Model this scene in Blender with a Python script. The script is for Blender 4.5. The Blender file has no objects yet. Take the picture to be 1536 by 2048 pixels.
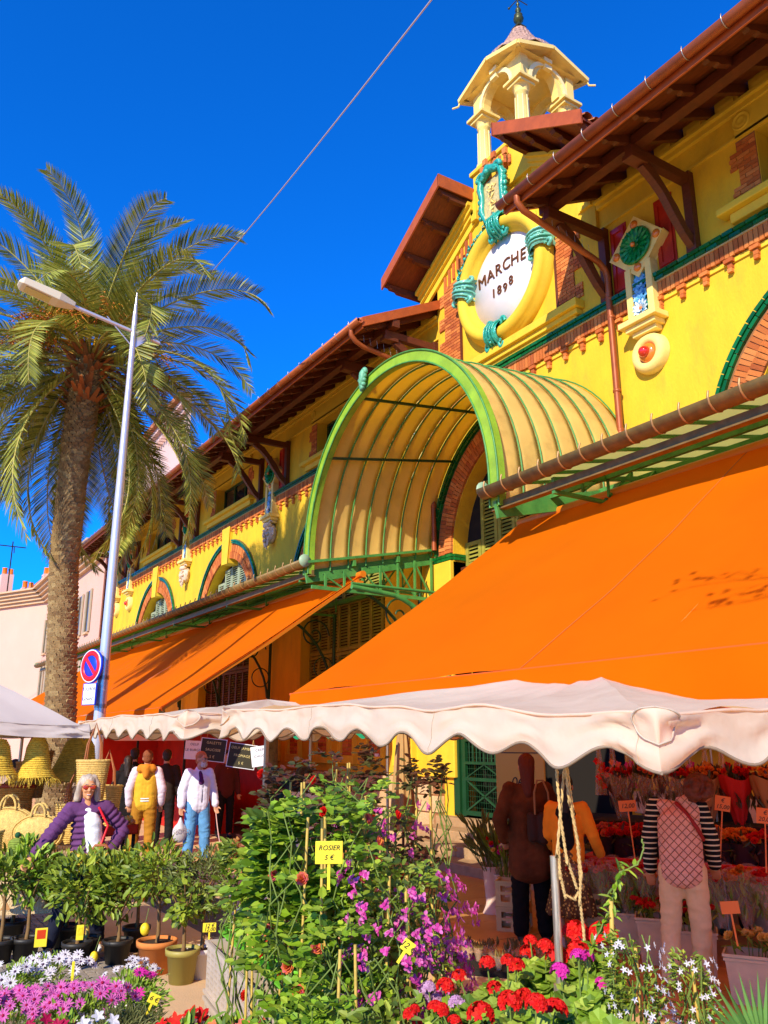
import bpy, bmesh, math, random
import numpy as np
from mathutils import Vector, Matrix, noise
from mathutils.geometry import tessellate_polygon
random.seed(7); RNG = np.random.default_rng(11)
R_ = math.radians; PI = math.pi
scene = bpy.context.scene
COL = scene.collection

# ------------------------------------------------------------------ camera
YAW, PITCH, CAMZ = 32.195, 15.448, 2.0
cam_data = bpy.data.cameras.new('camera'); cam = bpy.data.objects.new('camera', cam_data); COL.objects.link(cam)
cam_data.sensor_fit = 'VERTICAL'; cam_data.sensor_height = 32.0; cam_data.sensor_width = 24.0
cam_data.lens = 1661/2048*32.0; cam_data.clip_start = 0.05; cam_data.clip_end = 3000
cam.location = (0, 0, CAMZ); cam.rotation_euler = (R_(90+PITCH), 0, R_(-YAW))
scene.camera = cam

# ------------------------------------------------------------------ light
SUN = Vector((1.0, 0.60, -0.70)).normalized()          # direction the light travels
sun_data = bpy.data.lights.new('sun', 'SUN'); sun = bpy.data.objects.new('sun', sun_data); COL.objects.link(sun)
sun_data.energy = 4.8; sun_data.angle = R_(0.5); sun_data.color = (1.0, 0.90, 0.71)
sun.rotation_euler = SUN.to_track_quat('-Z', 'Y').to_euler(); sun.location = (-10, -6, 20)
world = bpy.data.worlds.new('World'); scene.world = world; world.use_nodes = True
wn = world.node_tree; wn.nodes.clear()
wo = wn.nodes.new('ShaderNodeOutputWorld'); wb = wn.nodes.new('ShaderNodeBackground'); ws = wn.nodes.new('ShaderNodeTexSky')
ws.sky_type = 'NISHITA'; ws.sun_disc = False
ws.sun_elevation = math.asin(-SUN.z); ws.sun_rotation = math.atan2(-SUN.x, -SUN.y)
ws.air_density = 1.0; ws.dust_density = 0.0; ws.ozone_density = 4.0; ws.altitude = 300
wh = wn.nodes.new('ShaderNodeMix'); wh.data_type = 'RGBA'; wh.blend_type = 'MULTIPLY'; wh.inputs[0].default_value = 1
wh.inputs[7].default_value = (0.03, 0.82, 2.0, 1)
wn.links.new(ws.outputs[0], wh.inputs[6]); wn.links.new(wh.outputs[2], wb.inputs[0]); wn.links.new(wb.outputs[0], wo.inputs[0])
wb.inputs[1].default_value = 0.115
scene.view_settings.view_transform = 'Standard'; scene.view_settings.look = 'None'
scene.view_settings.gamma = 1.0; scene.view_settings.exposure = 0.42; scene.view_settings.use_curve_mapping = False
scene.cycles.use_denoising = True
scene.cycles.max_bounces = 8; scene.cycles.diffuse_bounces = 4; scene.cycles.transmission_bounces = 6; scene.cycles.transparent_max_bounces = 8
scene.cycles.sample_clamp_indirect = 4.0; scene.cycles.caustics_reflective = False; scene.cycles.caustics_refractive = False

# ------------------------------------------------------------------ materials
MATS = {}
def mat(name, col, rough=0.6, metal=0.0, var=0.0, vscale=3.0, bump=0.0, bscale=40.0, island=None, trans=0.0, tcol=None,
        spec=0.4, dirt=0.0, dcol=(0.05,0.04,0.03), dscale=1.5, coat=0.0, stretch=None):
    """procedural surface: base colour, low contrast noise variation, bump, per-piece tint, optional translucency"""
    if name in MATS: return MATS[name]
    m = bpy.data.materials.new(name); m.use_nodes = True; nt = m.node_tree; N = nt.nodes; L = nt.links
    b = N['Principled BSDF']; out = N['Material Output']
    b.inputs['Roughness'].default_value = rough; b.inputs['Metallic'].default_value = metal
    b.inputs['Specular IOR Level'].default_value = spec; b.inputs['Coat Weight'].default_value = coat
    b.inputs['Base Color'].default_value = (*col, 1)
    tc = N.new('ShaderNodeTexCoord'); src = tc.outputs['Object']
    if stretch:
        mp = N.new('ShaderNodeMapping'); mp.inputs['Scale'].default_value = stretch; L.new(src, mp.inputs[0]); src = mp.outputs[0]
    cur = None
    def rgb(c):
        n = N.new('ShaderNodeRGB'); n.outputs[0].default_value = (*c, 1); return n.outputs[0]
    cur = rgb(col)
    if island:                                            # list of colours picked per loose piece and per object
        g = N.new('ShaderNodeNewGeometry'); oi = N.new('ShaderNodeObjectInfo')
        ad = N.new('ShaderNodeMath'); ad.operation = 'ADD'; L.new(g.outputs['Random Per Island'], ad.inputs[0]); L.new(oi.outputs['Random'], ad.inputs[1])
        fr = N.new('ShaderNodeMath'); fr.operation = 'FRACT'; L.new(ad.outputs[0], fr.inputs[0])
        cr = N.new('ShaderNodeValToRGB'); L.new(fr.outputs[0], cr.inputs[0]); e = cr.color_ramp.elements
        while len(e) < len(island): e.new(0.5)
        for i, c in enumerate(island):
            e[i].position = i/(max(1, len(island)-1)); e[i].color = (*c, 1)
        cur = cr.outputs[0]
    if var > 0:
        nz = N.new('ShaderNodeTexNoise'); nz.inputs['Scale'].default_value = vscale; nz.inputs['Detail'].default_value = 5; nz.inputs['Roughness'].default_value = 0.6
        L.new(src, nz.inputs['Vector'])
        mr = N.new('ShaderNodeMapRange'); mr.inputs[1].default_value = 0.3; mr.inputs[2].default_value = 0.7
        mr.inputs[3].default_value = 1-var; mr.inputs[4].default_value = 1+var; L.new(nz.outputs['Fac'], mr.inputs[0])
        mx = N.new('ShaderNodeVectorMath'); mx.operation = 'SCALE'; L.new(cur, mx.inputs[0]); L.new(mr.outputs[0], mx.inputs['Scale'])
        cur = mx.outputs[0]
    if dirt > 0:
        nz = N.new('ShaderNodeTexNoise'); nz.inputs['Scale'].default_value = dscale; nz.inputs['Detail'].default_value = 8; nz.inputs['Roughness'].default_value = 0.7
        L.new(src, nz.inputs['Vector'])
        cr = N.new('ShaderNodeMapRange'); cr.inputs[1].default_value = 0.52; cr.inputs[2].default_value = 0.72; cr.inputs[4].default_value = dirt
        L.new(nz.outputs['Fac'], cr.inputs[0])
        mx = N.new('ShaderNodeMix'); mx.data_type = 'RGBA'; L.new(cr.outputs[0], mx.inputs[0]); L.new(cur, mx.inputs[6]); mx.inputs[7].default_value = (*dcol, 1)
        cur = mx.outputs[2]
    L.new(cur, b.inputs['Base Color'])
    if bump > 0:
        nz = N.new('ShaderNodeTexNoise'); nz.inputs['Scale'].default_value = bscale; nz.inputs['Detail'].default_value = 6
        L.new(src, nz.inputs['Vector'])
        bp = N.new('ShaderNodeBump'); bp.inputs['Strength'].default_value = bump; bp.inputs['Distance'].default_value = 0.02
        L.new(nz.outputs['Fac'], bp.inputs['Height']); L.new(bp.outputs[0], b.inputs['Normal'])
    if trans > 0:
        t = N.new('ShaderNodeBsdfTranslucent')
        if tcol: t.inputs[0].default_value = (*tcol, 1)
        else: L.new(cur, t.inputs[0])
        mx = N.new('ShaderNodeMixShader'); mx.inputs[0].default_value = trans
        L.new(b.outputs[0], mx.inputs[1]); L.new(t.outputs[0], mx.inputs[2]); L.new(mx.outputs[0], out.inputs[0])
    MATS[name] = m; return m

# ------------------------------------------------------------------ mesh helpers
class MB:
    def __init__(s): s.v = []; s.f = []; s.sm = []
    def add(s, vs, fs, smooth=False):
        o = len(s.v); s.v.extend([tuple(p) for p in vs]); s.f.extend([tuple(i+o for i in f) for f in fs]); s.sm.extend([smooth]*len(fs)); return s
    def box(s, x0, x1, y0, y1, z0, z1, M=None):
        vs = [(x, y, z) for z in (z0, z1) for y in (y0, y1) for x in (x0, x1)]
        if M: vs = [M @ Vector(p) for p in vs]
        return s.add(vs, [(0,2,3,1), (4,5,7,6), (0,1,5,4), (2,6,7,3), (0,4,6,2), (1,3,7,5)])
    def cbox(s, c, d, M=None):
        return s.box(c[0]-d[0]/2, c[0]+d[0]/2, c[1]-d[1]/2, c[1]+d[1]/2, c[2]-d[2]/2, c[2]+d[2]/2, M)
    def bar(s, a, b, w, h=None, up=(0,0,1)):             # rectangular bar from a to b
        a = Vector(a); b = Vector(b); h = h or w; d = (b-a).normalized(); u = Vector(up)
        if abs(d.dot(u)) > 0.98: u = Vector((1,0,0))
        r = d.cross(u).normalized(); u = r.cross(d).normalized(); vs = []
        for p in (a, b):
            for i, j in ((-1,-1), (1,-1), (1,1), (-1,1)): vs.append(p + r*w/2*i + u*h/2*j)
        return s.add(vs, [(0,1,2,3), (7,6,5,4), (0,4,5,1), (1,5,6,2), (2,6,7,3), (3,7,4,0)])
    def tube(s, pts, r, n=8, cap=True, smooth=True):
        pts = [Vector(p) for p in pts]; m = len(pts); rs = r if hasattr(r, '__len__') else [r]*m
        vs = []; prev = None
        for i, p in enumerate(pts):
            d = (pts[min(i+1, m-1)] - pts[max(i-1, 0)]).normalized()
            if prev is None:
                u = Vector((0,0,1)) if abs(d.z) < 0.9 else Vector((1,0,0)); a = d.cross(u).normalized()
            else:
                a = (prev - d*prev.dot(d)).normalized()
            prev = a; b = d.cross(a)
            for k in range(n):
                t = 2*PI*k/n; vs.append(p + (a*math.cos(t) + b*math.sin(t))*rs[i])
        fs = [(i*n+k, i*n+(k+1) % n, (i+1)*n+(k+1) % n, (i+1)*n+k) for i in range(m-1) for k in range(n)]
        s.add(vs, fs, smooth)
        if cap: s.add(vs[:n], [tuple(range(n))[::-1]]); s.add(vs[-n:], [tuple(range(n))])
        return s
    def lathe(s, prof, c=(0,0,0), n=16, M=None, smooth=True, sx=1, sy=1):   # prof: (r, z)
        vs = []
        for r, z in prof:
            for k in range(n):
                t = 2*PI*k/n; p = Vector((r*math.cos(t)*sx, r*math.sin(t)*sy, z))
                if M: p = M @ p
                vs.append(p + Vector(c))
        m = len(prof)
        fs = [(i*n+k, i*n+(k+1) % n, (i+1)*n+(k+1) % n, (i+1)*n+k) for i in range(m-1) for k in range(n)]
        return s.add(vs, fs, smooth)
    def ball(s, c, r, n=10, m=7, sc=(1,1,1), M=None):
        prof = [(max(1e-4, math.sin(PI*i/m))*r, -math.cos(PI*i/m)*r) for i in range(m+1)]
        vs = []
        for rr, z in prof:
            for k in range(n):
                t = 2*PI*k/n; p = Vector((rr*math.cos(t)*sc[0], rr*math.sin(t)*sc[1], z*sc[2]))
                if M: p = M @ p
                vs.append(p + Vector(c))
        fs = [(i*n+k, i*n+(k+1) % n, (i+1)*n+(k+1) % n, (i+1)*n+k) for i in range(m) for k in range(n)]
        return s.add(vs, fs, True)
    def poly(s, outline, x0, x1, holes=(), axis='x', M=None):   # prism of a polygon with holes, extruded x0..x1
        loops = [outline, *holes]; flat = [p for l in loops for p in l]
        tri = tessellate_polygon([[Vector((a, b, 0)) for a, b in l] for l in loops])
        def P(a, b, t):
            q = Vector((t, a, b)) if axis == 'x' else (Vector((a, t, b)) if axis == 'y' else Vector((a, b, t)))
            return M @ q if M else q
        n = len(flat); vs = [P(a, b, x0) for a, b in flat] + [P(a, b, x1) for a, b in flat]
        fs = [tuple(t) for t in tri] + [(t[2]+n, t[1]+n, t[0]+n) for t in tri]; o = 0
        for l in loops:
            k = len(l)
            for i in range(k): j = (i+1) % k; fs.append((o+i, o+j, o+j+n, o+i+n))
            o += k
        return s.add(vs, fs)
    def grid(s, fn, nu, nv, smooth=True, closeu=False):
        vs = [fn(i/(nu if closeu else nu-1), j/(nv-1)) for i in range(nu) for j in range(nv)]
        fs = []
        for i in range(nu if closeu else nu-1):
            for j in range(nv-1):
                k = (i+1) % nu; fs.append((i*nv+j, k*nv+j, k*nv+j+1, i*nv+j+1))
        return s.add(vs, fs, smooth)
    def leaf(s, p, d, n, l, w):                           # a folded six-point leaf
        p = Vector(p); d = Vector(d).normalized(); n = Vector(n); r = d.cross(n)
        r = r.normalized() if r.length > 1e-5 else Vector((1,0,0)); n = r.cross(d)
        return s.add([p, p+d*l*.35+r*w*.5+n*l*.05, p+d*l*.75+r*w*.38+n*l*.02, p+d*l-n*l*.08, p+d*l*.75-r*w*.38+n*l*.02, p+d*l*.35-r*w*.5+n*l*.05, p+d*l*.5-n*l*.04],
                     [(0,1,6), (1,2,6), (2,3,6), (3,4,6), (4,5,6), (5,0,6)])
    def mesh(s, name):
        me = bpy.data.meshes.new(name); me.from_pydata(s.v, [], s.f)
        me.polygons.foreach_set('use_smooth', s.sm); me.update(); return me
def V(*a): return Vector(a)
def link(name, me, m=None, parent=None, loc=None, rot=None, sc=None):
    o = bpy.data.objects.new(name, me); COL.objects.link(o)
    if m is not None and me is not None and not me.materials: me.materials.append(m)
    if parent: o.parent = parent
    if loc is not None: o.location = loc
    if rot is not None: o.rotation_euler = rot
    if sc is not None: o.scale = sc
    return o
def part(name, mb, m, parent, label=None, kind=None, bevel=0, solid=0):
    """mesh part; vertices in mb are in the thing's local frame"""
    o = link(name, mb.mesh(name), m, parent)
    if label: o['label'] = label
    if kind: o['kind'] = kind
    if bevel:
        b = o.modifiers.new('bevel', 'BEVEL'); b.width = bevel; b.segments = 2; b.limit_method = 'ANGLE'
    if solid:
        b = o.modifiers.new('solid', 'SOLIDIFY'); b.thickness = solid; b.offset = 0
    return o
def tag(o, label, cat, group=None, kind=None):
    o['label'] = label; o['category'] = cat
    if group: o['group'] = group
    if kind: o['kind'] = kind
    return o
def thing(name, label, cat, loc=(0,0,0), rz=0, group=None):
    o = bpy.data.objects.new(name, None); COL.objects.link(o); o.empty_display_size = .2
    o.location = loc; o.rotation_euler = (0, 0, rz); return tag(o, label, cat, group)
def single(name, mb, m, label, cat, group=None, loc=(0,0,0), rz=0, **k):
    o = part(name, mb, m, None, **k); o.location = loc; o.rotation_euler = (0,0,rz); return tag(o, label, cat, group)
def structure(name, mb, m, parent=None):
    o = part(name, mb, m, parent)
    if parent is None: o['kind'] = 'structure'
    return o
def dup(root, loc, rz=0, label=None, group=None, sc=None, parent=None):
    r = root.copy(); COL.objects.link(r); r.location = loc; r.rotation_euler = (0, 0, rz)
    if sc: r.scale = (sc, sc, sc) if not hasattr(sc, '__len__') else sc
    if label: r['label'] = label
    if group: r['group'] = group
    for ch in list(root.children):
        c = ch.copy(); COL.objects.link(c); c.parent = r
        for g in ch.children:
            d = g.copy(); COL.objects.link(d); d.parent = c
    return r
FONT = None
def text_mb(txt, size, M, ext=0.004, spacing=1.0, align='CENTER', shear=0.0):
    """writing as real extruded letters, converted to mesh data placed by M (text lies in local xy, facing +z)"""
    c = bpy.data.curves.new('txt', 'FONT'); c.body = txt; c.size = size; c.extrude = ext; c.align_x = align; c.align_y = 'CENTER'
    c.space_character = spacing; c.shear = shear; c.resolution_u = 3
    o = bpy.data.objects.new('txt', c); me = bpy.data.meshes.new_from_object(o)
    mb = MB(); mb.add([M @ v.co for v in me.vertices], [tuple(p.vertices) for p in me.polygons])
    bpy.data.objects.remove(o); bpy.data.curves.remove(c); bpy.data.meshes.remove(me); return mb
def frame(o, xdir, ydir):                                 # matrix with given local x and y directions
    x = Vector(xdir).normalized(); z = x.cross(Vector(ydir)).normalized(); y = z.cross(x)
    m = Matrix((x, y, z)).transposed().to_4x4(); m.translation = Vector(o); return m
def rnd(a, b): return random.uniform(a, b)
def lerp(a, b, t): return a+(b-a)*t
CAMP = Vector((0, 0, CAMZ))
def px(p):                                                # picture position of a point, used only to rank pieces by size
    d = Vector(p)-CAMP; y = R_(YAW); t = R_(PITCH)
    F = Vector((math.sin(y)*math.cos(t), math.cos(y)*math.cos(t), math.sin(t))); R = Vector((math.cos(y), -math.sin(y), 0)); U = R.cross(F)
    k = d.dot(F)
    return (9e9, 9e9, k) if k < .1 else (768+1661*d.dot(R)/k, 1024-1661*d.dot(U)/k, k)
def inview(p, m=60):
    x, y, k = px(p); return k > .1 and -m < x < 1536+m and -m < y < 2048+m
# materials needed by the ground are made here; the ground is the first structure
PAVE = mat('pale_paving', (.62,.42,.22), .9, var=.12, vscale=1.2, bump=.25, bscale=60, dirt=.25, dcol=(.36,.25,.15), dscale=.8)
ASPH = mat('asphalt', (.10,.085,.08), .9, var=.15, vscale=3, bump=.5, bscale=180)
SLAB = mat('terrace_slab', (.52,.24,.07), .6, island=[(.52,.24,.07),(.46,.20,.06),(.58,.28,.09),(.50,.24,.08)], var=.15, vscale=2, bump=.15, bscale=30)
COB = mat('cobble', (.34,.27,.20), .9, island=[(.36,.29,.21),(.27,.22,.17),(.42,.34,.25)], var=.15, vscale=20, bump=.3)
structure('ground', MB().box(-900, 900, -900, 900, -.3, -.012), mat('ground_earth', (.60,.42,.25), .95, var=.15, vscale=.3))
structure('pavement', MB().box(-12, 7.2, -6, 60, -.011, 0), PAVE)
structure('road', MB().box(3.6, 4.5, 5, 14, .001, .004), ASPH)
ter = structure('terrace', MB().box(7.2, 10.4, -6, 42, -.011, .002), mat('slab_joint', (.08,.045,.025), .95))
for i in range(3):
    for j in range(28):
        if j*.95-3 > 18: continue
        x0 = 5.6+i*1.52; y0 = -3+j*.8 + (.4 if i % 2 else 0)
        z = .012 + rnd(0, .003)
        part('slab', MB().box(x0+.006, x0+1.514, y0+.006, y0+.794, .003, z), SLAB, ter)
cb = MB()
for i in range(26):
    for j in range(60):
        x = .3+i*.085; y = 7.2+j*.085+(.04 if i % 2 else 0)
        cb.cbox((x+rnd(-.006,.006), y, .006), (.072, .072, .02+rnd(0,.008)))
o = part('cobbles', cb, COB, None, kind='stuff'); tag(o, 'patch of small grey cobbles set in the paving behind the potted lemon trees', 'cobbles', kind='stuff')
# ------------------------------------------------------------------ material palette
YEL = mat('yellow_render', (0.79,0.485,0.02), .85, var=.10, vscale=2.2, bump=.35, bscale=30, dirt=.75, dcol=(0.58,0.33,0.03), dscale=1.8, stretch=(1,1,.4))
YEL2 = mat('yellow_moulding', (0.80,0.52,0.03), .75, var=.07, vscale=4, bump=.12, bscale=40, dirt=.25, dcol=(0.55,0.33,0.04), dscale=3)
CREAM = mat('cream_paint', (0.90,0.66,0.20), .7, var=.07, vscale=5, bump=.1, bscale=40, dirt=.3, dcol=(0.5,0.3,0.08), dscale=3)
BRICK = mat('brick', (.5,.14,.03), .85, island=[(.62,.17,.03),(.48,.11,.02),(.72,.25,.06),(.55,.14,.025),(.40,.085,.02),(.68,.21,.04)], var=.18, vscale=25, bump=.5, bscale=60)
MORTAR = mat('brick_mortar', (.30,.13,.05), .95, var=.2, vscale=20, bump=.3)
TILE = mat('green_glazed_tile', (.01,.13,.02), .3, island=[(.003,.10,.015),(.008,.16,.03),(.003,.075,.012),(.01,.13,.02)], var=.15, vscale=9, coat=.25, spec=.3)
TILEGAP = mat('tile_grout', (.55,.5,.35), .9)
WOOD = mat('brown_painted_wood', (.12,.025,.006), .55, var=.25, vscale=6, bump=.3, bscale=18, stretch=(1,1,6))
WOODL = mat('ceiling_boards', (.19,.038,.007), .6, var=.3, vscale=5, bump=.35, bscale=14, stretch=(6,1,1))
RUST = mat('oxide_red_fascia', (.42,.085,.015), .55, var=.15, vscale=5, bump=.1, dirt=.4, dcol=(.22,.05,.02), dscale=4)
ROOFT = mat('terracotta_roof_tile', (.45,.14,.04), .85, island=[(.5,.16,.05),(.36,.10,.03),(.55,.24,.09),(.42,.12,.035)], var=.2, vscale=14, bump=.3)
COPPER = mat('copper_pipe', (.36,.085,.02), .42, metal=.25, var=.18, vscale=5, dirt=.3, dcol=(.12,.05,.03), dscale=5)
OLDZINC = mat('weathered_gutter', (.20,.12,.03), .5, metal=.15, var=.3, vscale=7, dirt=.6, dcol=(.10,.11,.04), dscale=4)
STEEL = mat('galvanised_strap', (.45,.36,.28), .35, metal=.8)
GREENP = mat('green_painted_iron', (.075,.27,.055), .45, var=.3, vscale=6, bump=.2, bscale=50, dirt=.35, dcol=(.11,.09,.02), dscale=6)
LIME = mat('yellow_green_painted_rim', (.28,.46,.03), .42, var=.2, vscale=3, bump=.15, dirt=.5, dcol=(.12,.28,.05), dscale=2.5)
DKGREEN = mat('dark_green_iron', (.012,.06,.02), .4, var=.3, vscale=8)
SHUT = mat('olive_shutter', (.30,.28,.04), .6, var=.2, vscale=5, bump=.2)
SHUTG = mat('grey_green_shutter', (.33,.38,.25), .6, var=.12, vscale=4)
SHUTB = mat('brown_shutter', (.10,.028,.01), .55, var=.2, vscale=6)
PANEL = mat('beige_vault_sheet', (.95,.70,.22), .55, spec=.12, var=.14, vscale=1.4, trans=.5, tcol=(1.0,.74,.05), bump=.08, bscale=8, dirt=.45, dcol=(.42,.27,.09), dscale=2.2)
GLASS = mat('milky_canopy_glass', (.6,.6,.38), .25, var=.12, vscale=3, trans=.6, tcol=(.85,.85,.45), dirt=.4, dcol=(.25,.22,.1))
TURQ = mat('turquoise_ceramic', (.03,.36,.27), .2, var=.28, vscale=16, bump=.6, bscale=26, coat=.5, dirt=.55, dcol=(.005,.12,.08), dscale=9)
TURQL = mat('pale_turquoise_ceramic', (.17,.52,.38), .25, var=.22, vscale=14, bump=.5, bscale=24, coat=.4, dirt=.5, dcol=(.02,.2,.15), dscale=9)
EMER = mat('emerald_ceramic', (.005,.22,.045), .25, var=.4, vscale=18, bump=.5, bscale=30, coat=.2, spec=.3)
BLUEC = mat('blue_flower_ceramic', (.12,.42,.72), .3, island=[(.10,.38,.68),(.16,.46,.74),(.07,.30,.58)], var=.2, vscale=20, bump=.3)
WHITEC = mat('pale_flower_ceramic', (.68,.78,.80), .35, var=.12, vscale=20)
REDC = mat('red_glazed_ball', (.62,.02,.01), .12, coat=.8)
ORNC = mat('orange_glazed_ball', (.75,.20,.02), .2, coat=.5)
DISC = mat('white_disc', (.82,.76,.74), .6, var=.05, vscale=3)
LETTER = mat('bronze_letter', (.20,.065,.012), .4, metal=.4)
REDP = mat('red_panel', (.45,.025,.008), .35, var=.2, vscale=5, coat=.3)
STONEG = mat('carved_grey_stone', (.66,.50,.38), .8, var=.3, vscale=14, bump=.5, bscale=30, dirt=.25, dcol=(.25,.18,.13), dscale=8)
SHIELD = mat('ochre_shield', (.55,.45,.20), .5, var=.25, vscale=20, bump=.5)
SLATE = mat('copper_scales', (.42,.25,.18), .6, var=.35, vscale=10, bump=.5, bscale=40)
PATINA = mat('bronze_finial', (.07,.08,.03), .4, metal=.5, var=.4, vscale=12)
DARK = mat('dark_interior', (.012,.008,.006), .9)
DGLASS = mat('dark_window_glass', (.015,.02,.03), .08, spec=.8)
BASEST = mat('base_stone', (.62,.42,.22), .9, island=[(.62,.43,.22),(.55,.36,.18),(.68,.49,.27)], var=.15, vscale=7, bump=.7, bscale=22)
STEPST = mat('step_stone', (.40,.25,.12), .85, var=.2, vscale=5, bump=.35, bscale=30, dirt=.4, dcol=(.2,.12,.06))
AWN = mat('orange_awning', (1.0,.215,.001), .9, spec=.08, var=.06, vscale=.9, trans=.50, tcol=(1.0,.18,.001), bump=.05, bscale=300, dirt=.22, dcol=(.75,.13,.002), dscale=.7)
AWNP = mat('orange_metal', (.72,.19,.01), .4)
TENT = mat('white_tent_cloth', (.94,.86,.68), .85, spec=.1, var=.045, vscale=2.5, trans=.52, tcol=(1.0,.62,.28), bump=.5, bscale=6, dirt=.35, dcol=(.56,.44,.32), dscale=1.6)
TENTG = mat('cool_white_tent_cloth', (.62,.54,.48), .8, spec=.12, var=.03, vscale=2, trans=.2, tcol=(.7,.5,.35), bump=.15, bscale=3)
LAMP = mat('pale_lamp_metal', (.72,.66,.66), .25, metal=.5, var=.04)
LAMPH = mat('cream_lamp_head', (.72,.62,.42), .4)
LENS = mat('lamp_lens', (.62,.5,.16), .2)
ROPE = mat('tan_rope', (.55,.34,.10), .85, bump=.4)
PINK = mat('pink_render', (.66,.40,.30), .9, var=.05, vscale=.3, bump=.05, dirt=.2, dcol=(.72,.45,.36), dscale=.6)
PINK2 = mat('pale_pink_render', (.68,.46,.40), .9, var=.05, vscale=.3, dirt=.15, dcol=(.74,.55,.50), dscale=.7)
PEACH = mat('peach_cornice', (.62,.40,.23), .8, var=.1, vscale=1)
SHUTP = mat('cream_shutter', (.42,.32,.20), .7, var=.08)
BLACK = mat('black_rubber', (.01,.01,.01), .6)
BLUES = mat('sign_blue', (.01,.05,.70), .35); REDS = mat('sign_red', (.75,.01,.02), .35); WHITES = mat('sign_white', (.85,.85,.85), .4)
# ------------------------------------------------------------------ market hall (local x: 0 = street face, negative = towards the street)
WX = 10.2
hall = thing('market_hall', 'yellow brick trimmed market hall with round disc reading MARCHE 1898', 'market hall', (WX, 0, 0))
ARCHES = [4.4, 18.3, 26.1, 33.9]; AZ = 5.78; PC = 11.35
def arc(cy, cz, r, a0, a1, n): return [(cy + r*math.cos(R_(lerp(a0, a1, i/n))), cz + r*math.sin(R_(lerp(a0, a1, i/n)))) for i in range(n+1)]
holes = []
for c in ARCHES:
    holes.append([(c-2.15, 2.95), (c+2.15, 2.95)] + arc(c, AZ, 2.15, 0, 180, 20))
    holes.append([(c-1.45, 9.70), (c+1.45, 9.70), (c+1.45, 10.76), (c-1.45, 10.76)])
holes.append([(PC-2.15, .62), (PC+2.15, .62)] + arc(PC, AZ, 2.15, 0, 180, 20))
b = MB().poly([(-4, 0), (41.2, 0), (41.2, 11.55), (-4, 11.55)], 0, .42, holes)
part('wall', b, YEL, hall)
# gabled centre, standing 6 cm proud, above the portal arch
gab = [(8.95, 9.34), (13.78, 9.34), (13.78, 12.25), (12.28, 13.15), (12.28, 13.98), (10.44, 13.98), (10.44, 13.15), (8.95, 12.25)]
part('gable_wall', MB().poly(gab, -.07, .5), YEL, hall)
part('end_wall', MB().box(0, 9, 41.2, 41.5, 0, 11.5), YEL, hall)
# stone base with separate blocks, blind niches above
b = MB(); rr = random.Random(3)
for r in range(4):
    y = -3.0 + (.35 if r % 2 else 0)
    while y < 24:
        w = rr.uniform(.5, .85); y2 = min(y+w, 24)
        if not (8.9 < (y+y2)/2 < 13.9): b.cbox((-.09 - rr.uniform(0,.02), (y+y2)/2, .163+r*.325), (.16, y2-y-.025, .30))
        y = y2
o = part('base_stone', b, BASEST, hall, kind='stuff', bevel=.012)
part('base_backing', MB().box(-.14, -.003, 13.95, 24, 0, 1.31).box(-.14, -.003, -3, 8.9, 0, 1.31), MORTAR, hall)
for k, y in enumerate((16.5, 17.75, 19.0, 20.6, 21.9, 15.3)):
    n = part('niche', MB().poly([(y-.38,1.5),(y+.38,1.5),(y+.38,2.75),(y-.38,2.75)], -.10, -.004, [[(y-.28,1.68),(y+.28,1.68),(y+.28,2.65),(y-.28,2.65)]]), YEL2, hall, bevel=.02)
    m = MB()
    for i in range(10):
        for j in range(2): m.cbox((-.02, y-.14+j*.28+(.07 if i % 2 else -.07)*0, 1.73+i*.095), (.03, .26, .08))
    part('niche_bricks', m, BRICK, n, kind='stuff')
# ---- pieces: bricks and glazed tiles, gathered first, then the 290 largest in view become objects
BR = []; TL = []
def brk(x, y, z, sx, sy, sz, rot=0, L=BR): L.append(((x, y, z), (sx, sy, sz), rot))
def arch_ring(c, full=True):
    for row in (0, 1):
        r = 2.15 + .12 + row*.235; n = int(PI*r/.082)
        for i in range(n):
            a = 180*(i+.5)/n
            if c != PC and abs(a-90) < 6: continue
            q = R_(a); rad = .225 if row else .225
            brk(.17 if row == 0 else .02, c+r*math.cos(q), AZ+r*math.sin(q), .46 if row == 0 else .10, rad, PI*r/n-.012, q)
    if c == PC:                                           # the portal ring is thicker
        pass
    for row in (0, 1):
        r = 2.15 + .54 + row*.07; n = int(PI*r/.19)
        for i in range(n):
            a = 180*(i+.5+(.5 if row else 0))/n
            if a > 179 or (c != PC and abs(a-90) < 7): continue
            q = R_(a+90); brk(-.035-row*.02, c+r*math.cos(R_(a)), AZ+r*math.sin(R_(a)), .08, PI*r/n-.012, .058, q, TL)
for c in ARCHES + [PC]: arch_ring(c)
for c in (PC,):                                           # green tile course under the springing of the portal arch
    for s in (-1, 1):
        for row in (0, 1):
            for i in range(4): brk(-.03, c+s*(2.22+i*.17), AZ-.05-row*.07, .10, .155, .058, 0, TL)
            for i in range(3): brk(.08+i*.15, c+s*2.14, AZ-.05-row*.07, .14, .06, .058, 0, TL)
# keystones on the wing arches
for c in ARCHES:
    part('keystone', MB().poly([(c-.22, AZ+1.98), (c+.22, AZ+1.98), (c+.33, 9.0), (c-.33, 9.0)], -.13, .3), YEL2, hall, bevel=.02)
mb = MB()
for c in ARCHES + [PC]:
    o_ = arc(c, AZ, 2.15+.66, 0, 180, 28); i_ = arc(c, AZ, 2.16, 180, 0, 28)
    mb.poly(o_ + i_, -.012, .06)
part('arch_mortar', mb, MORTAR, hall)
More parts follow.
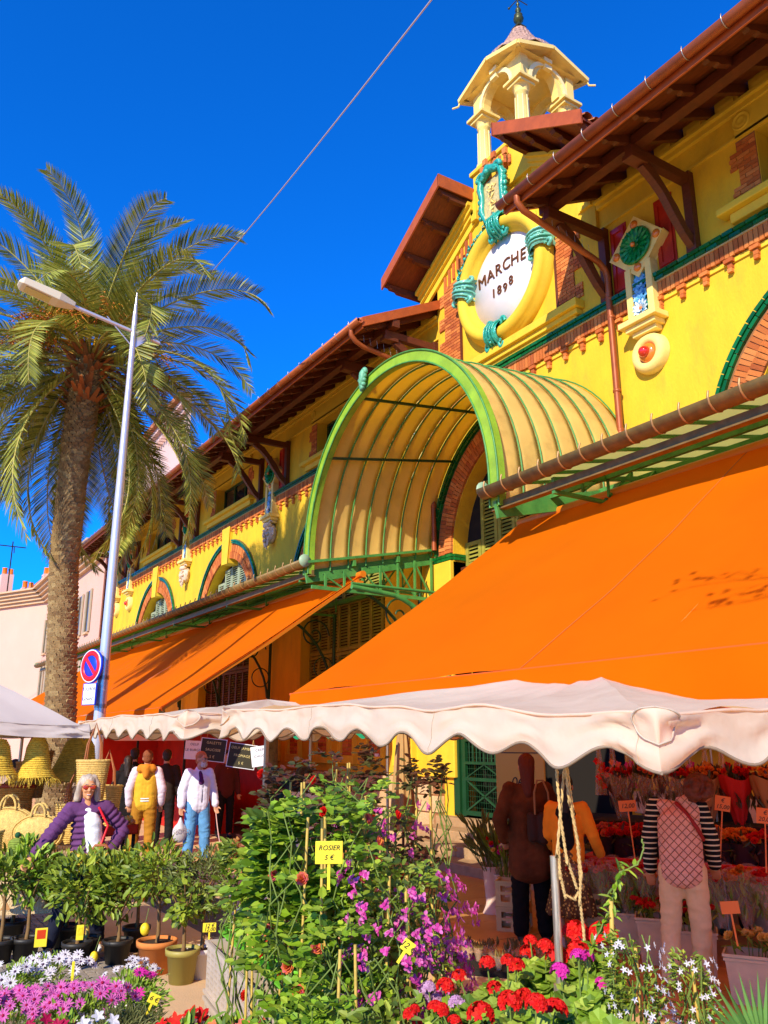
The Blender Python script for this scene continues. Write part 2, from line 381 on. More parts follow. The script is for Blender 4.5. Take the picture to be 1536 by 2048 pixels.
# string courses
y = -3.5; k = 0
while y < 41:
    if True:
        brk(-.09, y+.1, 9.27, .16, .187, .055, 0, TL); brk(-.075, y+.2, 9.205, .13, .187, .055, 0, TL)
    y += .2
y = -3.5
while y < 41:
    brk(-.035, y, 9.05, .09, .068, .24, 0); y += .082
y = -3.4
while y < 41:
    brk(-.045, y, 8.875, .10, .15, .06); brk(-.03, y, 8.80, .07, .075, .08); brk(-.045, y, 8.72, .06, .075, .06); y += .43
part('string_bed', MB().box(-.012, -.002, -3.6, 41.1, 8.92, 9.17), MORTAR, hall)
part('string_grout', MB().box(-.11, -.002, -3.6, 41.1, 9.165, 9.305), TILEGAP, hall)
part('string_lip', MB().box(-.03, -.002, -3.6, 41.1, 8.84, 8.918), YEL2, hall)
# window jambs and gable pilasters of toothed brickwork
def jamb(ys, dirn, z0, z1, x=-.02, wide=(.34,.22), depth=.30, h=.073, per=4):
    n = int((z1-z0)/h)
    for i in range(n):
        w = wide[0] if (i//per) % 2 == 0 else wide[1]; z = z0+(i+.5)*h; y = 0; off = 0 if i % 2 else .11
        segs = []
        while y < w-.02:
            e = min(w, (off if y == 0 and off else y+.22)); segs.append((y, e)); y = e
        for a, e in segs: brk(x+depth/2, ys+dirn*(a+e)/2, z, depth, e-a-.012, h-.012)
bm_ = MB()
for c in ARCHES:
    for s in (-1, 1):
        jamb(c+s*1.46, s, 9.71, 10.75, wide=(.46,.32), depth=.34)
        bm_.box(-.008, .3, c+s*1.46 if s > 0 else c-1.46-.32, c+1.46+.32 if s > 0 else c-1.46, 9.705, 10.757)
jamb(9.97, -1, 9.70, 11.2, x=-.10, wide=(.62,.42), depth=.12); jamb(12.95, 1, 9.70, 11.9, x=-.10, wide=(.75,.55), depth=.12)
bm_.box(-.085, -.05, 9.55, 9.97, 9.7, 11.2).box(-.085, -.05, 12.95, 13.5, 9.7, 11.9)
part('jamb_mortar', bm_, MORTAR, hall)
# sloped brickwork beside the medallion's garland
for s, c0 in ((1, 12.95), (-1, 9.8)):
    for i in range(9):
        yy = c0 - s*i*.16 + s*.5; zz = 11.95+i*.10
        if abs(yy-PC) < 1.0: continue
        brk(-.085, yy, zz, .05, .07, .40)
def emit(L, name, m, nobj):
    protos = []
    for k in range(3):
        me = bpy.data.meshes.new(name); q = bmesh.new(); bmesh.ops.create_cube(q, size=1.0)
        for v in q.verts: v.co += Vector((rnd(-.03,.03), rnd(-.012,.012), rnd(-.04,.04)))
        q.to_mesh(me); q.free(); me.materials.append(m); protos.append(me)
    def rank(e):
        p = Vector(e[0]) + Vector((WX,0,0)); x, y, k = px(p)
        return (0 if (-10 < x < 1546 and -10 < y < 2058 and k > 0) else 1, (p-CAMP).length / math.sqrt(e[1][1]*e[1][2]))
    L.sort(key=rank); rest = MB()
    for i, (p, s, r) in enumerate(L):
        if i < nobj:
            o = bpy.data.objects.new(name, protos[i % 3]); COL.objects.link(o); o.parent = hall
            o.location = p; o.scale = s; o.rotation_euler = (r, 0, 0)
        else:
            M = Matrix.Translation(p) @ Matrix.Rotation(r, 4, 'X'); j = .004
            rest.cbox((rnd(-j,j), 0, 0), s, M)
    part(name, rest, m, hall, kind='stuff')
emit(BR, 'brick', BRICK, 290); emit(TL, 'tile', TILE, 290)
# ---- shutters of the tall openings
def louvre(y0, y1, z0, z1, x, m, parent, n=None, w=.07, label=None):
    f = MB(); f.box(x, x+.05, y0, y0+w, z0, z1).box(x, x+.05, y1-w, y1, z0, z1).box(x, x+.05, y0+w, y1-w, z0, z0+.08).box(x, x+.05, y0+w, y1-w, z1-.08, z1)
    o = part('shutter', f, m, parent, label=label); s = MB(); n = n or max(3, int((z1-z0-.16)/.075))
    for i in range(n):
        z = z0+.08+(i+.5)*(z1-z0-.16)/n
        s.add([(x+.005, y0+w, z-.03), (x+.005, y1-w, z-.03), (x+.045, y1-w, z+.025), (x+.045, y0+w, z+.025),
               (x+.012, y0+w, z-.035), (x+.012, y1-w, z-.035), (x+.052, y1-w, z+.02), (x+.052, y0+w, z+.02)],
              [(0,1,2,3), (7,6,5,4), (0,4,5,1), (3,2,6,7)])
    part('slat', s, m, o, kind='stuff'); return o
for c in ARCHES:
    m = SHUT if c < 20 else (SHUTB if c < 30 else SHUT)
    for i in range(8):
        y0 = c-2.13+i*.5325
        for z0, z1 in ((2.97, 4.2), (4.22, 5.45)): louvre(y0, y0+.52, z0, z1, .26, m, hall, w=.05)
    # fan of grey-green shutters in the arch head
    for i in range(7):
        y0 = c-2.1+i*.6; ym = y0+.29; h = math.sqrt(max(.05, 2.13**2 - max(abs(y0-c), abs(y0+.58-c))**2))
        louvre(y0, y0+.58, 5.47, AZ+h, .27, SHUTG if c > 20 else SHUT, hall)
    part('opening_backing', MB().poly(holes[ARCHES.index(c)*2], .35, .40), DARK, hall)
    part('transom', MB().box(.14, .30, c-2.14, c+2.14, 5.40, 5.50), GREENP, hall)
for i in range(8):                                        # louvred tympanum of the portal
    y0 = PC-2.13+i*.533; h = math.sqrt(max(.05, 2.13**2 - max(abs(y0-PC), abs(y0+.53-PC))**2))
    louvre(y0+.01, y0+.52, 5.5, AZ+h, .30, SHUT, hall, w=.09)
for i in range(3): louvre(PC+2.13-(i+1)*.55, PC+2.13-i*.55, 4.9, 5.3, .28, SHUT, hall)
part('portal_transom', MB().box(.18, .40, PC-2.14, PC+2.14, 5.30, 5.48).box(.20, .36, PC-2.14, PC+2.14, 4.72, 4.88), WOOD, hall)
for a_, b_ in ((13.5, 14.42), (8.28, 9.2)): part('portal_pier', MB().box(-.09, .42, a_, b_, 1.32, AZ-.16), YEL2, hall, bevel=.02)
# upper windows: sill, frame, pane, lintel band with roundels
for c in ARCHES:
    part('sill', MB().box(-.24, -.003, c-2.1, c+2.1, 9.56, 9.68).box(-.13, -.003, c-1.95, c+1.95, 9.40, 9.56), YEL2, hall, bevel=.02)
    w = part('window', MB().poly([(c-1.44,9.71),(c+1.44,9.71),(c+1.44,10.75),(c-1.44,10.75)], .30, .36, [[(c-1.36+i*.94, 9.79),(c-1.36+i*.94+.84, 9.79),(c-1.36+i*.94+.84,10.68),(c-1.36+i*.94,10.68)] for i in range(3)]), DKGREEN, hall)
    part('pane', MB().box(.34, .35, c-1.4, c+1.4, 9.75, 10.7), DGLASS, w)
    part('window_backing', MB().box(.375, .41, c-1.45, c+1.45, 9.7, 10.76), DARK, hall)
    part('lintel_band', MB().poly([(c-1.75,10.78),(c+1.75,10.78),(c+1.75,11.28),(c-1.75,11.28)], -.05, -.003), YEL2, hall)
    for s in (-1, 1):
        part('roundel', MB().lathe([(0,0),(.05,.0),(.07,.012),(.085,0),(.11,0),(.125,.02),(.14,.02),(.15,0)][::-1], (-.055, c+s*1.62, 11.02), 20, Matrix.Rotation(-PI/2, 4, 'Y')), YEL2, hall)
# cornice mouldings under the eaves, wings and blocks between rafters
def cornice(y0, y1):
    part('cornice', MB().box(-.14, -.003, y0, y1, 11.29, 11.36).box(-.08, -.003, y0, y1, 11.20, 11.29), YEL2, hall, bevel=.01)
    part('cornice_lower', MB().box(-.05, -.003, y0, y1, 10.79, 10.83), YEL2, hall)
cornice(-3.8, 8.93); cornice(13.8, 41.1)
# ---- wing roofs
def eave_z(x): return 10.56 + (x+2.1)*.5                  # underside of the boarding
def wing(y0, y1):
    dx = 7.6
    c = MB().add([(-2.08, y0, eave_z(-2.08)), (-2.08, y1, eave_z(-2.08)), (5.5, y1, eave_z(5.5)), (5.5, y0, eave_z(5.5)),
                  (-2.08, y0, eave_z(-2.08)+.05), (-2.08, y1, eave_z(-2.08)+.05), (5.5, y1, eave_z(5.5)+.05), (5.5, y0, eave_z(5.5)+.05)],
                 [(0,1,2,3), (7,6,5,4), (0,4,5,1), (1,5,6,2), (2,6,7,3), (3,7,4,0)])
    r = part('roof', c, WOODL, hall)
    # underside boards
    m = MB(); k = 0; x = -2.07
    while x < .1:
        m.add([(x+.006, y0, eave_z(x)-.012), (x+.006, y1, eave_z(x)-.012), (x+.124, y1, eave_z(x+.124)-.012), (x+.124, y0, eave_z(x+.124)-.012)], [(0,1,2,3)]); x += .13
    part('soffit_board', m, WOODL, r, kind='stuff')
    # barrel tiles on top
    t = MB(); y = y0+.12
    while y < y1:
        for seg in range(8):
            xa = -2.18+seg*.42; a, bb = xa, xa+.46
            if seg > 3 and not (8 < y < 15): continue
            vs = []
            for xx, dz, rr2 in ((a, .03, .10), (bb, .0, .085)):
                for q in range(6):
                    an = PI*q/5; vs.append((xx, y+rr2*math.cos(an), eave_z(xx)+.06+dz+rr2*math.sin(an)*.8))
            t.add(vs, [(q, q+1, q+7, q+6) for q in range(5)], True)
        y += .23
    part('roof_tile', t, ROOFT, r, kind='stuff')
    y = y0 + .25
    while y < y1-.1:                                      # rafters with a moulded tail
        za = lambda x: eave_z(x)-.015
        prof = [(-2.0, za(-2.0)), (.1, za(.1)), (.1, za(.1)-.16), (-1.35, za(-1.35)-.16), (-1.42, za(-1.42)-.14), (-1.62, za(-1.62)-.14), (-1.68, za(-1.68)-.105), (-1.85, za(-1.85)-.10), (-1.9, za(-1.9)-.06), (-2.0, za(-2.0)-.05)]
        part('rafter', MB().poly(prof, y-.045, y+.045, axis='y'), WOOD, r); y += .59
    m = MB(); y = y0+.25
    while y < y1-.1: m.box(-.10, -.003, y+.09, y+.50, 11.365, 11.60); m.box(-.13,-.003, y+.16,y+.43, 11.36, 11.44); y += .59
    part('eave_block', m, YEL2, hall, kind='stuff')
    part('purlin', MB().box(-1.36, -1.18, y0, y1, 10.69, 10.87), WOOD, hall)
    for ye, s in ((y0, -1), (y1, 1)):
        part('verge_board', MB().poly([(-2.14, eave_z(-2.14)-.09), (1.0, eave_z(1.0)-.09), (1.0, eave_z(1.0)+.13), (-2.14, eave_z(-2.14)+.13)], ye-.025, ye+.025, axis='y'), RUST, r)
    part('fascia', MB().box(-2.13, -2.10, y0, y1, 10.42, 10.66), RUST, r)
    g = part('eave_gutter', MB().grid(lambda u, v: (-2.21+.085*math.cos(PI+u*PI), y0-.05+v*(y1-y0+.1), 10.60+.10*math.sin(PI+u*PI)), 9, 2), COPPER, hall, solid=.008)
    y = y0+.3; m = MB()
    while y < y1:
        m.tube([(-2.21+.095*math.cos(PI+u*PI/6), y, 10.60+.108*math.sin(PI+u*PI/6)) for u in range(-1, 7)], .008, 5); y += .59
    part('gutter_strap', m, STEEL, g, kind='stuff')
wing(-3.8, 9.05); wing(13.68, 41.2)
# ---- carved brackets under the purlin
def bracket(y):
    m = MB(); m.box(-.13, -.004, y-.075, y+.075, 9.31, 10.74).box(-1.42, -.13, y-.07, y+.07, 10.52, 10.685)
    m.box(-1.46, -1.10, y-.10, y+.10, 10.44, 10.52).box(-.16, -.13, y-.09, y+.09, 9.31, 9.55)
    pts = [(-.10, 9.42), (-.30, 9.60), (-.52, 9.90), (-.72, 10.15), (-.90, 10.32), (-1.14, 10.46)]
    wv = [.16, .15, .185, .15, .175, .16]; vs = []
    for (x, z), w in zip(pts, wv):
        n = Vector((.64, .77)).normalized()
        for s, yy in ((-1, -.06), (1, -.06), (1, .06), (-1, .06)): vs.append((x-n.x*w/2*s, y+yy, z-n.y*w/2*s*-1*-1))
    fs = [(0,1,2,3), (23,22,21,20)]
    for i in range(5):
        a = i*4; fs += [(a,a+4,a+5,a+1), (a+1,a+5,a+6,a+2), (a+2,a+6,a+7,a+3), (a+3,a+7,a+4,a)]
    m.add(vs, fs)
    part('roof_bracket', m, WOOD, hall, bevel=.008)
for y in (-.5, 1.3, 7.03, 8.82, 13.95, 15.75, 21.55, 23.45, 29.25, 31.1, 36.9, 38.7, 40.2): bracket(y)
# ---- ornament: red panels, tilted tile square with emerald rosette, flower strip, shelf, mask or ball
def petalring(mb, c, r, n, l, w, tilt, ax='x', a0=0):
    for i in range(n):
        a = 2*PI*i/n+a0; d = Vector((-math.sin(tilt), math.cos(a)*math.cos(tilt), math.sin(a)*math.cos(tilt)))
        mb.leaf(Vector(c)+Vector((0, math.cos(a)*r, math.sin(a)*r)), d, (-1, 0, 0), l, w)
def ornament(y, face):
    s = 'ornament'
    for e in (-1, 1):
        y0, y1 = (y+e*.30, y+e*.66) if e > 0 else (y-.66, y-.30)
        p = part('red_panel', MB().box(-.02, -.004, y0, y1, 9.36, 10.66), REDP, hall)
        part('panel_moulding', MB().poly([(y0+.04,9.42),(y1-.04,9.42),(y1-.04,10.6),(y0+.04,10.6)], -.045, -.02, [[(y0+.09,9.48),(y1-.09,9.48),(y1-.09,10.54),(y0+.09,10.54)]]), REDP, p)
    o = part('ornament_post', MB().box(-.20, -.004, y-.27, y-.15, 8.62, 9.6).box(-.20, -.004, y+.15, y+.27, 8.62, 9.6).box(-.10, -.003, y-.15, y+.15, 8.62, 9.6), CREAM, hall, bevel=.01)
    part('turquoise_back', MB().box(-.112, -.10, y-.15, y+.15, 8.63, 9.5), TURQ, o)
    d = [(y, 10.50), (y+.56, 9.96), (y, 9.40), (y-.56, 9.96)]
    sq = part('tile_square', MB().poly(d, -.17, -.004), CREAM, hall, bevel=.02)
    m = MB(); c = (-.17, y, 9.96)
    m.lathe([(.0,.0),(.30,.0),(.33,.03),(.30,.06),(.2,.03),(.1,.05),(0,.05)][::-1], c, 24, Matrix.Rotation(-PI/2, 4, 'Y'))
    petalring(m, (-.20, y, 9.96), .10, 16, .22, .09, .25); petalring(m, (-.23, y, 9.96), .04, 10, .14, .07, .5)
    part('rosette', m, EMER, sq)
    part('rosette_eye', MB().ball((-.25, y, 9.96), .045), ORNC, sq)
    for dy, dz in ((0,.40), (.42,0), (0,-.40), (-.42,0)): part('orange_boss', MB().ball((-.18, y+dy, 9.96+dz), .075, sc=(.6,1,1)), ORNC, sq)
    fm = MB()
    for k in range(6):
        z = 9.36-k*.105
        for e in (-1, 1): petalring(fm, (-.125-.008*k, y+e*.045*(k % 2), z), .01, 6, .115, .085, .45, a0=k*.5+e)
    part('blue_flower', fm, BLUEC, o)
    fm = MB(); petalring(fm, (-.17, y, 8.80), .02, 12, .15, .06, .35); petalring(fm, (-.18, y, 8.80), .01, 9, .09, .05, .7)
    f = part('white_flower', fm, WHITEC, o); part('flower_eye', MB().ball((-.20, y, 8.80), .028), ORNC, o)
    part('shelf', MB().box(-.34, -.003, y-.38, y+.38, 8.52, 8.62).box(-.26, -.003, y-.30, y+.30, 8.44, 8.52).box(-.17,-.003,y-.24,y+.24,8.36,8.44), CREAM, hall, bevel=.012)
    RX = Matrix.Rotation(-PI/2, 4, 'Y')
    if face:
        m = MB(); c = Vector((-.10, y, 8.06))
        m.ball(c, .25, 16, 12, (.75,1,1.25)); m.ball(c+V(-.16,0,-.03), .075, 8, 6, (1.4,.7,1.5)); m.ball(c+V(-.20,0,-.08), .055, 8, 6, (1,1,1))
        for e in (-1, 1):
            m.ball(c+V(-.17,e*.10,.10), .06, 8, 6, (.8,1.3,.6)); m.ball(c+V(-.16,e*.12,-.05), .065, 8, 6, (.9,1.1,.8)); m.ball(c+V(-.175,e*.09,.055), .035, 8, 6)
            m.tube([c+V(-.08,e*.14,.25), c+V(-.12,e*.20,.33), c+V(-.10,e*.26,.36), c+V(-.06,e*.27,.30)], [.05,.045,.035,.02], 7)
            m.ball(c+V(-.02,e*.25,.02), .08, 8, 6, (.6,.7,1.5))
            for q in range(4): m.tube([c+V(-.13,e*(.03+q*.04),-.22), c+V(-.12,e*(.03+q*.03),-.34-.02*q), c+V(-.10,e*.02,-.44+.03*q)], [.035,.03,.008], 6)
        m.tube([c+V(-.21,-.09,-.13), c+V(-.235,0,-.16), c+V(-.21,.09,-.13)], [.012,.024,.012], 6); m.ball(c+V(-.18,0,-.24), .07, 8, 6)
        m.tube([c+V(-.13,0,-.26), c+V(-.14,.01,-.38), c+V(-.10,0,-.50)], [.06,.045,.008], 7)
        m.ball(c+V(-.10,0,.24), .2, 12, 6, (.7,1.1,.5))
        part('carved_mask', m, STONEG, hall)
    else:
        c = (-.004, y, 8.02)
        part('ball_ring', MB().lathe([(.16,.0),(.16,.12),(.20,.17),(.28,.17),(.33,.10),(.34,.0)], c, 28, RX), CREAM, hall)
        o = part('ball_cup', MB().lathe([(.0,.05),(.15,.05),(.17,.10),(.155,.15),(.12,.19),(.0,.20)], c, 24, RX), ORNC, hall)
        part('red_ball', MB().ball((-.21, y, 8.02), .095, 16, 10), REDC, o)
for y, f in ((.4, 0), (8.05, 0), (14.7, 0), (22.5, 1), (30.1, 1), (37.75, 0), (39.9, 0)): ornament(y, f)
# ------------------------------------------------------------------ gable roof, medallion, crest, turret
def rake(s):                                              # s = +1 far side, -1 near side
    y1, z1 = PC+s*.90, 13.50; y0, z0 = PC+s*3.18, 12.14; dy, dz = y1-y0, z1-z0
    def P(t, x, off): return (x, y0+dy*t, z0+dz*t+off)
    m = MB()
    for x0, x1, a, bb in ((-1.10, 3.0, .0, .05),):
        m.add([P(0,x0,a), P(1,x0,a), P(1,x1,a), P(0,x1,a), P(0,x0,bb), P(1,x0,bb), P(1,x1,bb), P(0,x1,bb)], [(0,1,2,3), (7,6,5,4), (0,4,5,1), (1,5,6,2), (2,6,7,3), (3,7,4,0)])
    r = part('gable_roof', m, WOODL, hall)
    m = MB(); m.add([P(0,-1.13,-.08), P(1,-1.13,-.08), P(1,-1.13,.20), P(0,-1.13,.20), P(0,-1.09,-.08), P(1,-1.09,-.08), P(1,-1.09,.20), P(0,-1.09,.20)], [(0,1,2,3), (7,6,5,4), (0,4,5,1), (1,5,6,2), (2,6,7,3), (3,7,4,0)])
    m.bar(P(1,-1.13,.06), P(1,-.02,.06), .03, .30); part('verge_board', m, RUST, r)
    m = MB()
    for t in (.04, .36, .68, .95):
        prof = [(-1.07, -.02), (-.05, -.02), (-.05, -.18), (-.75, -.18), (-.80, -.13), (-.95, -.13), (-1.0, -.07), (-1.07, -.07)]
        q = P(t, 0, 0); mm = MB().poly([(a, c+q[2]) for a, c in prof], q[1]-.05, q[1]+.05, axis='y'); part('lookout', mm, WOOD, r)
    m = MB(); n = 12                                      # tiles, front ends showing at the verge and the eave
    for i in range(n):
        for j in range(5):
            t0, t1 = i/n-.03, (i+1.25)/n-.03; x = -1.0+j*.22
            vs = []
            for t, rr in ((t0, .10), (t1, .085)):
                for q in range(6):
                    a = PI*q/5; p = P(t, x+rr*math.cos(a), .07+(.03 if t == t0 else 0)+rr*math.sin(a)*.8); vs.append(p)
            m.add(vs, [(q, q+1, q+7, q+6) for q in range(5)], True)
    part('roof_tile', m, ROOFT, r, kind='stuff')
    # raking cornice against the wall, stepped mouldings
    m = MB()
    for x, o0, o1 in ((-.34,-.24,-.16), (-.26,-.33,-.24), (-.20,-.42,-.33), (-.13,-.60,-.42)):
        t0, t1 = .10, 1.0
        m.add([P(t0,x,o0), P(t1,x,o0), P(t1,x,o1), P(t0,x,o1), P(t0,-.07,o0), P(t1,-.07,o0), P(t1,-.07,o1), P(t0,-.07,o1)], [(0,1,2,3), (7,6,5,4), (0,4,5,1), (1,5,6,2), (2,6,7,3), (3,7,4,0)])
    part('raking_cornice', m, YEL2, hall)
rake(1); rake(-1)
part('gable_pier', MB().box(-.16, .9, 10.46, 12.26, 13.1, 14.02).box(-.22, .95, 10.40, 12.32, 14.02, 14.12).box(-.2,.0,12.16,12.34,12.9,13.6), YEL2, hall, bevel=.015)
part('gable_sill', MB().box(-.30, -.07, 9.36, 13.70, 9.46, 9.62).box(-.22, -.07, 9.42, 13.64, 9.36, 9.46).box(-.16,-.07,9.5,13.5,9.31,9.36), YEL2, hall, bevel=.015)
# recessed square panel with medallion
MC = (11.40, 11.05)
part('panel_frame', MB().poly([(9.97,9.70),(12.95,9.70),(12.95,12.35),(9.97,12.35)], -.10, -.072, [[(10.03,9.76),(12.89,9.76),(12.89,12.29),(10.03,12.29)]]), WOOD, hall)
RX = Matrix.Rotation(-PI/2, 4, 'Y')
med = part('medallion_ring', MB().lathe([(.97,.05),(1.0,.13),(1.06,.16),(1.07,.21),(1.12,.28),(1.20,.31),(1.28,.29),(1.33,.22),(1.35,.14),(1.40,.10),(1.41,0)], (-.07, MC[0], MC[1]), 64, RX), YEL2, hall)
part('white_disc', MB().lathe([(0,.06),(1.02,.06),(1.02,.0)], (-.07, MC[0], MC[1]), 64, RX), DISC, hall)
M = frame((-.145, MC[0]+.06, MC[1]+.30), (0,-1,0), (0,0,1))
word = 'MARCHE'; wid = [.30,.265,.25,.26,.265,.23]; tot = sum(wid); xx = -tot/2
for ch, w in zip(word, wid):                              # letters set on a shallow arc
    cx = xx+w/2; xx += w; a = cx*.10
    g = text_mb(ch, .36, M @ Matrix.Translation((cx*.98, -.10*cx*cx, 0)) @ Matrix.Rotation(-a, 4, 'Z'), .012); part('letter', g, LETTER, hall)
xx = -.27
for ch, dz in zip('1898', (0,.0,-.035,.04)):
    g = text_mb(ch, .28, M @ Matrix.Translation((xx, -.47+dz, 0)), .012); part('numeral', g, LETTER, hall); xx += .18
# four ceramic scroll clamps round the ring
def clamp(a, m_):
    M = Matrix.Translation((-.07, MC[0], MC[1])) @ Matrix.Rotation(R_(a), 4, 'X'); m = MB()
    def band(u, v):                                       # wraps the torus from inside to outside
        th = lerp(200, -20, v); rr = 1.20+.25*math.cos(R_(th)); xx = -(.10+.29*math.sin(R_(th)))
        w = .19*(1+.35*abs(2*v-1)**2)*(1 if u in (0,1) else 1); q = lerp(-1, 1, u)
        rr += .02*math.cos(q*PI*3)
        return M @ Vector((xx-.02*math.cos(q*9), rr, q*w))
    m.grid(band, 13, 15)
    for e in (-1, 1):                                     # spiral volutes on either edge, inside and outside
        for base, sg in ((1.43, 1), (.98, -1)):
            pts = []
            for k in range(16):
                t = k/15; r = .115*(1-t*.8); an = t*4.2*PI/2; pts.append(M @ Vector((-.20-.06*t, base+sg*(r*math.sin(an)-.01), e*(.20+r*math.cos(an)*.6))))
            m.tube(pts, [.045*(1-.5*k/15) for k in range(16)], 7)
    for q in (-.12, -.04, .04, .12):
        m.tube([M @ Vector((-(.10+.315*math.sin(R_(t))), 1.20+.275*math.cos(R_(t)), q*(1+.3*abs(t-90)/90))) for t in range(170, 0, -20)], .022, 6)
    for k in range(7): m.ball(M @ Vector((-.39+.07*abs(k-3)/3, 1.20+(k-3)*.07, 0)), .035, 7, 5)
    part('ceramic_clamp', m, m_, hall)
for a, mm in ((9, TURQL), (92, TURQ), (-82, TURQ), (168, TURQL)): clamp(180-a if a in (9,168) else a, TURQL if a in (9,) else mm)
# garland down the far side of the ring
m = MB(); rr = random.Random(5)
for k in range(70):
    t = k/69; a = R_(lerp(112, 18, t)) ; r = 1.50+rr.uniform(-.05,.06)
    p = Vector((-.15-rr.uniform(0,.08), MC[0]+r*math.cos(a)*1.0, MC[1]+r*math.sin(a)))
    for q in range(2):
        d = Vector((rr.uniform(-.6,.0), rr.uniform(-1,1), rr.uniform(-1,.3))); m.leaf(p, d, (-1,0,0), rr.uniform(.10,.17), .08)
    if k % 3 == 0: m.ball(p+V(-.03,0,0), rr.uniform(.03,.055), 7, 5)
part('garland', m, TURQ, hall)
# crest: shield with scroll frame, brick crown above
CY, CZ = 11.42, 12.98; m = MB()
sh = part('crest_shield', MB().poly([(CY-.24,CZ-.46),(CY+.24,CZ-.46),(CY+.29,CZ+.38),(CY-.29,CZ+.38)], -.33, -.07), SHIELD, hall, bevel=.03)
g = text_mb('TOULON', .105, frame((-.345, CY+.235, CZ-.02), (0,0,-1), (0,-1,0)), .006, 1.15); g2 = text_mb('ANTONI', .105, frame((-.345, CY-.235, CZ+.0), (0,0,-1), (0,-1,0)), .006, 1.15)
sg = MB()
for q in range(26):
    sg.leaf((-.335, CY+rr.uniform(-.12,.12), CZ+rr.uniform(-.36,.3)), (-.2, rr.uniform(-1,1), rr.uniform(-1,1)), (-1,0,0), rr.uniform(.08,.17), .05)
part('crest_relief', sg, CREAM, sh)
for e in (-1, 1):
    m.tube([(-.30, CY+e*.27, CZ-.50), (-.36, CY+e*.34, CZ-.25), (-.36, CY+e*.31, CZ+.05), (-.36, CY+e*.36, CZ+.30), (-.38, CY+e*.30, CZ+.50)], [.05,.075,.06,.09,.07], 8)
    for k in range(14):
        t = k/13; an = t*5; r = .13*(1-.8*t); m.ball((-.42, CY+e*(.24+r*math.cos(an)), CZ+.50+r*math.sin(an)), .05*(1-.4*t)+.01, 7, 5)
    for k in range(6): m.ball((-.34, CY+e*.40, CZ-.35+k*.13), .05+.015*(k % 2), 7, 5, (1,1,1.2))
m.tube([(-.36, CY-.28, CZ+.50), (-.42, CY, CZ+.60), (-.36, CY+.28, CZ+.50)], [.08,.11,.08], 9); m.ball((-.46, CY+.02, CZ+.52), .075, 10, 7)
for k in range(9):                                        # acanthus drop below
    m.leaf((-.25, CY-.10+.025*k, CZ-.48), (-.35, (k-4)*.12, -1), (-1,0,0), .42-.02*abs(k-4), .10)
m.tube([(-.30, CY-.26, CZ-.5), (-.36, CY, CZ-.58), (-.30, CY+.26, CZ-.5)], [.05,.08,.05], 8)
part('crest_scrollwork', m, TURQ, hall)
m = MB()
for i in range(11):
    a = R_(200+i*14); c = V(-.08, CY, 0)
    for z, h in ((13.60,.09), (13.70,.09)): m.cbox((0,0,0), (.06,.10,h), Matrix.Translation((-.08-.30*math.sin(R_(i*18)), CY+.42*math.cos(R_(i*18)), z)) @ Matrix.Rotation(R_(i*18-90)*-.8, 4, 'Z'))
    if i % 2 == 0: m.cbox((0,0,0), (.07,.11,.14), Matrix.Translation((-.08-.33*math.sin(R_(i*18)), CY+.45*math.cos(R_(i*18)), 13.83)))
m.lathe([(.30,13.50),(.40,13.56),(.42,13.62)], (-.05, CY, 0), 20)
part('mural_crown', m, BRICK, hall)
# ---- turret
TX, TY, H_ = .64, 11.40, .63
for sx in (-1, 1):
    for sy in (-1, 1):
        x, y = TX+sx*H_, TY+sy*H_
        c = part('column', MB().lathe([(.19,14.1),(.19,14.22),(.15,14.26),(.142,14.4),(.128,15.15),(.15,15.17),(.15,15.21),(.132,15.23),(.17,15.30),(.20,15.33)], (x, y, 0), 20), CREAM, hall)
        g = MB()
        for k in range(8):
            a = k*PI/4+.2; g.bar((x+.146*math.cos(a), y+.146*math.sin(a), 14.28), (x+.134*math.cos(a), y+.134*math.sin(a), 15.08), .02)
        part('column_fillet', g, mat('cream_light', (.95,.78,.36), .7), c, kind='stuff')
        part('capital', MB().box(x-.21, x+.21, y-.21, y+.21, 15.33, 15.40).box(x-.27, x+.27, y-.27, y+.27, 15.40, 15.47).box(x-.15,x+.15,y-.15,y+.15,15.47,15.75), CREAM, c, bevel=.01)
tz = 15.47
def face_prof():
    o = [(-.80, tz), (-.46, tz)] + [(.46*math.cos(R_(a)), tz+.10+.46*math.sin(R_(a))) for a in range(180, -1, -15)] + [(.46, tz), (.80, tz), (.80, 16.12), (0, 16.42), (-.80, 16.12)]
    return o
for k, (ax, off) in enumerate((('x', -1), ('x', 1), ('y', -1), ('y', 1))):
    pr_ = [(a, z) for a, z in face_prof()]
    if ax == 'x': m = MB().poly([(TY+a, z) for a, z in pr_], TX+off*.66-.10, TX+off*.66+.10)
    else: m = MB().poly([(TX+a*.69, z) for a, z in pr_], TY+off*.66-.10, TY+off*.66+.10, axis='y')
    f = part('turret_arch', m, CREAM, hall)
    ring = [(.56*math.cos(R_(a)), tz+.10+.56*math.sin(R_(a))) for a in range(0, 181, 15)] + [(.47*math.cos(R_(a)), tz+.10+.47*math.sin(R_(a))) for a in range(180, -1, -15)]
    key = [(-.09, tz+.50), (.09, tz+.50), (.12, tz+.78), (-.12, tz+.78)]
    m = MB()
    for pts in (ring, key):
        d = .05 if pts is ring else .09
        if ax == 'x': m.poly([(TY+a, z) for a, z in pts], TX+off*.76, TX+off*(.76+d))
        else: m.poly([(TX+a, z) for a, z in pts], TY+off*.76, TY+off*(.76+d), axis='y')
    part('archivolt', m, mat('cream_light', (.95,.78,.36)), f)
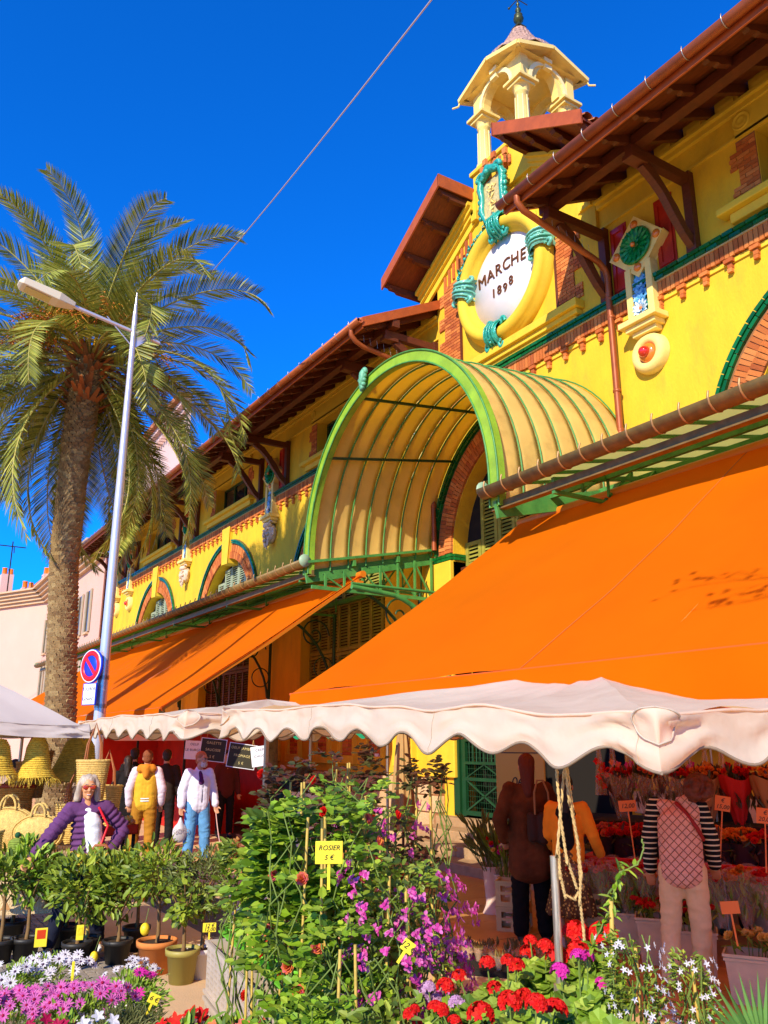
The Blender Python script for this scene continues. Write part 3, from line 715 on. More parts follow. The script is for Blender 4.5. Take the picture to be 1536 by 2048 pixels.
# roof with a low gablet over each arch
E_ = 1.0; zc, zp = 16.06, 16.42; top = Vector((TX, TY, 17.0)); m = MB(); per = []
for k in range(4):
    a = k*PI/2; ca, sa = math.cos(a), math.sin(a)
    rot = lambda p: Vector((TX+p[0]*ca-p[1]*sa, TY+p[0]*sa+p[1]*ca, p[2]))
    A, B, C_ = rot((-E_, -E_, zc)), rot((0, -E_, zp)), rot((E_, -E_, zc)); apex = Vector((TX, TY, 17.05))
    q = rot((0,-.45,16.95))
    for p, s in ((A, B), (B, C_)):
        m.add([p, s, apex+V(0,0,.0)], [(0,1,2)]); m.add([p-V(0,0,.07), s-V(0,0,.07), s, p], [(0,1,2,3)])
        m.add([p-V(0,0,.07), s-V(0,0,.07), rot((0,-.5,16.33)), ], [(0,2,1)])
    m.bar(A-V(0,0,.03), B-V(0,0,.03), .09, .09); m.bar(B-V(0,0,.03), C_-V(0,0,.03), .09, .09)
    sp = MB().tube([A+V(0,0,-.08), A.lerp(Vector((TX,TY,16)),-.02)+V(0,0,-.16), A.lerp(Vector((TX,TY,15.8)),-.12)+V(0,0,-.22)], .022, 7); part('rain_spout', sp, CREAM, hall)
m.add([(TX-.9,TY-.9,16.08), (TX+.9,TY-.9,16.08), (TX+.9,TY+.9,16.08), (TX-.9,TY+.9,16.08)], [(3,2,1,0)])
part('turret_roof', m, CREAM, hall)
vs = []; prof = [(.95,16.55), (.72,16.80), (.50,17.06), (.32,17.38), (.16,17.70), (.10,17.78)]
s = MB()
for i in range(len(prof)-1):
    for k in range(8):
        a0, a1 = R_(45*k+22.5), R_(45*k+67.5); (r0, z0), (r1, z1) = prof[i], prof[i+1]
        s.add([(TX+r0*math.cos(a0), TY+r0*math.sin(a0), z0), (TX+r0*math.cos(a1), TY+r0*math.sin(a1), z0), (TX+r1*math.cos(a1), TY+r1*math.sin(a1), z1), (TX+r1*math.cos(a0), TY+r1*math.sin(a0), z1)], [(0,1,2,3)])
sp = part('spire', s, SLATE, hall)
s = MB()
for row in range(9):
    z = 16.70+row*.115; r = float(np.interp(z, [p[1] for p in prof], [p[0] for p in prof]))+.012; n = max(8, int(2*PI*r/.085))
    for k in range(n):
        a = 2*PI*(k+.5*(row % 2))/n; d = Vector((math.cos(a), math.sin(a), 0)); s.leaf(Vector((TX, TY, z+.06))+d*(r-.03), V(d.x*.35, d.y*.35, -1), d, .12, .085)
part('scale', s, SLATE, sp, kind='stuff')
part('spire_collar', MB().box(TX-.12, TX+.12, TY-.12, TY+.12, 17.76, 17.80).box(TX-.09, TX+.09, TY-.09, TY+.09, 17.80, 17.84), PATINA, hall)
part('finial', MB().lathe([(.05,17.8),(.035,17.9),(.06,17.93),(.11,17.99),(.12,18.05),(.09,18.12),(.10,18.15),(.05,18.18),(.035,18.24),(.07,18.28),(.06,18.33),(.03,18.37),(.02,18.44),(.045,18.47),(.02,18.51),(.014,18.8)], (TX, TY, 0), 16).tube([(TX-.28,TY,18.62),(TX+.3,TY,18.62)], .012, 6).tube([(TX,TY-.28,18.62),(TX,TY+.3,18.62)], .012, 6).ball((TX,TY+.3,18.62), .03, 7, 5).ball((TX,TY-.3,18.62), .03, 7, 5), PATINA, hall)
# ---- rainwater pipes
def pipe(y, s):
    pts = [(-2.2, y-s*.05, 10.53), (-2.2, y-s*.05, 10.40), (-2.08, y-s*.06, 10.28), (-1.9, y-s*.08, 10.22), (-.35, y+s*.0, 9.95), (-.2, y, 9.84), (-.16, y, 9.7), (-.14, y, 5.9)]
    q = part('downpipe', MB().tube(pts, .055, 10), COPPER, hall)
    m = MB()
    for z in (9.3, 8.95, 7.6, 6.9, 6.86): m.lathe([(.062,-.03),(.072,-.02),(.072,.02),(.062,.03)], (-.14, y, z), 12)
    part('pipe_collar', m, COPPER, q)
    sp = MB()
    for k in range(9): sp.tube([(-1.9+k*.17, y, 10.28-k*.03), (-1.93+k*.17, y+rnd(-.03,.03), 10.46-k*.03)], .004, 4)
    part('bird_spikes', sp, STEEL, q, kind='stuff')
pipe(8.72, 1); pipe(13.98, -1)
part('ground_pipe', MB().tube([(-.16,15.05,4.5),(-.16,15.05,1.75),(-.20,15.15,1.55),(-.20,15.15,1.0)], .06, 10).lathe([(.07,-.04),(.075,0),(.07,.04)], (-.16,15.05,1.9), 12), mat('grey_pipe', (.5,.38,.24), .6), hall)
# portal: dark hall behind, green iron gate, steps
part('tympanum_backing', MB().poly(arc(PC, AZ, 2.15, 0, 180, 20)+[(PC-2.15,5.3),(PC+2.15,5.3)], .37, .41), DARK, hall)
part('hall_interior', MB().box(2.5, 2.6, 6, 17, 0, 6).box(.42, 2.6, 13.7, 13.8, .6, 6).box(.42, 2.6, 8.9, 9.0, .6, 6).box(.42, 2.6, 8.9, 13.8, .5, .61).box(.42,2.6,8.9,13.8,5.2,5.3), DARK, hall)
gt = part('iron_gate', MB().box(.02,.10,13.30,13.42,.64,2.95).box(.02,.10,12.12,12.22,.64,2.95).box(.02,.08,12.22,13.30,2.0,2.06).box(.02,.08,12.22,13.30,.66,.74).box(.02,.08,12.22,13.30,1.28,1.34).box(.02,.08,12.22,13.30,1.58,1.63).box(.02,.08,12.22,13.3,2.88,2.95), mat('gate_green', (.006,.05,.014), .45, var=.2), hall)
m = MB()
for k in range(9): y = 12.32+k*.11; m.tube([(.05,y,1.6),(.05,y,2.9)], .012, 6)
m.bar((.05,12.25,.74), (.05,13.28,1.28), .03); m.bar((.05,13.28,.74), (.05,12.25,1.28), .03); m.bar((.05,12.25,1.34),(.05,12.76,1.58),.02); m.bar((.05,13.28,1.34),(.05,12.76,1.58),.02)
for k in range(22): m.bar((.06,12.22,.8+k*.1), (.06,13.3,.8+k*.1), .006)
for k in range(16): m.bar((.06,12.26+k*.068,.74), (.06,12.26+k*.068,2.9), .005)
part('gate_bars', m, DKGREEN, gt, kind='stuff')
part('gate_post', MB().box(-.02,.12,13.44,13.62,.64,3.0), MATS['gate_green'], hall)
part('socket_box', MB().box(-.06,-.003,16.35,16.5,1.62,1.74).box(-.05,-.003,16.62,16.72,1.58,1.78).box(-.02,-.003,16.66,16.68,1.78,2.6), WHITES, hall)
for k, (z1, x1) in enumerate(((.62, -.25), (.47, -.80), (.315, -1.30), (.16, -1.80))):
    x0 = (-.25, -.80, -1.30, -1.80)[k]; xb = (.5, -.25, -.80, -1.30)[k]
    for j, (ya, yb) in enumerate(((8.9, 10.3), (10.3, 11.9), (11.9, 13.95))):
        part('step', MB().box(x0, xb-.004, ya+.006, yb-.006, 0, z1), STEPST, hall, bevel=.015)
# ------------------------------------------------------------------ barrel vault over the portal
VX0, VX1, VC, VR = 7.16, 10.12, 11.35, 2.85; VZ = 5.50
vault = thing('entrance_canopy', 'barrel vaulted canopy of beige sheets with a yellow green front arch over the portal', 'canopy', (VX0, VC, 0))
def vfoot(x): return 5.12 + (x)*.235                       # local x from the front rim
L_ = VX1-VX0
def vp(x, t, r):                                          # t 0..1 round the section, far foot to near foot
    zf = vfoot(x); VZ = 5.5+x*.09; leg = VZ-zf; tot = 2*leg+PI*r; s = t*tot
    if s < leg: return Vector((x, r, zf+s))
    if s > leg+PI*r: return Vector((x, -r, zf+(tot-s)))
    a = (s-leg)/r; return Vector((x, r*math.cos(a), VZ+r*math.sin(a)))
NB = 7
for i in range(NB):
    x0, x1 = .10+i*(L_-.1)/NB+.008, .10+(i+1)*(L_-.1)/NB-.008; m = MB()
    m.grid(lambda u, v: vp(lerp(x0, x1, u), v, VR-.0+.012*math.sin(u*PI)), 5, 49)
    part('panel', m, PANEL, vault, solid=.008)
for i in range(NB+1):
    x = .10+i*(L_-.1)/NB
    part('rib', MB().tube([vp(x, t/36, VR-.035) for t in range(37)], .017, 6).tube([vp(x, t/36, VR+.03) for t in range(37)], .014, 6), GREENP, vault)
for t in (.245, .40, .60, .755):
    part('purlin', MB().bar(vp(.05, t, VR-.08), vp(L_, t, VR-.08), .045), DKGREEN, vault)
m = MB(); n = 60
def rimp(u, v):
    t = u; c = [(0,-.10),(0,.10),(.12,.10),(.12,-.10),(0,-.10)][int(round(v*4))]
    p = vp(0, t, VR+c[1]); return Vector((c[0], p.y, p.z))
m.grid(rimp, n, 5, smooth=False)
rim = part('front_arch', m, LIME, vault)
m = MB()
for e in (-.095, .095): m.tube([vp(-.01, t/60, VR+e) for t in range(61)], .016, 6)
part('arch_bead', m, GREENP, rim)
for s in (-1, 1):
    part('side_beam', MB().bar((0, s*(VR+.02), 5.12-.05), (L_, s*(VR+.02), vfoot(L_)-.05), .06, .24), GREENP, vault)
m = MB()
for k in range(14): m.ball((.16+k*.21, VR-.012, 5.12-.05+.235*(.16+k*.21)), .011, 6, 4)
part('rivet', m, DKGREEN, vault, kind='stuff')
m = MB(); c = vp(-.06, .44, VR+.05)
for k in range(12):
    a = k*.8; m.ball(c+V(-.03, .10*math.cos(a)*(1-k/16), .16*math.sin(a*.7)), .05, 7, 5)
m.tube([c+V(0,.10,-.2), c+V(-.05,.02,-.05), c+V(-.05,-.03,.1), c+V(0,.02,.22)], [.03,.06,.07,.03], 8)
part('scroll_ornament', m, mat('verdigris', (.14,.42,.24), .5, var=.3, vscale=20), vault)
# ------------------------------------------------------------------ glazed canopies along the wall
STRAPM = mat('gutter_strap_metal', (.42,.24,.09), .4, metal=.4)
def canopy(y0, y1, label):
    c = thing('glass_canopy', label, 'canopy', (7.1, y0, 0)); W = 3.05; n = y1-y0
    z = lambda x: 5.36 + x*.20
    g = part('gutter', MB().grid(lambda u, v: (-.04+.125*math.cos(PI+u*PI), lerp(0, n, v), 5.36+.125*math.sin(PI+u*PI)), 9, 2), OLDZINC, c, solid=.008)
    for yy in (0, n): m = MB(); m.lathe([(0,0),(.128,0),(.128,.01),(0,.01)], (-.04, yy, 5.36), 14, Matrix.Rotation(PI/2, 4, 'X')); part('gutter_end', m, mat('pale_green_zinc', (.3,.42,.25), .5), g)
    k = 0; y = .35
    while y < n and k < 75:
        part('gutter_strap', MB().tube([(-.04+.135*math.cos(PI+u*PI/6), y, 5.365+.135*math.sin(PI+u*PI/6)) for u in range(-1, 7)], .013, 5), STRAPM, g); y += .36; k += 1
    bw = 1.05; nb = int(n/bw)
    sub = 2
    for i in range(nb):
        for j in range(sub):
            ya, yb = i*bw+j*bw/sub+.012, i*bw+(j+1)*bw/sub-.012
            m = MB().add([(.05,ya,z(.05)), (W,ya,z(W)), (W,yb,z(W)), (.05,yb,z(.05)), (.05,ya,z(.05)+.008), (W,ya,z(W)+.008), (W,yb,z(W)+.008), (.05,yb,z(.05)+.008)], [(3,2,1,0), (4,5,6,7), (0,1,5,4), (2,3,7,6)])
            part('glass_pane', m, GLASS, c)
    m = MB(); k = 0
    for i in range(nb*sub+1):
        y = i*bw/sub; m.bar((.03, y, z(.03)-.02), (W, y, z(W)-.02), .022, .05)
    part('glazing_bar', m, GREENP, c, kind='stuff')
    part('edge_beam', MB().box(.12, .17, 0, n, 5.10, 5.20).box(.09,.20,0,n,5.08,5.10), OLDZINC, c)
    part('purlin', MB().box(1.05,1.11,0,n,5.38,5.50).box(2.1,2.16,0,n,5.58,5.70), GREENP, c)
    y = .5
    while y < n:                                           # latticed arms standing off the wall
        m = MB(); m.bar((.1,y,5.06), (W,y,5.06), .05, .05); m.bar((.1,y,5.22), (W,y,5.74), .05, .06)
        for q in range(6):
            xa = .15+q*.48; m.bar((xa,y,5.15), (xa+.48,y,z(xa+.48)-.10), .03); m.bar((xa+.48,y,5.15), (xa+.48,y,z(xa+.48)-.1), .03)
        part('truss', m, GREENP, c)
        m = MB()
        m.tube([(W-2.2+2.1*math.sin(R_(a)), y, 5.10-2.1*(1-math.cos(R_(a)))) for a in range(5, 91, 8)], .035, 7)
        m.tube([(W-.06,y,5.1), (W-.06,y,2.9)], .045, 8)
        sc = []
        for k in range(26):
            t = k/25; r = .42*(1-t*.85); a = t*9; sc.append((W-.62+r*math.cos(a), y, 4.55+r*math.sin(a)))
        m.tube(sc, .022, 6); m.tube([(W-.06+ -.28+.26*math.cos(R_(a)), y, 3.75+.26*math.sin(R_(a))) for a in range(0, 361, 20)], .016, 6)
        part('iron_bracket', m, DKGREEN, c); y += 3.8
    return c
canopy(-4.5, 8.62, 'glazed iron canopy with a weathered gutter on the wall over the larger orange awning')
canopy(14.08, 41.0, 'long glazed iron canopy with gutter running along the far wing behind the palm')
# iron lattice under the vault foot
it = thing('iron_lattice', 'green iron lattice and curved arms under the far foot of the beige vault', 'ironwork', (7.16, 14.0, 0))
m = MB(); m.bar((.05,.06,4.86), (2.95,.06,4.86), .05, .07)
part('lower_rail', m, GREENP, it)
for k in range(7):
    x = .35+k*.42; part('strut', MB().bar((x, .06, 4.86), (x, .06, 5.07+x*.235), .04), GREENP, it)
    if k < 6: part('brace', MB().bar((x, .06, vfoot(x)-.1), (x+.42, .06, 4.88), .03), GREENP, it)
part('arm', MB().tube([(.3,-1.05,4.72)] + [(1.0+1.5*math.sin(R_(a)), -1.05, 4.66-1.9*(1-math.cos(R_(a)))) for a in range(0, 85, 8)], .05, 8).tube([(.3,-1.05,4.78),(2.9,-1.05,4.78)], .03, 7), GREENP, it)
# ------------------------------------------------------------------ orange awnings
def awning(y0, y1, label, folds):
    a = thing('orange_awning', label, 'awning', (8.3, y0, 0)); n = y1-y0; D_ = 4.05
    def P(u, v):
        y = u*n; x = -v*D_; SK_ = (1-v)*.55; sag = -.09*math.sin(v*PI) - .035*math.sin(v*PI)*math.sin(y*1.7) + .02*noise.noise(Vector((y*.9, v*5, 2)))+.006*noise.noise(Vector((y*4, v*3, 5)))
        z = lerp(5.20, 2.53, v**1.04)+sag
        return Vector((x, y+SK_, z))
    part('cloth', MB().grid(P, int(n*6), 26), AWN, a)
    def Vl(u, v):
        y = u*n; sc = .09*abs(math.sin(y*PI/.55)); return Vector((-D_-.015-.03*math.sin(y*5)*v-.02*v, y, 2.52-v*(.30+sc)))
    part('valance', MB().grid(Vl, int(n*22), 5), AWN, a)
    part('front_bar', MB().box(-D_-.012, -D_+.02, -.03, n+.03, 2.505, 2.53), mat('red_orange_bar', (.70,.10,.002), .6), a)
    part('roller', MB().tube([(.03,.50,5.22), (.03,n+.60,5.22)], .07, 10), AWNP, a)
    for y in [0.06] + [2.4+q*2.6 for q in range(int((n-3)/2.6))]:
        m = MB(); m.bar((-.05,y+.5,5.10), (-2.05,y+.25,3.72), .05, .06); m.bar((-2.05,y+.25,3.72), (-D_+.04,y,2.50), .045, .06); m.box(-.12,.04,y+.45,y+.55,4.88,5.08)
        part('folding_arm', m, AWNP, a)
    for q in range(1, int(n/4.2)+1):
        y = n-q*4.2+.3; part('seam', MB().grid(lambda u, v: P((y+(u-.5)*.018)/n, v)+V(0,0,.004), 2, 26), mat('awning_seam', (.55,.11,.003), .8), a)
    return a
awning(-4.0, 8.72, 'large orange awning above the flower stall, sloping down to the white tent', 0)
awning(13.5, 34, 'long orange awning striped by palm shadows beyond the entrance', 0)
# ------------------------------------------------------------------ white market tents with scalloped valances
def cloth_noise(p, s, a): return noise.noise(Vector(p)*s)*a
def tent(x0, x1, y0, y1, zc, zp, label, m_, scall=.5, drop=.30, seed=0, legs=(2,), low=0):
    cx, cy = (x0+x1)/2, (y0+y1)/2; t = thing('market_tent', label, 'tent', (cx, cy, 0)); hx, hy = (x1-x0)/2, (y1-y0)/2; hs = [(-1,-1),(1,-1),(1,1),(-1,1)]; ZC = [zc-low if k == 0 else zc for k in range(4)]
    def edge(k, u):                                       # point on the eave, sagging between the corners
        a, b_ = hs[k], hs[(k+1) % 4]
        x = lerp(a[0], b_[0], u)*hx; y = lerp(a[1], b_[1], u)*hy; zc = lerp(ZC[k], ZC[(k+1) % 4], 1-(1-u)**2 if k == 3 and False else u)
        L = 2*hx if a[1] == b_[1] else 2*hy; w = math.sin(u*PI)
        pk = max(0, 1-min(u, 1-u)*L/.35)                  # pucker at the corner caps
        z = zc + .05*w + .01*pk + cloth_noise((x+seed,y,0), 2.2, .035); o = .03*cloth_noise((x,y,seed), 3, 1)
        return Vector((x, y, z)), pk
    r = MB()
    for k in range(4):
        def F(u, v):
            e, pk = edge(k, u); p = e.lerp(Vector((0,0,zp)), v); p.z = lerp(e.z, zp, v**1.12) - .08*math.sin(v*PI)*math.sin(u*PI)
            p.z += cloth_noise((p.x*1.0+seed, p.y, 1), 1.6, .05)*(1-v)+cloth_noise((p.x*3, p.y*3, 3), 2.4, .012)
            return p
        r.grid(F, 49, 17)
    part('roof_cloth', r, m_, t); GG = []
    for k in range(4):
        a, b_ = hs[k], hs[(k+1) % 4]; L = 2*hx if a[1] == b_[1] else 2*hy; nx, ny = (a[0]+b_[0])/2, (a[1]+b_[1])/2
        ns = max(2, round(L/scall)); m = MB()
        def G(u, v, k=k, a=a, b_=b_, L=L, nx=nx, ny=ny, ns=ns):
            e, pk = edge(k, u); s = math.cos(u*ns*PI)**2; d = drop*(.60+.40*s)
            if m_ is TENTG: d = drop
            wob = .006*math.sin(u*ns*PI*2+.6)*v + .03*cloth_noise((e.x*2+seed, e.y*2, v*2), 1.5, 1)*v + pk*.06*math.sin(v*9+seed)*(1-v*.4) + .012*cloth_noise((e.x*8, e.y*8, v*7+seed), 1, 1) - .014*abs(cloth_noise((e.x*5+e.z, e.y*5, v*1.2+seed), 1, 1)) + .055*pk*cloth_noise((e.x*13, e.y*13, v*5), 1, 1)
            w0 = max(0, 1-u*L/.15); w1 = max(0, 1-(1-u)*L/.15); ox, oy = nx+(a[0]-nx)*w0+(b_[0]-nx)*w1, ny+(a[1]-ny)*w0+(b_[1]-ny)*w1
            wob *= 1-max(w0, w1); q = .012+wob+.03*v
            return Vector((e.x + ox*q, e.y + oy*q, e.z - d*v))
        vv = part('valance', m.grid(G, ns*16+1, 9), m_, t); GG.append((G, L))
        if m_ is TENT:
            for q in range(1, int(L/1.4)+1): part('seam', MB().tube([G(min(.98, q*1.4/L+.03), i/8)+V(nx*.003, ny*.003, 0) for i in range(9)], .0022, 4), mat('cloth_seam', (.52,.42,.32), .8), vv)
        if m_ is TENT: part('hem', MB().tube([G(i/(ns*16), 1) for i in range(ns*16+1)], .007, 5, smooth=True), mat('dark_hem', (.28,.20,.13), .8), vv)
        part('eave_piping', MB().tube([edge(k, i/60)[0]+V(nx*.01, ny*.01, .004) for i in range(61)], .008, 5), m_, vv)
    for k in range(4):                                    # corner caps, creased
        c = Vector((hs[k][0]*hx, hs[k][1]*hy, ZC[k]-.04)); m = MB(); g0, L0 = GG[k-1]; g1, L1 = GG[k]; out = Vector((hs[k][0], hs[k][1], 0)).normalized()
        def patch(u, v, e=.010):                           # oval reinforcement sewn over the corner
            w = .115*math.sqrt(max(0, 1-(2*v-1)**2)); s_ = lerp(-1, 1, u)*w; vv_ = lerp(.0, .52, v)
            p = g1(s_/L1, vv_) if s_ >= 0 else g0(1+s_/L0, vv_); return p + out*(e+.012*math.sin(v*PI)) + V(0,0,.03*(1-v))
        o = part('corner_patch', m.grid(patch, 15, 13), m_, t)
        if m_ is TENT: part('patch_piping', MB().tube([patch(0, q/14, .014) for q in range(15)] + [patch(1, 1-q/14, .014) for q in range(1, 15)], .004, 5), mat('cloth_seam', (.52,.42,.32), .8), o)
        if k in legs: part('leg', MB().tube([(c.x*.93, c.y*.93, 0), (c.x*.93, c.y*.93, ZC[k]-.08)], .022, 8), STEEL, t)
        part('eave_bar', MB().tube([(c.x*.95, c.y*.95, ZC[k]-.09), (hs[(k+1)%4][0]*hx*.95, hs[(k+1)%4][1]*hy*.95, ZC[(k+1)%4]-.09)], .016, 6), STEEL, t)
        part('hip_bar', MB().tube([(c.x*.93, c.y*.93, ZC[k]-.12), (0,0,zp-.16)], .016, 6), STEEL, t)
    return t
tent(2.65, 6.6, 2.24, 6.63, 2.23, 2.50, 'cream white market tent with deep scallops and a puckered corner nearest the camera', TENT, .50, .215, 1, (1,), .15)
tent(2.42, 5.6, 6.92, 10.75, 2.20, 2.46, 'second cream white tent, behind the first, with smaller looking scallops beside the lamp post', TENT, .46, .21, 5, (2,))
mq = tent(-1.5, 2.3, 9.9, 13.2, 2.16, 3.35, 'smooth white marquee with a straight valance over the straw hats and baskets', TENTG, 1.0, .13, 9, (2,3))
# tent pole with rope by the flowers
pl = thing('tent_pole', 'rusty white tent pole with plaited rope hanging down it among the jasmine and geraniums', 'pole', (2.72, 2.92, -.2))
part('outer_tube', MB().tube([(0,0,.182), (0,0,1.06)], .021, 14), mat('rusty_cream_tube', (.62,.53,.30), .5, var=.25, vscale=14, dirt=.8, dcol=(.25,.10,.03), dscale=9), pl)
part('inner_tube', MB().tube([(0,0,1.06), (0,0,1.56)], .016, 12), mat('scratched_chrome', (.75,.66,.5), .3, metal=.8, var=.3, vscale=20, stretch=(8,8,.6)), pl)
part('clamp', MB().tube([(0,0,1.02), (0,0,1.10)], .026, 14).tube([(0,0,1.06),(.03,-.03,1.06)], .008, 6), mat('scratched_chrome', (.6,.5,.4)), pl)
m = MB()
def strand(pts, r=.0042):
    pts = [Vector(p) for p in pts]; q = []
    for i in range(len(pts)-1):
        for s in range(18): q.append(pts[i].lerp(pts[i+1], s/14))
    for off in (0, PI): m.tube([p+V(.0032*math.cos(k*1.5+off), .0032*math.sin(k*1.5+off), 0) for k, p in enumerate(q)], r, 5)
strand([(.09,-.05,2.04), (.05,-.04,1.92), (.0,-.03,1.62), (-.0,-.03,1.50), (.02,-.03,1.42), (.06,-.04,1.40), (.09,-.05,1.44), (.085,-.05,1.6), (.07,-.05,1.72), (.05,-.05,1.90), (.02,-.04,2.04)])
strand([(.03,-.05,2.04), (.04,-.06,1.8), (.075,-.06,1.62), (.085,-.06,1.5), (.07,-.06,1.40), (.08,-.06,1.30), (.083,-.06,1.20)])
strand([(-.02,-.03,2.04), (.0,-.04,1.9), (.01,-.04,1.7), (.02,-.05,1.56), (.06,-.05,1.46)])
pl.scale = (1.1, 1.1, 1.1)
o = part('rope', m, mat('plaited_cream_rope', (.55,.37,.14), .8, var=.3, vscale=60), pl)
# ------------------------------------------------------------------ street lamp, signs
lampL = (3.45, 14.05)
lp = thing('street_lamp', 'tall tapering pale metal street lamp with a long arm in front of the palm', 'street lamp', (*lampL, 0), R_(0))
part('pole', MB().tube([(0,0,0), (0,0,1.2), (0,0,3.6), (0,0,6.8), (0,0,9.5), (.0,0,10.0)], [.105,.10,.085,.068,.045,.008], 20), LAMP, lp)
A = Vector((math.cos(R_(18)), -math.sin(R_(18)), 0)); A = Vector((-.88, -.05, 0)).normalized()   # arm direction
part('arm', MB().tube([(.50*-A.x, .50*-A.y, 9.12), (A.x*1.15, A.y*1.15, 9.38)], .036, 10), LAMP, lp)
part('stay', MB().bar((0,0,8.9), A*.5+V(0,0,9.36), .015).poly([(-.0,9.28),(.38,9.20),(.0,8.85)], -.015, .015, axis='y'), LAMP, lp)
h = A*1.15+V(0,0,9.38); B_ = V(-A.y, A.x, 0); hd = MB(); Mh = frame(h, A+V(0,0,.17), B_) @ Matrix.Scale(.82, 4)
hd.add([Mh @ Vector(p) for p in [(-.1,-.09,-.05),(-.1,.09,-.05),(.25,.19,-.10),(.25,-.19,-.10),(1.0,.19,-.08),(1.0,-.19,-.08),(1.08,.10,-.03),(1.08,-.10,-.03),(-.1,-.09,.06),(-.1,.09,.06),(.25,.17,.10),(.25,-.17,.10),(1.0,.16,.09),(1.0,-.16,.09),(1.06,.09,.03),(1.06,-.09,.03)]],
       [(0,1,2,3),(3,2,4,5),(5,4,6,7),(8,11,10,9),(11,13,12,10),(13,15,14,12),(0,3,11,8),(3,5,13,11),(5,7,15,13),(1,9,10,2),(2,10,12,4),(4,12,14,6),(0,8,9,1),(7,6,14,15)])
hh = part('lamp_head', hd, LAMPH, lp, bevel=.015)
part('lens', MB().add([Mh @ Vector(p) for p in [(.40,-.13,-.105),(.40,.13,-.105),(.92,.13,-.095),(.92,-.13,-.095),(.40,-.13,-.085),(.92,-.13,-.085),(.92,.13,-.085),(.40,.13,-.085)]], [(3,2,1,0),(0,1,7,4),(2,3,5,6)]), LENS, hh)
part('pole_band', MB().lathe([(.098,-.03),(.098,.03)], (0,0,3.0), 20).lathe([(.10,-.03),(.10,.03)], (0,0,2.55), 20), mat('band_steel', (.35,.33,.35), .3, metal=.8), lp)
sdir = Vector((-.72, -.72, 0)).normalized(); side = Vector((-sdir.y, sdir.x, 0))
sp = Vector((lampL[0], lampL[1], 3.17)) + Vector((-.20,-.06,0))
def facing(az): return Matrix.Rotation(az, 4, 'Z') @ Matrix.Rotation(PI/2, 4, 'X')      # disc in xz plane facing -y, turned by az
sg = thing('no_parking_sign', 'round red and blue no parking sign strapped to the lamp post', 'road sign', tuple(sp), R_(-68))
RXx = Matrix.Rotation(PI/2, 4, 'X')
part('sign_back', MB().lathe([(0,0),(.30,0),(.315,.02),(.315,.06),(.30,.062)], (0,.03,0), 40, RXx), BLUES, sg)
part('blue_field', MB().lathe([(.0,.066),(.30,.066),(.30,.062)], (0,.03,0), 40, RXx), BLUES, sg)
part('red_rim', MB().lathe([(.195,.068),(.195,.072),(.285,.072),(.285,.068)], (0,.03,0), 48, RXx), REDS, sg)
part('white_edge', MB().lathe([(.285,.068),(.285,.071),(.305,.070),(.305,.066)], (0,.03,0), 48, RXx), WHITES, sg)
part('red_bar', MB().box(-.215,.215,-.046,-.0395,-.035,.035,Matrix.Rotation(R_(45),4,'Y')), REDS, sg)
pq = thing('parking_plate', 'small white plate with two lines of black lettering below the round sign', 'plate', (sp.x, sp.y, 2.70), R_(-68))
part('plate', MB().box(-.20,.20,-.02,.02,-.20,.20), BLUES, pq, bevel=.01)
part('plate_face', MB().box(-.17,.19,-.024,-.021,-.185,.185), WHITES, pq)
Mt = frame((0,-.0255,.09), (1,0,0), (0,0,1)); t1 = text_mb('TOLEBOR', .085, Mt, .001); t2 = text_mb('GENANT', .085, Matrix.Translation((0,0,-.18)) @ Mt, .001)
part('plate_lettering', MB().add(t1.v, t1.f).add(t2.v, t2.f), BLACK, pq)
sg.scale = (.86, .86, .86); pq.scale = (.86, .86, .86); pq.location.z += .03
# overhead wires
single('overhead_cable', MB().tube([Vector((4.9,6.2,10.9)).lerp(Vector((5.9,18.6,12.9)), t/20)+V(0,0,-.12*math.sin(t/20*PI)) for t in range(21)], .012, 6), mat('cable_grey', (.5,.42,.42), .5), 'thin pale cable crossing the sky from the top edge down to the palm', 'cable')
single('service_wire', MB().tube([(-3,40,26), (-9,60,16)], .02, 5), mat('cable_grey', (.5,.42,.42)), 'thin wire slanting down to the roof aerial of the far pink house', 'wire')
# ------------------------------------------------------------------ far pink houses
def house_window(mb_f, parent, o, xd, w, h, frame_m, shut=True):
    """window with two louvred shutters; o = lower centre on the wall, xd = unit vector along the wall, n = outward"""
    n = V(xd.y, -xd.x, 0)
    def bx(a0, a1, z0, z1, d0, d1):
        vs = [o + xd*a + n*d + V(0,0,z) for z in (z0, z1) for d in (d0, d1) for a in (a0, a1)]
        return vs, [(0,2,3,1), (4,5,7,6), (0,1,5,4), (2,6,7,3), (0,4,6,2), (1,3,7,5)]
    win = part('window', MB().add(*bx(-w/2, w/2, 0, h, .005, .02)), DGLASS, parent)
    part('window_sill', MB().add(*bx(-w/2-.1, w/2+.1, -.12, 0, .0, .16)), PEACH, win)
    for s in (-1, 1):
        a0, a1 = (s*w/2, s*w/2+s*w*.5); a0, a1 = min(a0, a1), max(a0, a1)
        part('shutter', MB().add(*bx(a0, a1, 0, h, .03, .09)), SHUTP, win)
def pt(pxx, pyy, d):                                      # design aid: bearing and slope converted to a place at distance d
    y = R_(YAW); t = R_(PITCH); F = Vector((math.sin(y)*math.cos(t), math.cos(y)*math.cos(t), math.sin(t))); R = Vector((math.cos(y), -math.sin(y), 0)); U = R.cross(F)
    r = F + R*((pxx-768)/1661) + U*((1024-pyy)/1661); k = d/(r.x*math.sin(y)+r.y*math.cos(y)); return CAMP + r*k
hs_ = thing('pink_house', 'long pale pink house with rows of cream shutters and a deep cornice beyond the palm', 'house', (-1.5, 52, 0))
def hw(o): return Vector(o)-Vector((-1.5, 52, 0))
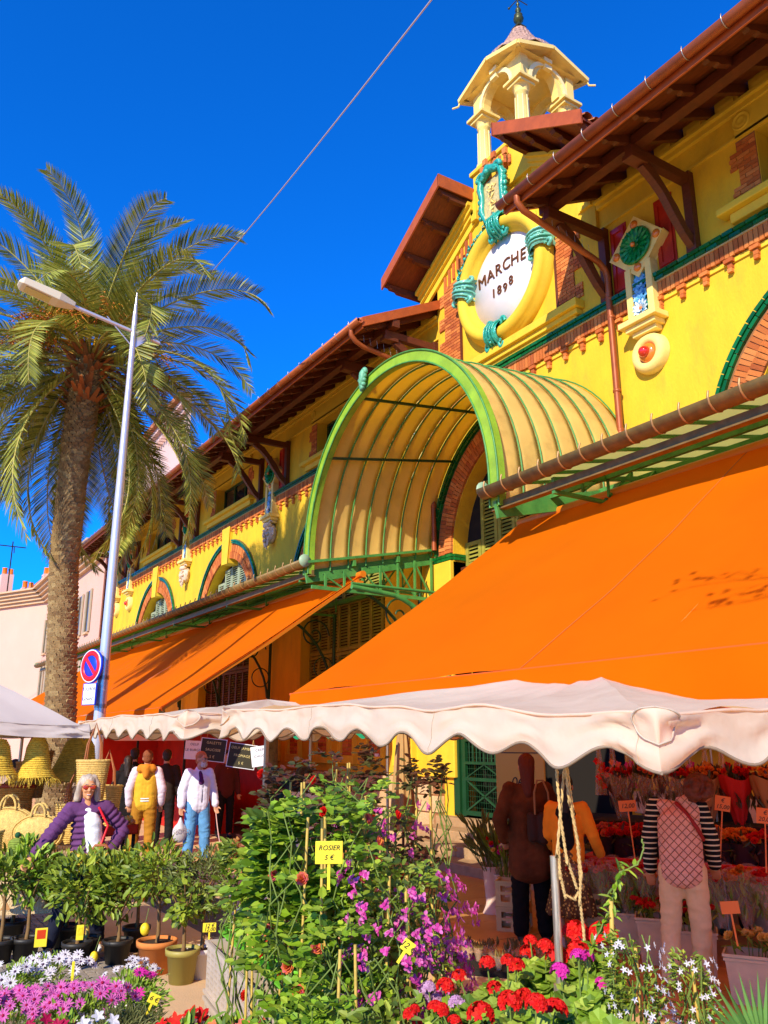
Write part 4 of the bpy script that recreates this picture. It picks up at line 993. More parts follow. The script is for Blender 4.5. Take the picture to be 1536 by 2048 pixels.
# facade running away from the corner A to B (receding to the right behind the palm), side wall from A to the left
A0 = pt(64, 1483, 62); B0 = pt(178, 1483, 46); C0 = pt(-60, 1483, 66)
for v in (A0, B0, C0): v.z = 0
z_at = lambda pxx, pyy, P_: pt(pxx, pyy, (P_.x*math.sin(R_(YAW))+P_.y*math.cos(R_(YAW)))).z
HT = z_at(64, 1200, A0)
m = MB()
for a, b_ in ((A0, B0), (C0, A0)):
    bk = V(-.2, 12, 0)
    m.add([hw(a), hw(b_), hw(b_)+V(0,0,HT), hw(a)+V(0,0,HT)], [(0,1,2,3)])
bk = V(4, 14, 0)
m.add([hw(C0)+V(0,0,HT), hw(A0)+V(0,0,HT), hw(B0)+V(0,0,HT), hw(B0)+bk+V(0,0,HT), hw(C0)+bk+V(0,0,HT)], [(0,1,2,3,4)])
m.add([hw(B0), hw(B0)+bk, hw(B0)+bk+V(0,0,HT), hw(B0)+V(0,0,HT)], [(0,1,2,3)])
part('wall', m, PINK, hs_)
def band(a, b_, z0, z1, d, mm, nm, par):
    xd = (b_-a).normalized(); n = V(xd.y, -xd.x, 0)
    if n.dot(CAMP-a) < 0: n = -n
    vs = [hw(p)+n*dd+V(0,0,z) for z in (z0, z1) for dd in (0, d) for p in (a-xd*.0, b_)]
    return part(nm, MB().add(vs, [(0,2,3,1), (4,5,7,6), (0,1,5,4), (2,6,7,3), (0,4,6,2), (1,3,7,5)]), mm, par)
for a, b_ in ((A0, B0), (C0, A0)):
    for k in range(4): band(a, b_, HT+k*.22-.2, HT+.22+k*.22-.2, .25+.22*k, PEACH, 'cornice', hs_)
    band(a, b_, HT+.68, HT+.80, 1.15, PEACH, 'gutter', hs_)
rb = MB(); up = V(0,0,HT+.8); ctr = hw((A0+B0)/2)+V(1,7,HT+3.0); ctr2 = hw((A0+C0)/2)+V(2,8,HT+2.6)
rb.add([hw(A0)+up, hw(B0)+up, ctr, hw(C0)+up, ctr2], [(0,1,2), (3,0,4), (0,2,4)]); part('roof', rb, ROOFT, hs_)
xd = (B0-A0).normalized(); n_ = V(xd.y, -xd.x, 0); LN = (B0-A0).length
fl = [(z_at(80, 1310, A0.lerp(B0, .25)), 2.4), (z_at(68, 1415, A0), 3.0), (HT-9.2, 2.6)]
for zf, hh in ((HT-4.1, 2.5), (HT-8.0, 3.1), (HT-12, 3)):
    k = 1.2
    while k < LN-1:
        house_window(None, hs_, hw(A0)+xd*k+V(0,0,zf), xd, .85, hh, None); k += 2.35
for q, (pxx, hh) in enumerate(((52, 1.6), (92, 1.2), (98, 1.2), (8, 1.3))):
    P_ = pt(pxx, 1200, 66); P_.z = HT+ (1.1 if q < 1 else 2.2); c = part('chimney', MB().cbox(hw(P_)-V(0,0,.3), (.9,.9,1.6)), PINK2, hs_)
    part('chimney_pot', MB().lathe([(.2,0),(.18,.5),(.22,.55),(.0,.56)], hw(P_)+V(-.2,0,.5), 10).lathe([(.2,0),(.18,.5),(.0,.51)], hw(P_)+V(.25,0,.5), 10), AWNP, c)
P_ = pt(12, 1200, 64); z0 = HT+.8
part('roof_aerial', MB().tube([hw(V(P_.x,P_.y,z0)), hw(V(P_.x,P_.y,z0+4.2))], .05, 6).bar(hw(V(P_.x-1,P_.y,z0+3.8)), hw(V(P_.x+1,P_.y,z0+3.8)), .07).bar(hw(V(P_.x,P_.y-1,z0+3.5)), hw(V(P_.x+.3,P_.y+1,z0+3.5)), .07), DARK, hs_)
# house right behind the palm, with a painted blind window
A1 = pt(150, 1483, 54); B1 = pt(250, 1483, 44); A1.z = B1.z = 0
h2 = thing('blank_pink_house', 'tall flat pale pink house wall with one blind window between palm and lamp post', 'house', tuple(A1))
HT2 = z_at(200, 1130, A1); xd = (B1-A1).normalized(); n2 = V(xd.y, -xd.x, 0)
q = [V(0,0,0)-xd*.6, B1-A1+xd*3]; w2 = V(A1.x, A1.y, 0).normalized()*9
part('wall', MB().add([q[0], q[1], q[1]+V(0,0,HT2), q[0]+V(0,0,HT2), q[0]+w2, q[1]+w2, q[1]+w2+V(0,0,HT2), q[0]+w2+V(0,0,HT2)], [(0,1,2,3), (4,7,6,5), (0,3,7,4), (1,5,6,2), (3,2,6,7)]), PINK2, h2)
W0 = V(0,0,0)+xd*((pt(180,1483,45)-A1).dot(xd)); zb = z_at(180, 1252, A1); zt = z_at(183, 1172, A1)
def bx2(a0, a1, z0, z1, d0, d1): return MB().add([W0 + xd*a + n2*d + V(0,0,z) for z in (z0, z1) for d in (d0, d1) for a in (a0, a1)], [(0,2,3,1), (4,5,7,6), (0,1,5,4), (2,6,7,3), (0,4,6,2), (1,3,7,5)])
bw_ = part('blind_window', bx2(-.45, .45, zb, zt, .005, .02), mat('cream_blind', (.85,.74,.50), .8), h2); part('window_sill', bx2(-.6,.6,zb-.12,zb,.0,.15), PEACH, bw_)
# tall house rising behind the end of the hall roof
A2 = pt(200, 1483, 76); B2 = pt(330, 1483, 58); A2.z = B2.z = 0
h3 = thing('tall_pale_house', 'pale house top with a dentilled cornice showing above the far end of the hall roof', 'house', tuple(A2))
HT3 = z_at(240, 960, A2); xd = (B2-A2).normalized(); n3 = V(xd.y, -xd.x, 0); q = [V(0,0,0)-xd*.8, B2-A2+xd*1]; w3 = V(A2.x, A2.y, 0).normalized()*9
part('wall', MB().add([q[0], q[1], q[1]+V(0,0,HT3), q[0]+V(0,0,HT3), q[0]+w3, q[1]+w3, q[1]+w3+V(0,0,HT3), q[0]+w3+V(0,0,HT3)], [(0,1,2,3), (4,7,6,5), (0,3,7,4), (1,5,6,2), (3,2,6,7)]), PINK2, h3)
for k in range(3):
    vs = [p + n3*d + V(0,0,z) for z in (HT3-.5+.4*k, HT3-.1+.4*k) for d in (0, .3+.35*k) for p in q]
    part('cornice', MB().add(vs, [(0,2,3,1), (4,5,7,6), (0,1,5,4), (2,6,7,3), (0,4,6,2), (1,3,7,5)]), PINK2 if k < 2 else ROOFT, h3)
m = MB()
for k in range(24): p = q[0]+xd*(k*.7+.2); m.bar(p+n3*.02+V(0,0,HT3-.75), p+n3*.5+V(0,0,HT3-.75), .25)
part('dentil', m, PINK2, h3, kind='stuff')
# ------------------------------------------------------------------ date palm
PX, PY = 3.62, 17.6; CH = 10.05
palm = thing('palm_tree', 'tall date palm with arching feathery fronds and orange fruit stalks beside the lamp post', 'palm tree', (PX, PY, 0))
FROND = mat('palm_leaflet', (.16,.17,.035), .5, island=[(.18,.22,.02),(.42,.44,.06),(.08,.12,.01),(.60,.58,.11),(.26,.30,.03),(.05,.07,.01)], trans=.25, spec=.5)
RACH = mat('frond_stalk', (.42,.36,.08), .5)
DRYF = mat('dry_frond', (.34,.20,.05), .7, island=[(.36,.22,.06),(.24,.13,.03),(.42,.28,.08)])
BARK = mat('palm_bark', (.30,.19,.08), .95, island=[(.34,.22,.09),(.24,.14,.055),(.40,.28,.12),(.18,.10,.04)], var=.25, vscale=20, bump=.9, bscale=45)
def bend(z): return float(np.interp(z, [0, 2.5, 5.5, 7.5, 10.5], [0, .06, .30, .30, .20]))
BD = Vector((-.846, .533, 0))
def trunk_r(z): return .40 if z < .4 else float(np.interp(z, [0, 3, 5, 8, 9.6, 10.2], [.33, .28, .275, .285, .31, .24]))
m = MB(); nn = 40
m.grid(lambda u, v: (lambda z, a: Vector(((trunk_r(z)-.02)*math.cos(a)+BD.x*bend(z), (trunk_r(z)-.02)*math.sin(a)+BD.y*bend(z), z)))(v*10.2, u*2*PI), 24, 60, closeu=True)
tr = part('trunk', m, BARK, palm)
m = MB(); z = .05; row = 0
while z < 9.9:                                             # old leaf bases as overlapping scales
    n = 15; fine = z < 7.0
    for k in range(n):
        a = 2*PI*(k+.5*(row % 2))/n + rnd(-.05,.05); r = trunk_r(z)-.015; hh = .10+rnd(-.02,.02); w = .16
        d = Vector((math.cos(a), math.sin(a), 0)); s = Vector((-d.y, d.x, 0)); c = d*r+V(0,0,z)+BD*bend(z); out = .025+rnd(0,.022)+(.03 if z > 8 else 0)
        m.add([c-s*w/2, c+s*w/2, c+s*w*.32+V(0,0,hh)+d*out, c-s*w*.32+V(0,0,hh)+d*out, c-s*w*.3+V(0,0,hh*1.15), c+s*w*.3+V(0,0,hh*1.15)], [(0,1,2,3), (3,2,5,4), (0,3,4), (1,5,2)])
    z += .082; row += 1
part('bark_scale', m, BARK, tr, kind='stuff')
def frond_mesh(L, droop, tip, seed, dry=False, nleaf=104):
    rr = random.Random(seed); m = MB(); R = MB(); pts = []; p = Vector((0,0,0)); e0 = 0.0; seg = 26
    side0 = rr.uniform(-.10, .10)
    for i in range(seg+1):
        t = i/seg; pts.append(p.copy()); el = e0 - droop*t**1.35 - tip*max(0, t-.6)**1.2
        p = p + Vector((math.cos(el), side0*t, math.sin(el)))*L/seg
    R.tube(pts, [lerp(.032, .006, i/seg) for i in range(seg+1)], 5)
    leaves = MB()
    for k in range(nleaf):
        t = lerp(.13, .995, k/nleaf); q = t*seg; i = min(seg-1, int(q)); c = pts[i].lerp(pts[i+1], q-i); tan = (pts[i+1]-pts[i]).normalized()
        up = Vector((0,0,1)); sd = tan.cross(up).normalized(); up = sd.cross(tan)
        ll = L*.148*math.sin(PI*min(1, .16+t*.80))**.6*rr.uniform(.9, 1.08)
        for s in (-1, 1):
            fwd = lerp(.45, 1.1, t)
            d = (sd*s*1.0 + tan*fwd + up*rr.uniform(.18, .34) - V(0,0,.04)).normalized()
            w = .036; mid = c + d*ll*.55 - V(0,0,ll*.03); tipp = c + d*ll - V(0,0,ll*rr.uniform(.05,.15)); wv = tan*w/2 + up*rr.uniform(-.3,.3)*w
            leaves.add([c-wv*.6, c+wv*.6, mid+wv, mid-wv, tipp], [(0,1,2,3), (3,2,4)])
    return leaves.mesh('frond'), R.mesh('stalk')
def frond(proto, az, el, z, roll=0, sc=1.0, dry=False, r0=.16):
    lm, sm = proto
    o = bpy.data.objects.new('frond', lm); COL.objects.link(o); o.parent = palm
    if not lm.materials: lm.materials.append(DRYF if dry else FROND)
    o.location = (r0*math.cos(az)+BD.x*.2, r0*math.sin(az)+BD.y*.2, z); o.rotation_euler = (Matrix.Rotation(az, 4, 'Z') @ Matrix.Rotation(-el, 4, 'Y') @ Matrix.Rotation(roll, 4, 'X')).to_euler(); o.scale = (sc, sc, sc)
    s = bpy.data.objects.new('frond_stalk', sm); COL.objects.link(s); s.parent = o
    if not sm.materials: sm.materials.append(RACH)
protosA = [frond_mesh(4.7, 1.75, .7, 10+i) for i in range(3)]      # arching
protosB = [frond_mesh(4.3, .85, 2.2, 20+i) for i in range(3)]      # upright with a hooked tip
protosC = [frond_mesh(4.9, 1.15, .4, 30+i) for i in range(3)]      # hanging
rr = random.Random(21)
tiers = [(6, 80, protosB, 1.0), (7, 62, protosB, 1.0), (9, 44, protosA, 1.0), (10, 26, protosA, 1.0), (10, 8, protosA, .98), (11, -10, protosC, .95), (10, -28, protosC, .92), (10, -46, protosC, .95), (7, -64, protosC, .92)]
for n, el, pr_, sc in tiers:
    a0 = rr.uniform(0, 6)
    for k in range(n):
        az = a0+2*PI*k/n+rr.uniform(-.13, .13); e = R_(el+rr.uniform(-7, 7)); da = abs((az+R_(104)+PI) % (2*PI)-PI)
        if el < 0 and da < R_(30 if el > -20 else 44): continue          # lower fronds were cut away on the street side
        frond(pr_[rr.randrange(3)], az, e, CH+.25*math.sin(e)+rr.uniform(-.1,.1), R_(rr.uniform(-25, 25)), sc*rr.uniform(.9, 1.06))
# fruit stalks: sprays of thin orange strands
FR = mat('fruit_stalk', (.66,.34,.03), .6, island=[(.70,.38,.03),(.60,.27,.02),(.74,.46,.06)])
FRUIT = mat('date_fruit', (.60,.12,.01), .5, island=[(.62,.13,.01),(.5,.07,.01),(.7,.25,.02)])
for k in range(26):
    az = rr.uniform(0, 2*PI); el = R_(rr.uniform(0, 75)); m = MB(); d = Vector((math.cos(az)*math.cos(el), math.sin(az)*math.cos(el), math.sin(el)))
    st = Vector((0,0,CH+.1))+BD*.2; end = st + d*1.35 + V(0,0,-.1)
    m.tube([st, st+d*.6+V(0,0,.1), end], [.035,.03,.015], 6)
    fm = MB()
    for q in range(44):
        a = end - d*rr.uniform(0,.35); e2 = Vector((rr.uniform(-1,1), rr.uniform(-1,1), rr.uniform(-1,.1)))*.52 + d*.25
        b1 = a+e2*.6+V(0,0,.03); b2 = a+e2+V(0,0,-.16); m.tube([a, b1, b2], [.009,.008,.005], 3, cap=False)
        for w in range(2): fm.ball(b1.lerp(b2, rr.random())+V(0,0,-.01), .022, 5, 3)
    s = part('fruit_cluster', m, FR, palm); part('date', fm, FRUIT, s, kind='stuff')
m = MB()                                                   # cut stubs and fibre under the crown
for k in range(120):
    az = rr.uniform(0, 2*PI); z = rr.uniform(8.9, 10.2); r = .27; d = Vector((math.cos(az), math.sin(az), .7)).normalized(); L = rr.uniform(.18,.45)
    s = Vector((-d.y, d.x, 0)).normalized(); c = Vector((math.cos(az)*r, math.sin(az)*r, z))+BD*.22; m.add([c-s*.07, c+s*.07, c+d*L+s*.035, c+d*L-s*.035, c+V(0,0,.07), c+d*L+V(0,0,.03)], [(0,1,2,3), (0,3,5,4), (1,4,5,2), (2,5,3)])
part('frond_stub', m, mat('orange_stub', (.45,.13,.03), .85, island=[(.5,.14,.03),(.30,.12,.04),(.2,.09,.03)]), palm, kind='stuff')
# ------------------------------------------------------------------ people: one continuous body each, clothes as children
PENDING = []
SKIN = mat('skin', (.62,.30,.16), .55, var=.06, vscale=12, bump=.05, bscale=60)
SKIN2 = mat('warm_skin', (.52,.22,.10), .55, var=.06, vscale=12)
def blob(name, caps, m, parent, vox=.013, sm=4, label=None):
    """caps: ('c', p0, p1, r0, r1) tapered capsules or ('e', centre, radii[, M]) ellipsoids, fused into one skin"""
    mb = MB()
    for c in caps:
        if c[0] == 'c':
            p0, p1, r0, r1 = Vector(c[1]), Vector(c[2]), c[3], c[4]; n = 6
            d = (p1-p0); L = d.length; pts = []; rs = []
            if L < 1e-5: mb.ball(p0, r0, 14, 10); continue
            d.normalize()
            for i in range(4): a = PI/2*(1-i/4); pts.append(p0-d*r0*math.sin(a)); rs.append(max(.0005, r0*math.cos(a)))
            for i in range(5): pts.append(p0.lerp(p1, i/4)); rs.append(lerp(r0, r1, i/4))
            for i in range(1, 5): a = PI/2*i/4; pts.append(p1+d*r1*math.sin(a)); rs.append(max(.0005, r1*math.cos(a)))
            mb.tube(pts, rs, 14, cap=True)
        else:
            mb.ball(c[1], 1, 18, 12, c[2], c[3] if len(c) > 3 else None) if len(c) < 4 else mb.ball(c[1], 1, 18, 12, (1,1,1), c[3] @ Matrix.Diagonal((*c[2], 1)))
    o = part(name, mb, m, parent, label=label)
    r = o.modifiers.new('fuse', 'REMESH'); r.mode = 'VOXEL'; r.voxel_size = vox; r.use_smooth_shade = True
    s = o.modifiers.new('soft', 'SMOOTH'); s.iterations = sm; s.factor = .5
    PENDING.append(o); return o
def bake_pending():
    bpy.context.view_layer.update(); dg = bpy.context.evaluated_depsgraph_get()
    for o in PENDING:
        me = bpy.data.meshes.new_from_object(o.evaluated_get(dg)); ms = list(o.data.materials); old = o.data
        o.modifiers.clear(); o.data = me
        if not me.materials:
            for q in ms: me.materials.append(q)
        me.polygons.foreach_set('use_smooth', [True]*len(me.polygons)); bpy.data.meshes.remove(old); nm = o.name.split('.')[0]
        if nm in ('jacket', 'trousers', 'sleeve', 'skirt', 'hair', 'beard', 'hood', 'dark_gilet', 't_shirt'):      # folds and locks
            hair_ = nm in ('hair', 'beard'); co = np.empty(len(me.vertices)*3); no = np.empty(len(me.vertices)*3); me.vertices.foreach_get('co', co); me.vertices.foreach_get('normal', no); co = co.reshape(-1,3); no = no.reshape(-1,3)
            for i in range(len(co)):
                p = Vector(co[i])
                if hair_: h = noise.noise(Vector((p.x*60, p.y*60, p.z*9)))*.005
                else:
                    q = p+Vector((0,0,.06*noise.noise(p*5))); h = -abs(noise.noise(Vector((q.x*6+3, q.y*6, q.z*(15 if nm != 'skirt' else 3)))))*(.012 if nm != 'trousers' else .016)+.004+noise.noise(p*22)*.0025
                co[i] += no[i]*h
            me.vertices.foreach_set('co', co.ravel()); me.update()
    PENDING.clear()
def hand(wr, el, side, fwd, caps, grip=.5):
    """palm, four unequal bent fingers and a thumb, from the wrist away from the elbow"""
    wr = Vector(wr); d = (wr-Vector(el)).normalized(); f = Vector(fwd); f = (f-d*f.dot(d)).normalized(); s = d.cross(f)
    pc = wr+d*.045; caps.append(('c', wr, wr+d*.02, .026, .03))
    for i, (L, o_) in enumerate(((.070,-.030), (.080,-.010), (.075,.010), (.060,.029))):
        b = wr+d*.085+s*o_; caps.append(('c', wr+d*.03+s*o_*.8, b, .016, .0125))
        d1 = (d*math.cos(grip*.8)+f*math.sin(grip*.8)); d2 = (d*math.cos(grip*2)+f*math.sin(grip*2))
        m_ = b+d1*L*.55; caps.append(('c', b, m_, .0115, .0105)); caps.append(('c', m_, m_+d2*L*.45, .0105, .009))
    t = wr+d*.03-s*.03; q = t+(d*.6-s*.7+f*.45).normalized()*.045; caps.append(('c', t, q, .014, .0125)); caps.append(('c', q, q+(d*.9-s*.2+f*.5).normalized()*.032, .012, .010))
DEF = dict(pel=(0,0,.96), che=(0,.0,1.28), nec=(0,.01,1.49), hea=(0,-.015,1.64), shL=(.18,0,1.42), shR=(-.18,0,1.42), elL=(.25,.03,1.13), elR=(-.25,.03,1.13),
           wrL=(.26,-.06,.88), wrR=(-.26,-.06,.88), hiL=(.095,0,.92), hiR=(-.095,0,.92), knL=(.11,-.01,.50), knR=(-.11,-.01,.50), anL=(.12,.03,.09), anR=(-.12,.03,.09))
def person(label, loc, rz, h=1.72, J={}, top=None, trousers=None, shoes=None, skin=SKIN, fat=1.0, puffy=False, sleeves=True, sleeve_m=None, face=True, coat=0, skirt=None, hairm=None, hair='short', extra=None, group=None, headturn=0, hands=True, grip=.45, vox=.013, headpitch=0):
    P = thing('person', label, 'person', loc, rz, group); k = h/1.76
    j = {a: Vector(J.get(a, b))*k for a, b in DEF.items()}
    MH = Matrix.Rotation(headturn, 4, 'Z') @ Matrix.Rotation(headpitch, 4, 'X'); hc = j['hea']
    H = lambda x, y, z: hc + (MH @ Vector((x, y, z)))*k
    f = fat*k; caps = []
    R3 = MH
    caps += [('e', H(0,.008,.025), (.077*k,.098*k,.098*k), R3), ('e', H(0,-.028,-.055), (.056*k,.066*k,.068*k), R3), ('c', H(0,-.09,.012), H(0,-.116,-.028), .011*k, .017*k), ('e', H(0,-.088,-.105), (.022*k,.02*k,.018*k), R3),
             ('e', H(.077,.01,-.01), (.012*k,.024*k,.034*k), R3), ('e', H(-.077,.01,-.01), (.012*k,.024*k,.034*k), R3), ('e', H(.034,-.082,-.028), (.024*k,.02*k,.022*k), R3), ('e', H(-.034,-.082,-.028), (.024*k,.02*k,.022*k), R3),
             ('c', H(-.045,-.086,.030), H(.045,-.086,.030), .011*k, .011*k), ('c', j['nec']-V(0,0,.05)*k, H(0,.02,-.06), .056*k, .052*k),
             ('c', j['che'], j['nec']-V(0,0,.08)*k, .095*f, .07*f), ('c', j['pel'], j['che'], .095*f, .095*f)]
    for s in 'LR':
        sh, el, wr = j['sh'+s], j['el'+s], j['wr'+s]
        caps += [('c', j['nec']-V(0,0,.07)*k, sh, .05*k, .052*k), ('c', sh, el, .05*f, .040*f), ('c', el, wr, .039*f, .024*k)]
        if hands: hand(wr, el, s, V(0,-1,0) if abs((wr-el).normalized().y) < .8 else V(0,0,-1), caps, grip)
        caps += [('c', j['hi'+s], j['kn'+s], .082*f, .055*f), ('c', j['kn'+s], j['an'+s], .052*f, .034*k), ('c', j['an'+s], j['an'+s]+V(0,-.13,-.055)*k, .035*k, .03*k)]
    blob('body', caps, skin, P, vox*.75, 3)
    if top:
        c = []; tb = .03
        if puffy:
            def puff(a, b_, r0, r1, n, fl=1.0):
                a, b_ = Vector(a), Vector(b_); d = (b_-a).normalized(); q = V(0,0,1).rotation_difference(d).to_matrix().to_4x4()
                for i in range(n):
                    t = (i+.5)/n; r = lerp(r0, r1, t); c.append(('e', a.lerp(b_, t), (r*fl, r*(.82 if fl > 1 else 1), (b_-a).length/n*.66), q))
            puff(j['pel']-V(0,0,.02)*k, j['nec']-V(0,0,.07)*k, .165*f, .145*f, 8, 1.22)
            for s in 'LR': puff(j['sh'+s]+V(0,0,.0), j['el'+s], .090*k, .080*k, 5); puff(j['el'+s], j['wr'+s], .078*k, .060*k, 5); c.append(('c', j['nec']-V(0,0,.09)*k, j['sh'+s], .075*k, .085*k))
            c.append(('c', j['nec']-V(0,-.03,.04)*k, j['nec']+V(0,.02,.035)*k, .082*k, .075*k))
        else:
            low = j['pel']-V(0,0,.06+coat)*k
            c += [('c', j['che']+V(.05,0,.0)*k, j['nec']+V(.03,.01,-.10)*k, .125*f, .085*f), ('c', j['che']+V(-.05,0,.0)*k, j['nec']+V(-.03,.01,-.10)*k, .125*f, .085*f)]
            for sx in (-.055, 0, .055): c.append(('c', low+V(sx*(1+coat),0,0)*k, j['che']+V(sx,0,0)*k, (.122+.10*coat)*f, .122*f))
            c.append(('c', j['nec']-V(0,0,.06)*k, j['nec']+V(0,.008,-.015)*k, .072*k, .062*k))
            for s in 'LR':
                c.append(('c', j['nec']-V(0,0,.10)*k, j['sh'+s], .07*k, .068*k))
                if sleeves: 
                    tgt = c if sleeve_m is None else []
                    tgt += [('c', j['sh'+s], j['el'+s], .074*f, .068*f), ('c', j['el'+s], j['el'+s].lerp(j['wr'+s], .88), .067*f, .056*f), ('c', j['el'+s].lerp(j['wr'+s], .93), j['el'+s].lerp(j['wr'+s], .97), .044*f, .044*f)]
                    if sleeve_m is not None: blob('sleeve', tgt, sleeve_m, P, vox)
        blob('jacket' if puffy or coat or face else 'jacket', c, top, P, vox, 1 if puffy else 4)
    if trousers:
        c = [('c', j['pel']-V(.05,0,.03)*k, j['pel']+V(-.05,0,.0)*k, .112*f, .112*f), ('c', j['pel']-V(-.05,0,.03)*k, j['pel']+V(.05,0,.0)*k, .112*f, .112*f)]
        for s in 'LR': c += [('c', j['hi'+s], j['kn'+s], .102*f, .086*f), ('c', j['kn'+s], j['an'+s]+V(0,0,.03), .084*f, .074*f)]
        blob('trousers', c, trousers, P, vox)
    if skirt:
        c = []
        for i in range(9):
            t = i/8; z0 = j['pel'].z+.06*k; c.append(('e', V(lerp(j['pel'].x,0,t), lerp(j['pel'].y,0,t), lerp(z0, .38*k, t)), (lerp(.15,.235,t)*f, lerp(.13,.19,t)*f, .08*k)))
        for i in range(12): a = i*PI/6; c.append(('c', V(.10*math.cos(a), .09*math.sin(a), .9*k), V(.235*math.cos(a), .19*math.sin(a), .36*k), .03, .028))
        blob('skirt', c, skirt, P, vox)
    if shoes:
        for s in 'LR':
            a = j['an'+s]; blob('shoe', [('c', V(a.x, a.y+.02, a.z-.045*k), V(a.x, a.y-.17*k, a.z-.058*k), .042*k, .036*k), ('c', V(a.x, a.y+.01, a.z-.03*k), a+V(0,0,.01), .043*k, .042*k)], shoes, P, .010, 2)
    if hairm:
        c = [('e', H(0,.022,.045), (.086*k,.102*k,.095*k), R3), ('e', H(0,.055,-.005), (.074*k,.06*k,.085*k), R3)]
        if hair == 'bob':
            for s in (-1, 1): c += [('c', H(s*.055,.0,.105), H(s*.092,-.01,.03), .03*k, .03*k), ('c', H(s*.092,-.01,.03), H(s*.105,.015,-.12), .032*k, .036*k), ('c', H(s*.06,.05,.03), H(s*.075,.055,-.13), .045*k, .035*k)]
            c.append(('c', H(0,.07,.0), H(0,.07,-.13), .05*k, .04*k))
        if hair == 'long': c += [('c', H(0,.06,0), H(0,.09,-.25), .08*k, .06*k)]
        if hair == 'curly':
            rq = random.Random(4)
            for i in range(46):
                a, b_ = rq.uniform(0, 2*PI), rq.uniform(-.4, 1.4); c.append(('e', H(.10*math.cos(a)*math.cos(b_), .035+.11*math.sin(a)*math.cos(b_), .02+.11*math.sin(b_)), (.034*k,)*3))
        blob('hair', c, hairm, P, .008 if hair != 'curly' else .010, 1 if hair == 'curly' else 2)
    if face:
        for s in (-1, 1):
            part('eye', MB().ball(H(s*.031,-.083,.010), .0125*k, 10, 7), mat('eye_white', (.7,.66,.6), .2), P)
            part('iris', MB().ball(H(s*.031,-.092,.009), .0062*k, 8, 6), BLACK, P)
            part('eyebrow', MB().tube([H(s*.014,-.099,.033), H(s*.032,-.1,.040), H(s*.050,-.09,.033)], .004*k, 5), hairm or DARK, P)
        part('lips', MB().tube([H(-.024,-.094,-.070), H(0,-.103,-.073), H(.024,-.094,-.070)], [.003*k,.0075*k,.003*k], 7), mat('lips', (.45,.10,.06), .4), P)
    if extra: extra(P, j, H, k)
    return P
def toward(p, q=(0,0)): return math.atan2(q[1]-p[1], q[0]-p[0]) + PI/2      # rz that turns a figure's front (-y) from p to q
def ground_at(pxx, pyy): 
    r = pt(pxx, pyy, 1.0)-CAMP; k = -CAMZ/r.z; return CAMP + r*k
JEANS = mat('blue_jeans', (.10,.28,.52), .8, var=.25, vscale=5, bump=.3, bscale=40)
def cloth(n, c, **k): return mat(n, c, .85, var=k.pop('var', .1), vscale=k.pop('vscale', 8), bump=.35, bscale=14, spec=.15, **k)
PURP = cloth('purple_puffer', (.13,.045,.14), var=.15); 
# --- woman in the purple puffer jacket
p1 = pt(178, 1650, 9.0); l1 = (p1.x, p1.y, 0)
def ex1(P, j, H, k):
    blob('t_shirt', [('c', j['pel']+V(.045,-.085,.06), j['che']+V(.02,-.10,.02), .085, .085), ('c', j['che']+V(.02,-.10,.02), j['nec']+V(0,-.05,-.10), .085, .05)], mat('white_t_shirt', (.84,.84,.86), .8), P, .01)
    part('belt', MB().lathe([(.165,-.02),(.17,-.02),(.17,.02),(.165,.02)], j['pel']+V(.0,-.01,-.0), 24, sy=.86), mat('navy_leather', (.02,.025,.09), .3), P)
    part('buckle', MB().box(-.03,.03,-.015,.0,-.022,.022, Matrix.Translation(j['pel']+V(.02,-.155,0))), STEEL, P)
    L = mat('amber_lens', (.42,.03,.008), .08, coat=.8)
    for s in (-1, 1): part('sunglass_lens', MB().ball(H(s*.034,-.105,.006), .034*k, 14, 8, (1.0,.22,.72)), L, P)
    part('glasses_frame', MB().tube([H(-.068,-.10,.022), H(0,-.116,.022), H(.068,-.10,.022)], .0045, 6).tube([H(-.068,-.10,.020), H(-.083,0,.01)], .004, 5).tube([H(.068,-.10,.020), H(.083,0,.01)], .004, 5), mat('amber_frame', (.55,.22,.05), .3), P)
    part('smile', MB().tube([H(-.02,-.101,-.068), H(0,-.108,-.072), H(.02,-.101,-.068)], .003, 5), WHITES, P)
    m = MB(); m.tube([j['nec']+V(.10,-.06,-.05), j['che']+V(.17,-.13,-.02), j['pel']+V(.08,-.17,.05), j['pel']+V(-.10,-.2,-.15)], .012, 6); part('bag_strap', m, REDS, P)
woman1 = person('smiling woman with grey bob, amber sunglasses and open purple puffer jacket over white top', l1, toward(l1)+.12, 1.66,
   dict(pel=(.02,.02,.96), che=(.0,.01,1.27), nec=(-.03,-.01,1.49), hea=(-.045,-.03,1.64), shL=(.16,.02,1.42), shR=(-.20,-.01,1.41), elL=(.38,.06,1.20), wrL=(.22,-.10,.98), elR=(-.40,-.10,1.16), wrR=(-.56,-.22,.97), hiL=(.10,0,.93), hiR=(-.08,0,.93), knL=(.13,-.02,.50), knR=(-.20,-.06,.52), anL=(.20,.10,.09), anR=(-.30,-.04,.09)),
   top=PURP, puffy=True, trousers=cloth('dark_navy_trousers', (.012,.014,.03)), shoes=WHITES, hairm=mat('grey_hair', (.45,.36,.27), .5, var=.35, vscale=60, stretch=(1,1,.15)), hair='bob', extra=ex1, vox=.011, skin=mat('tanned_skin', (.68,.30,.13), .5, var=.05), fat=.96)
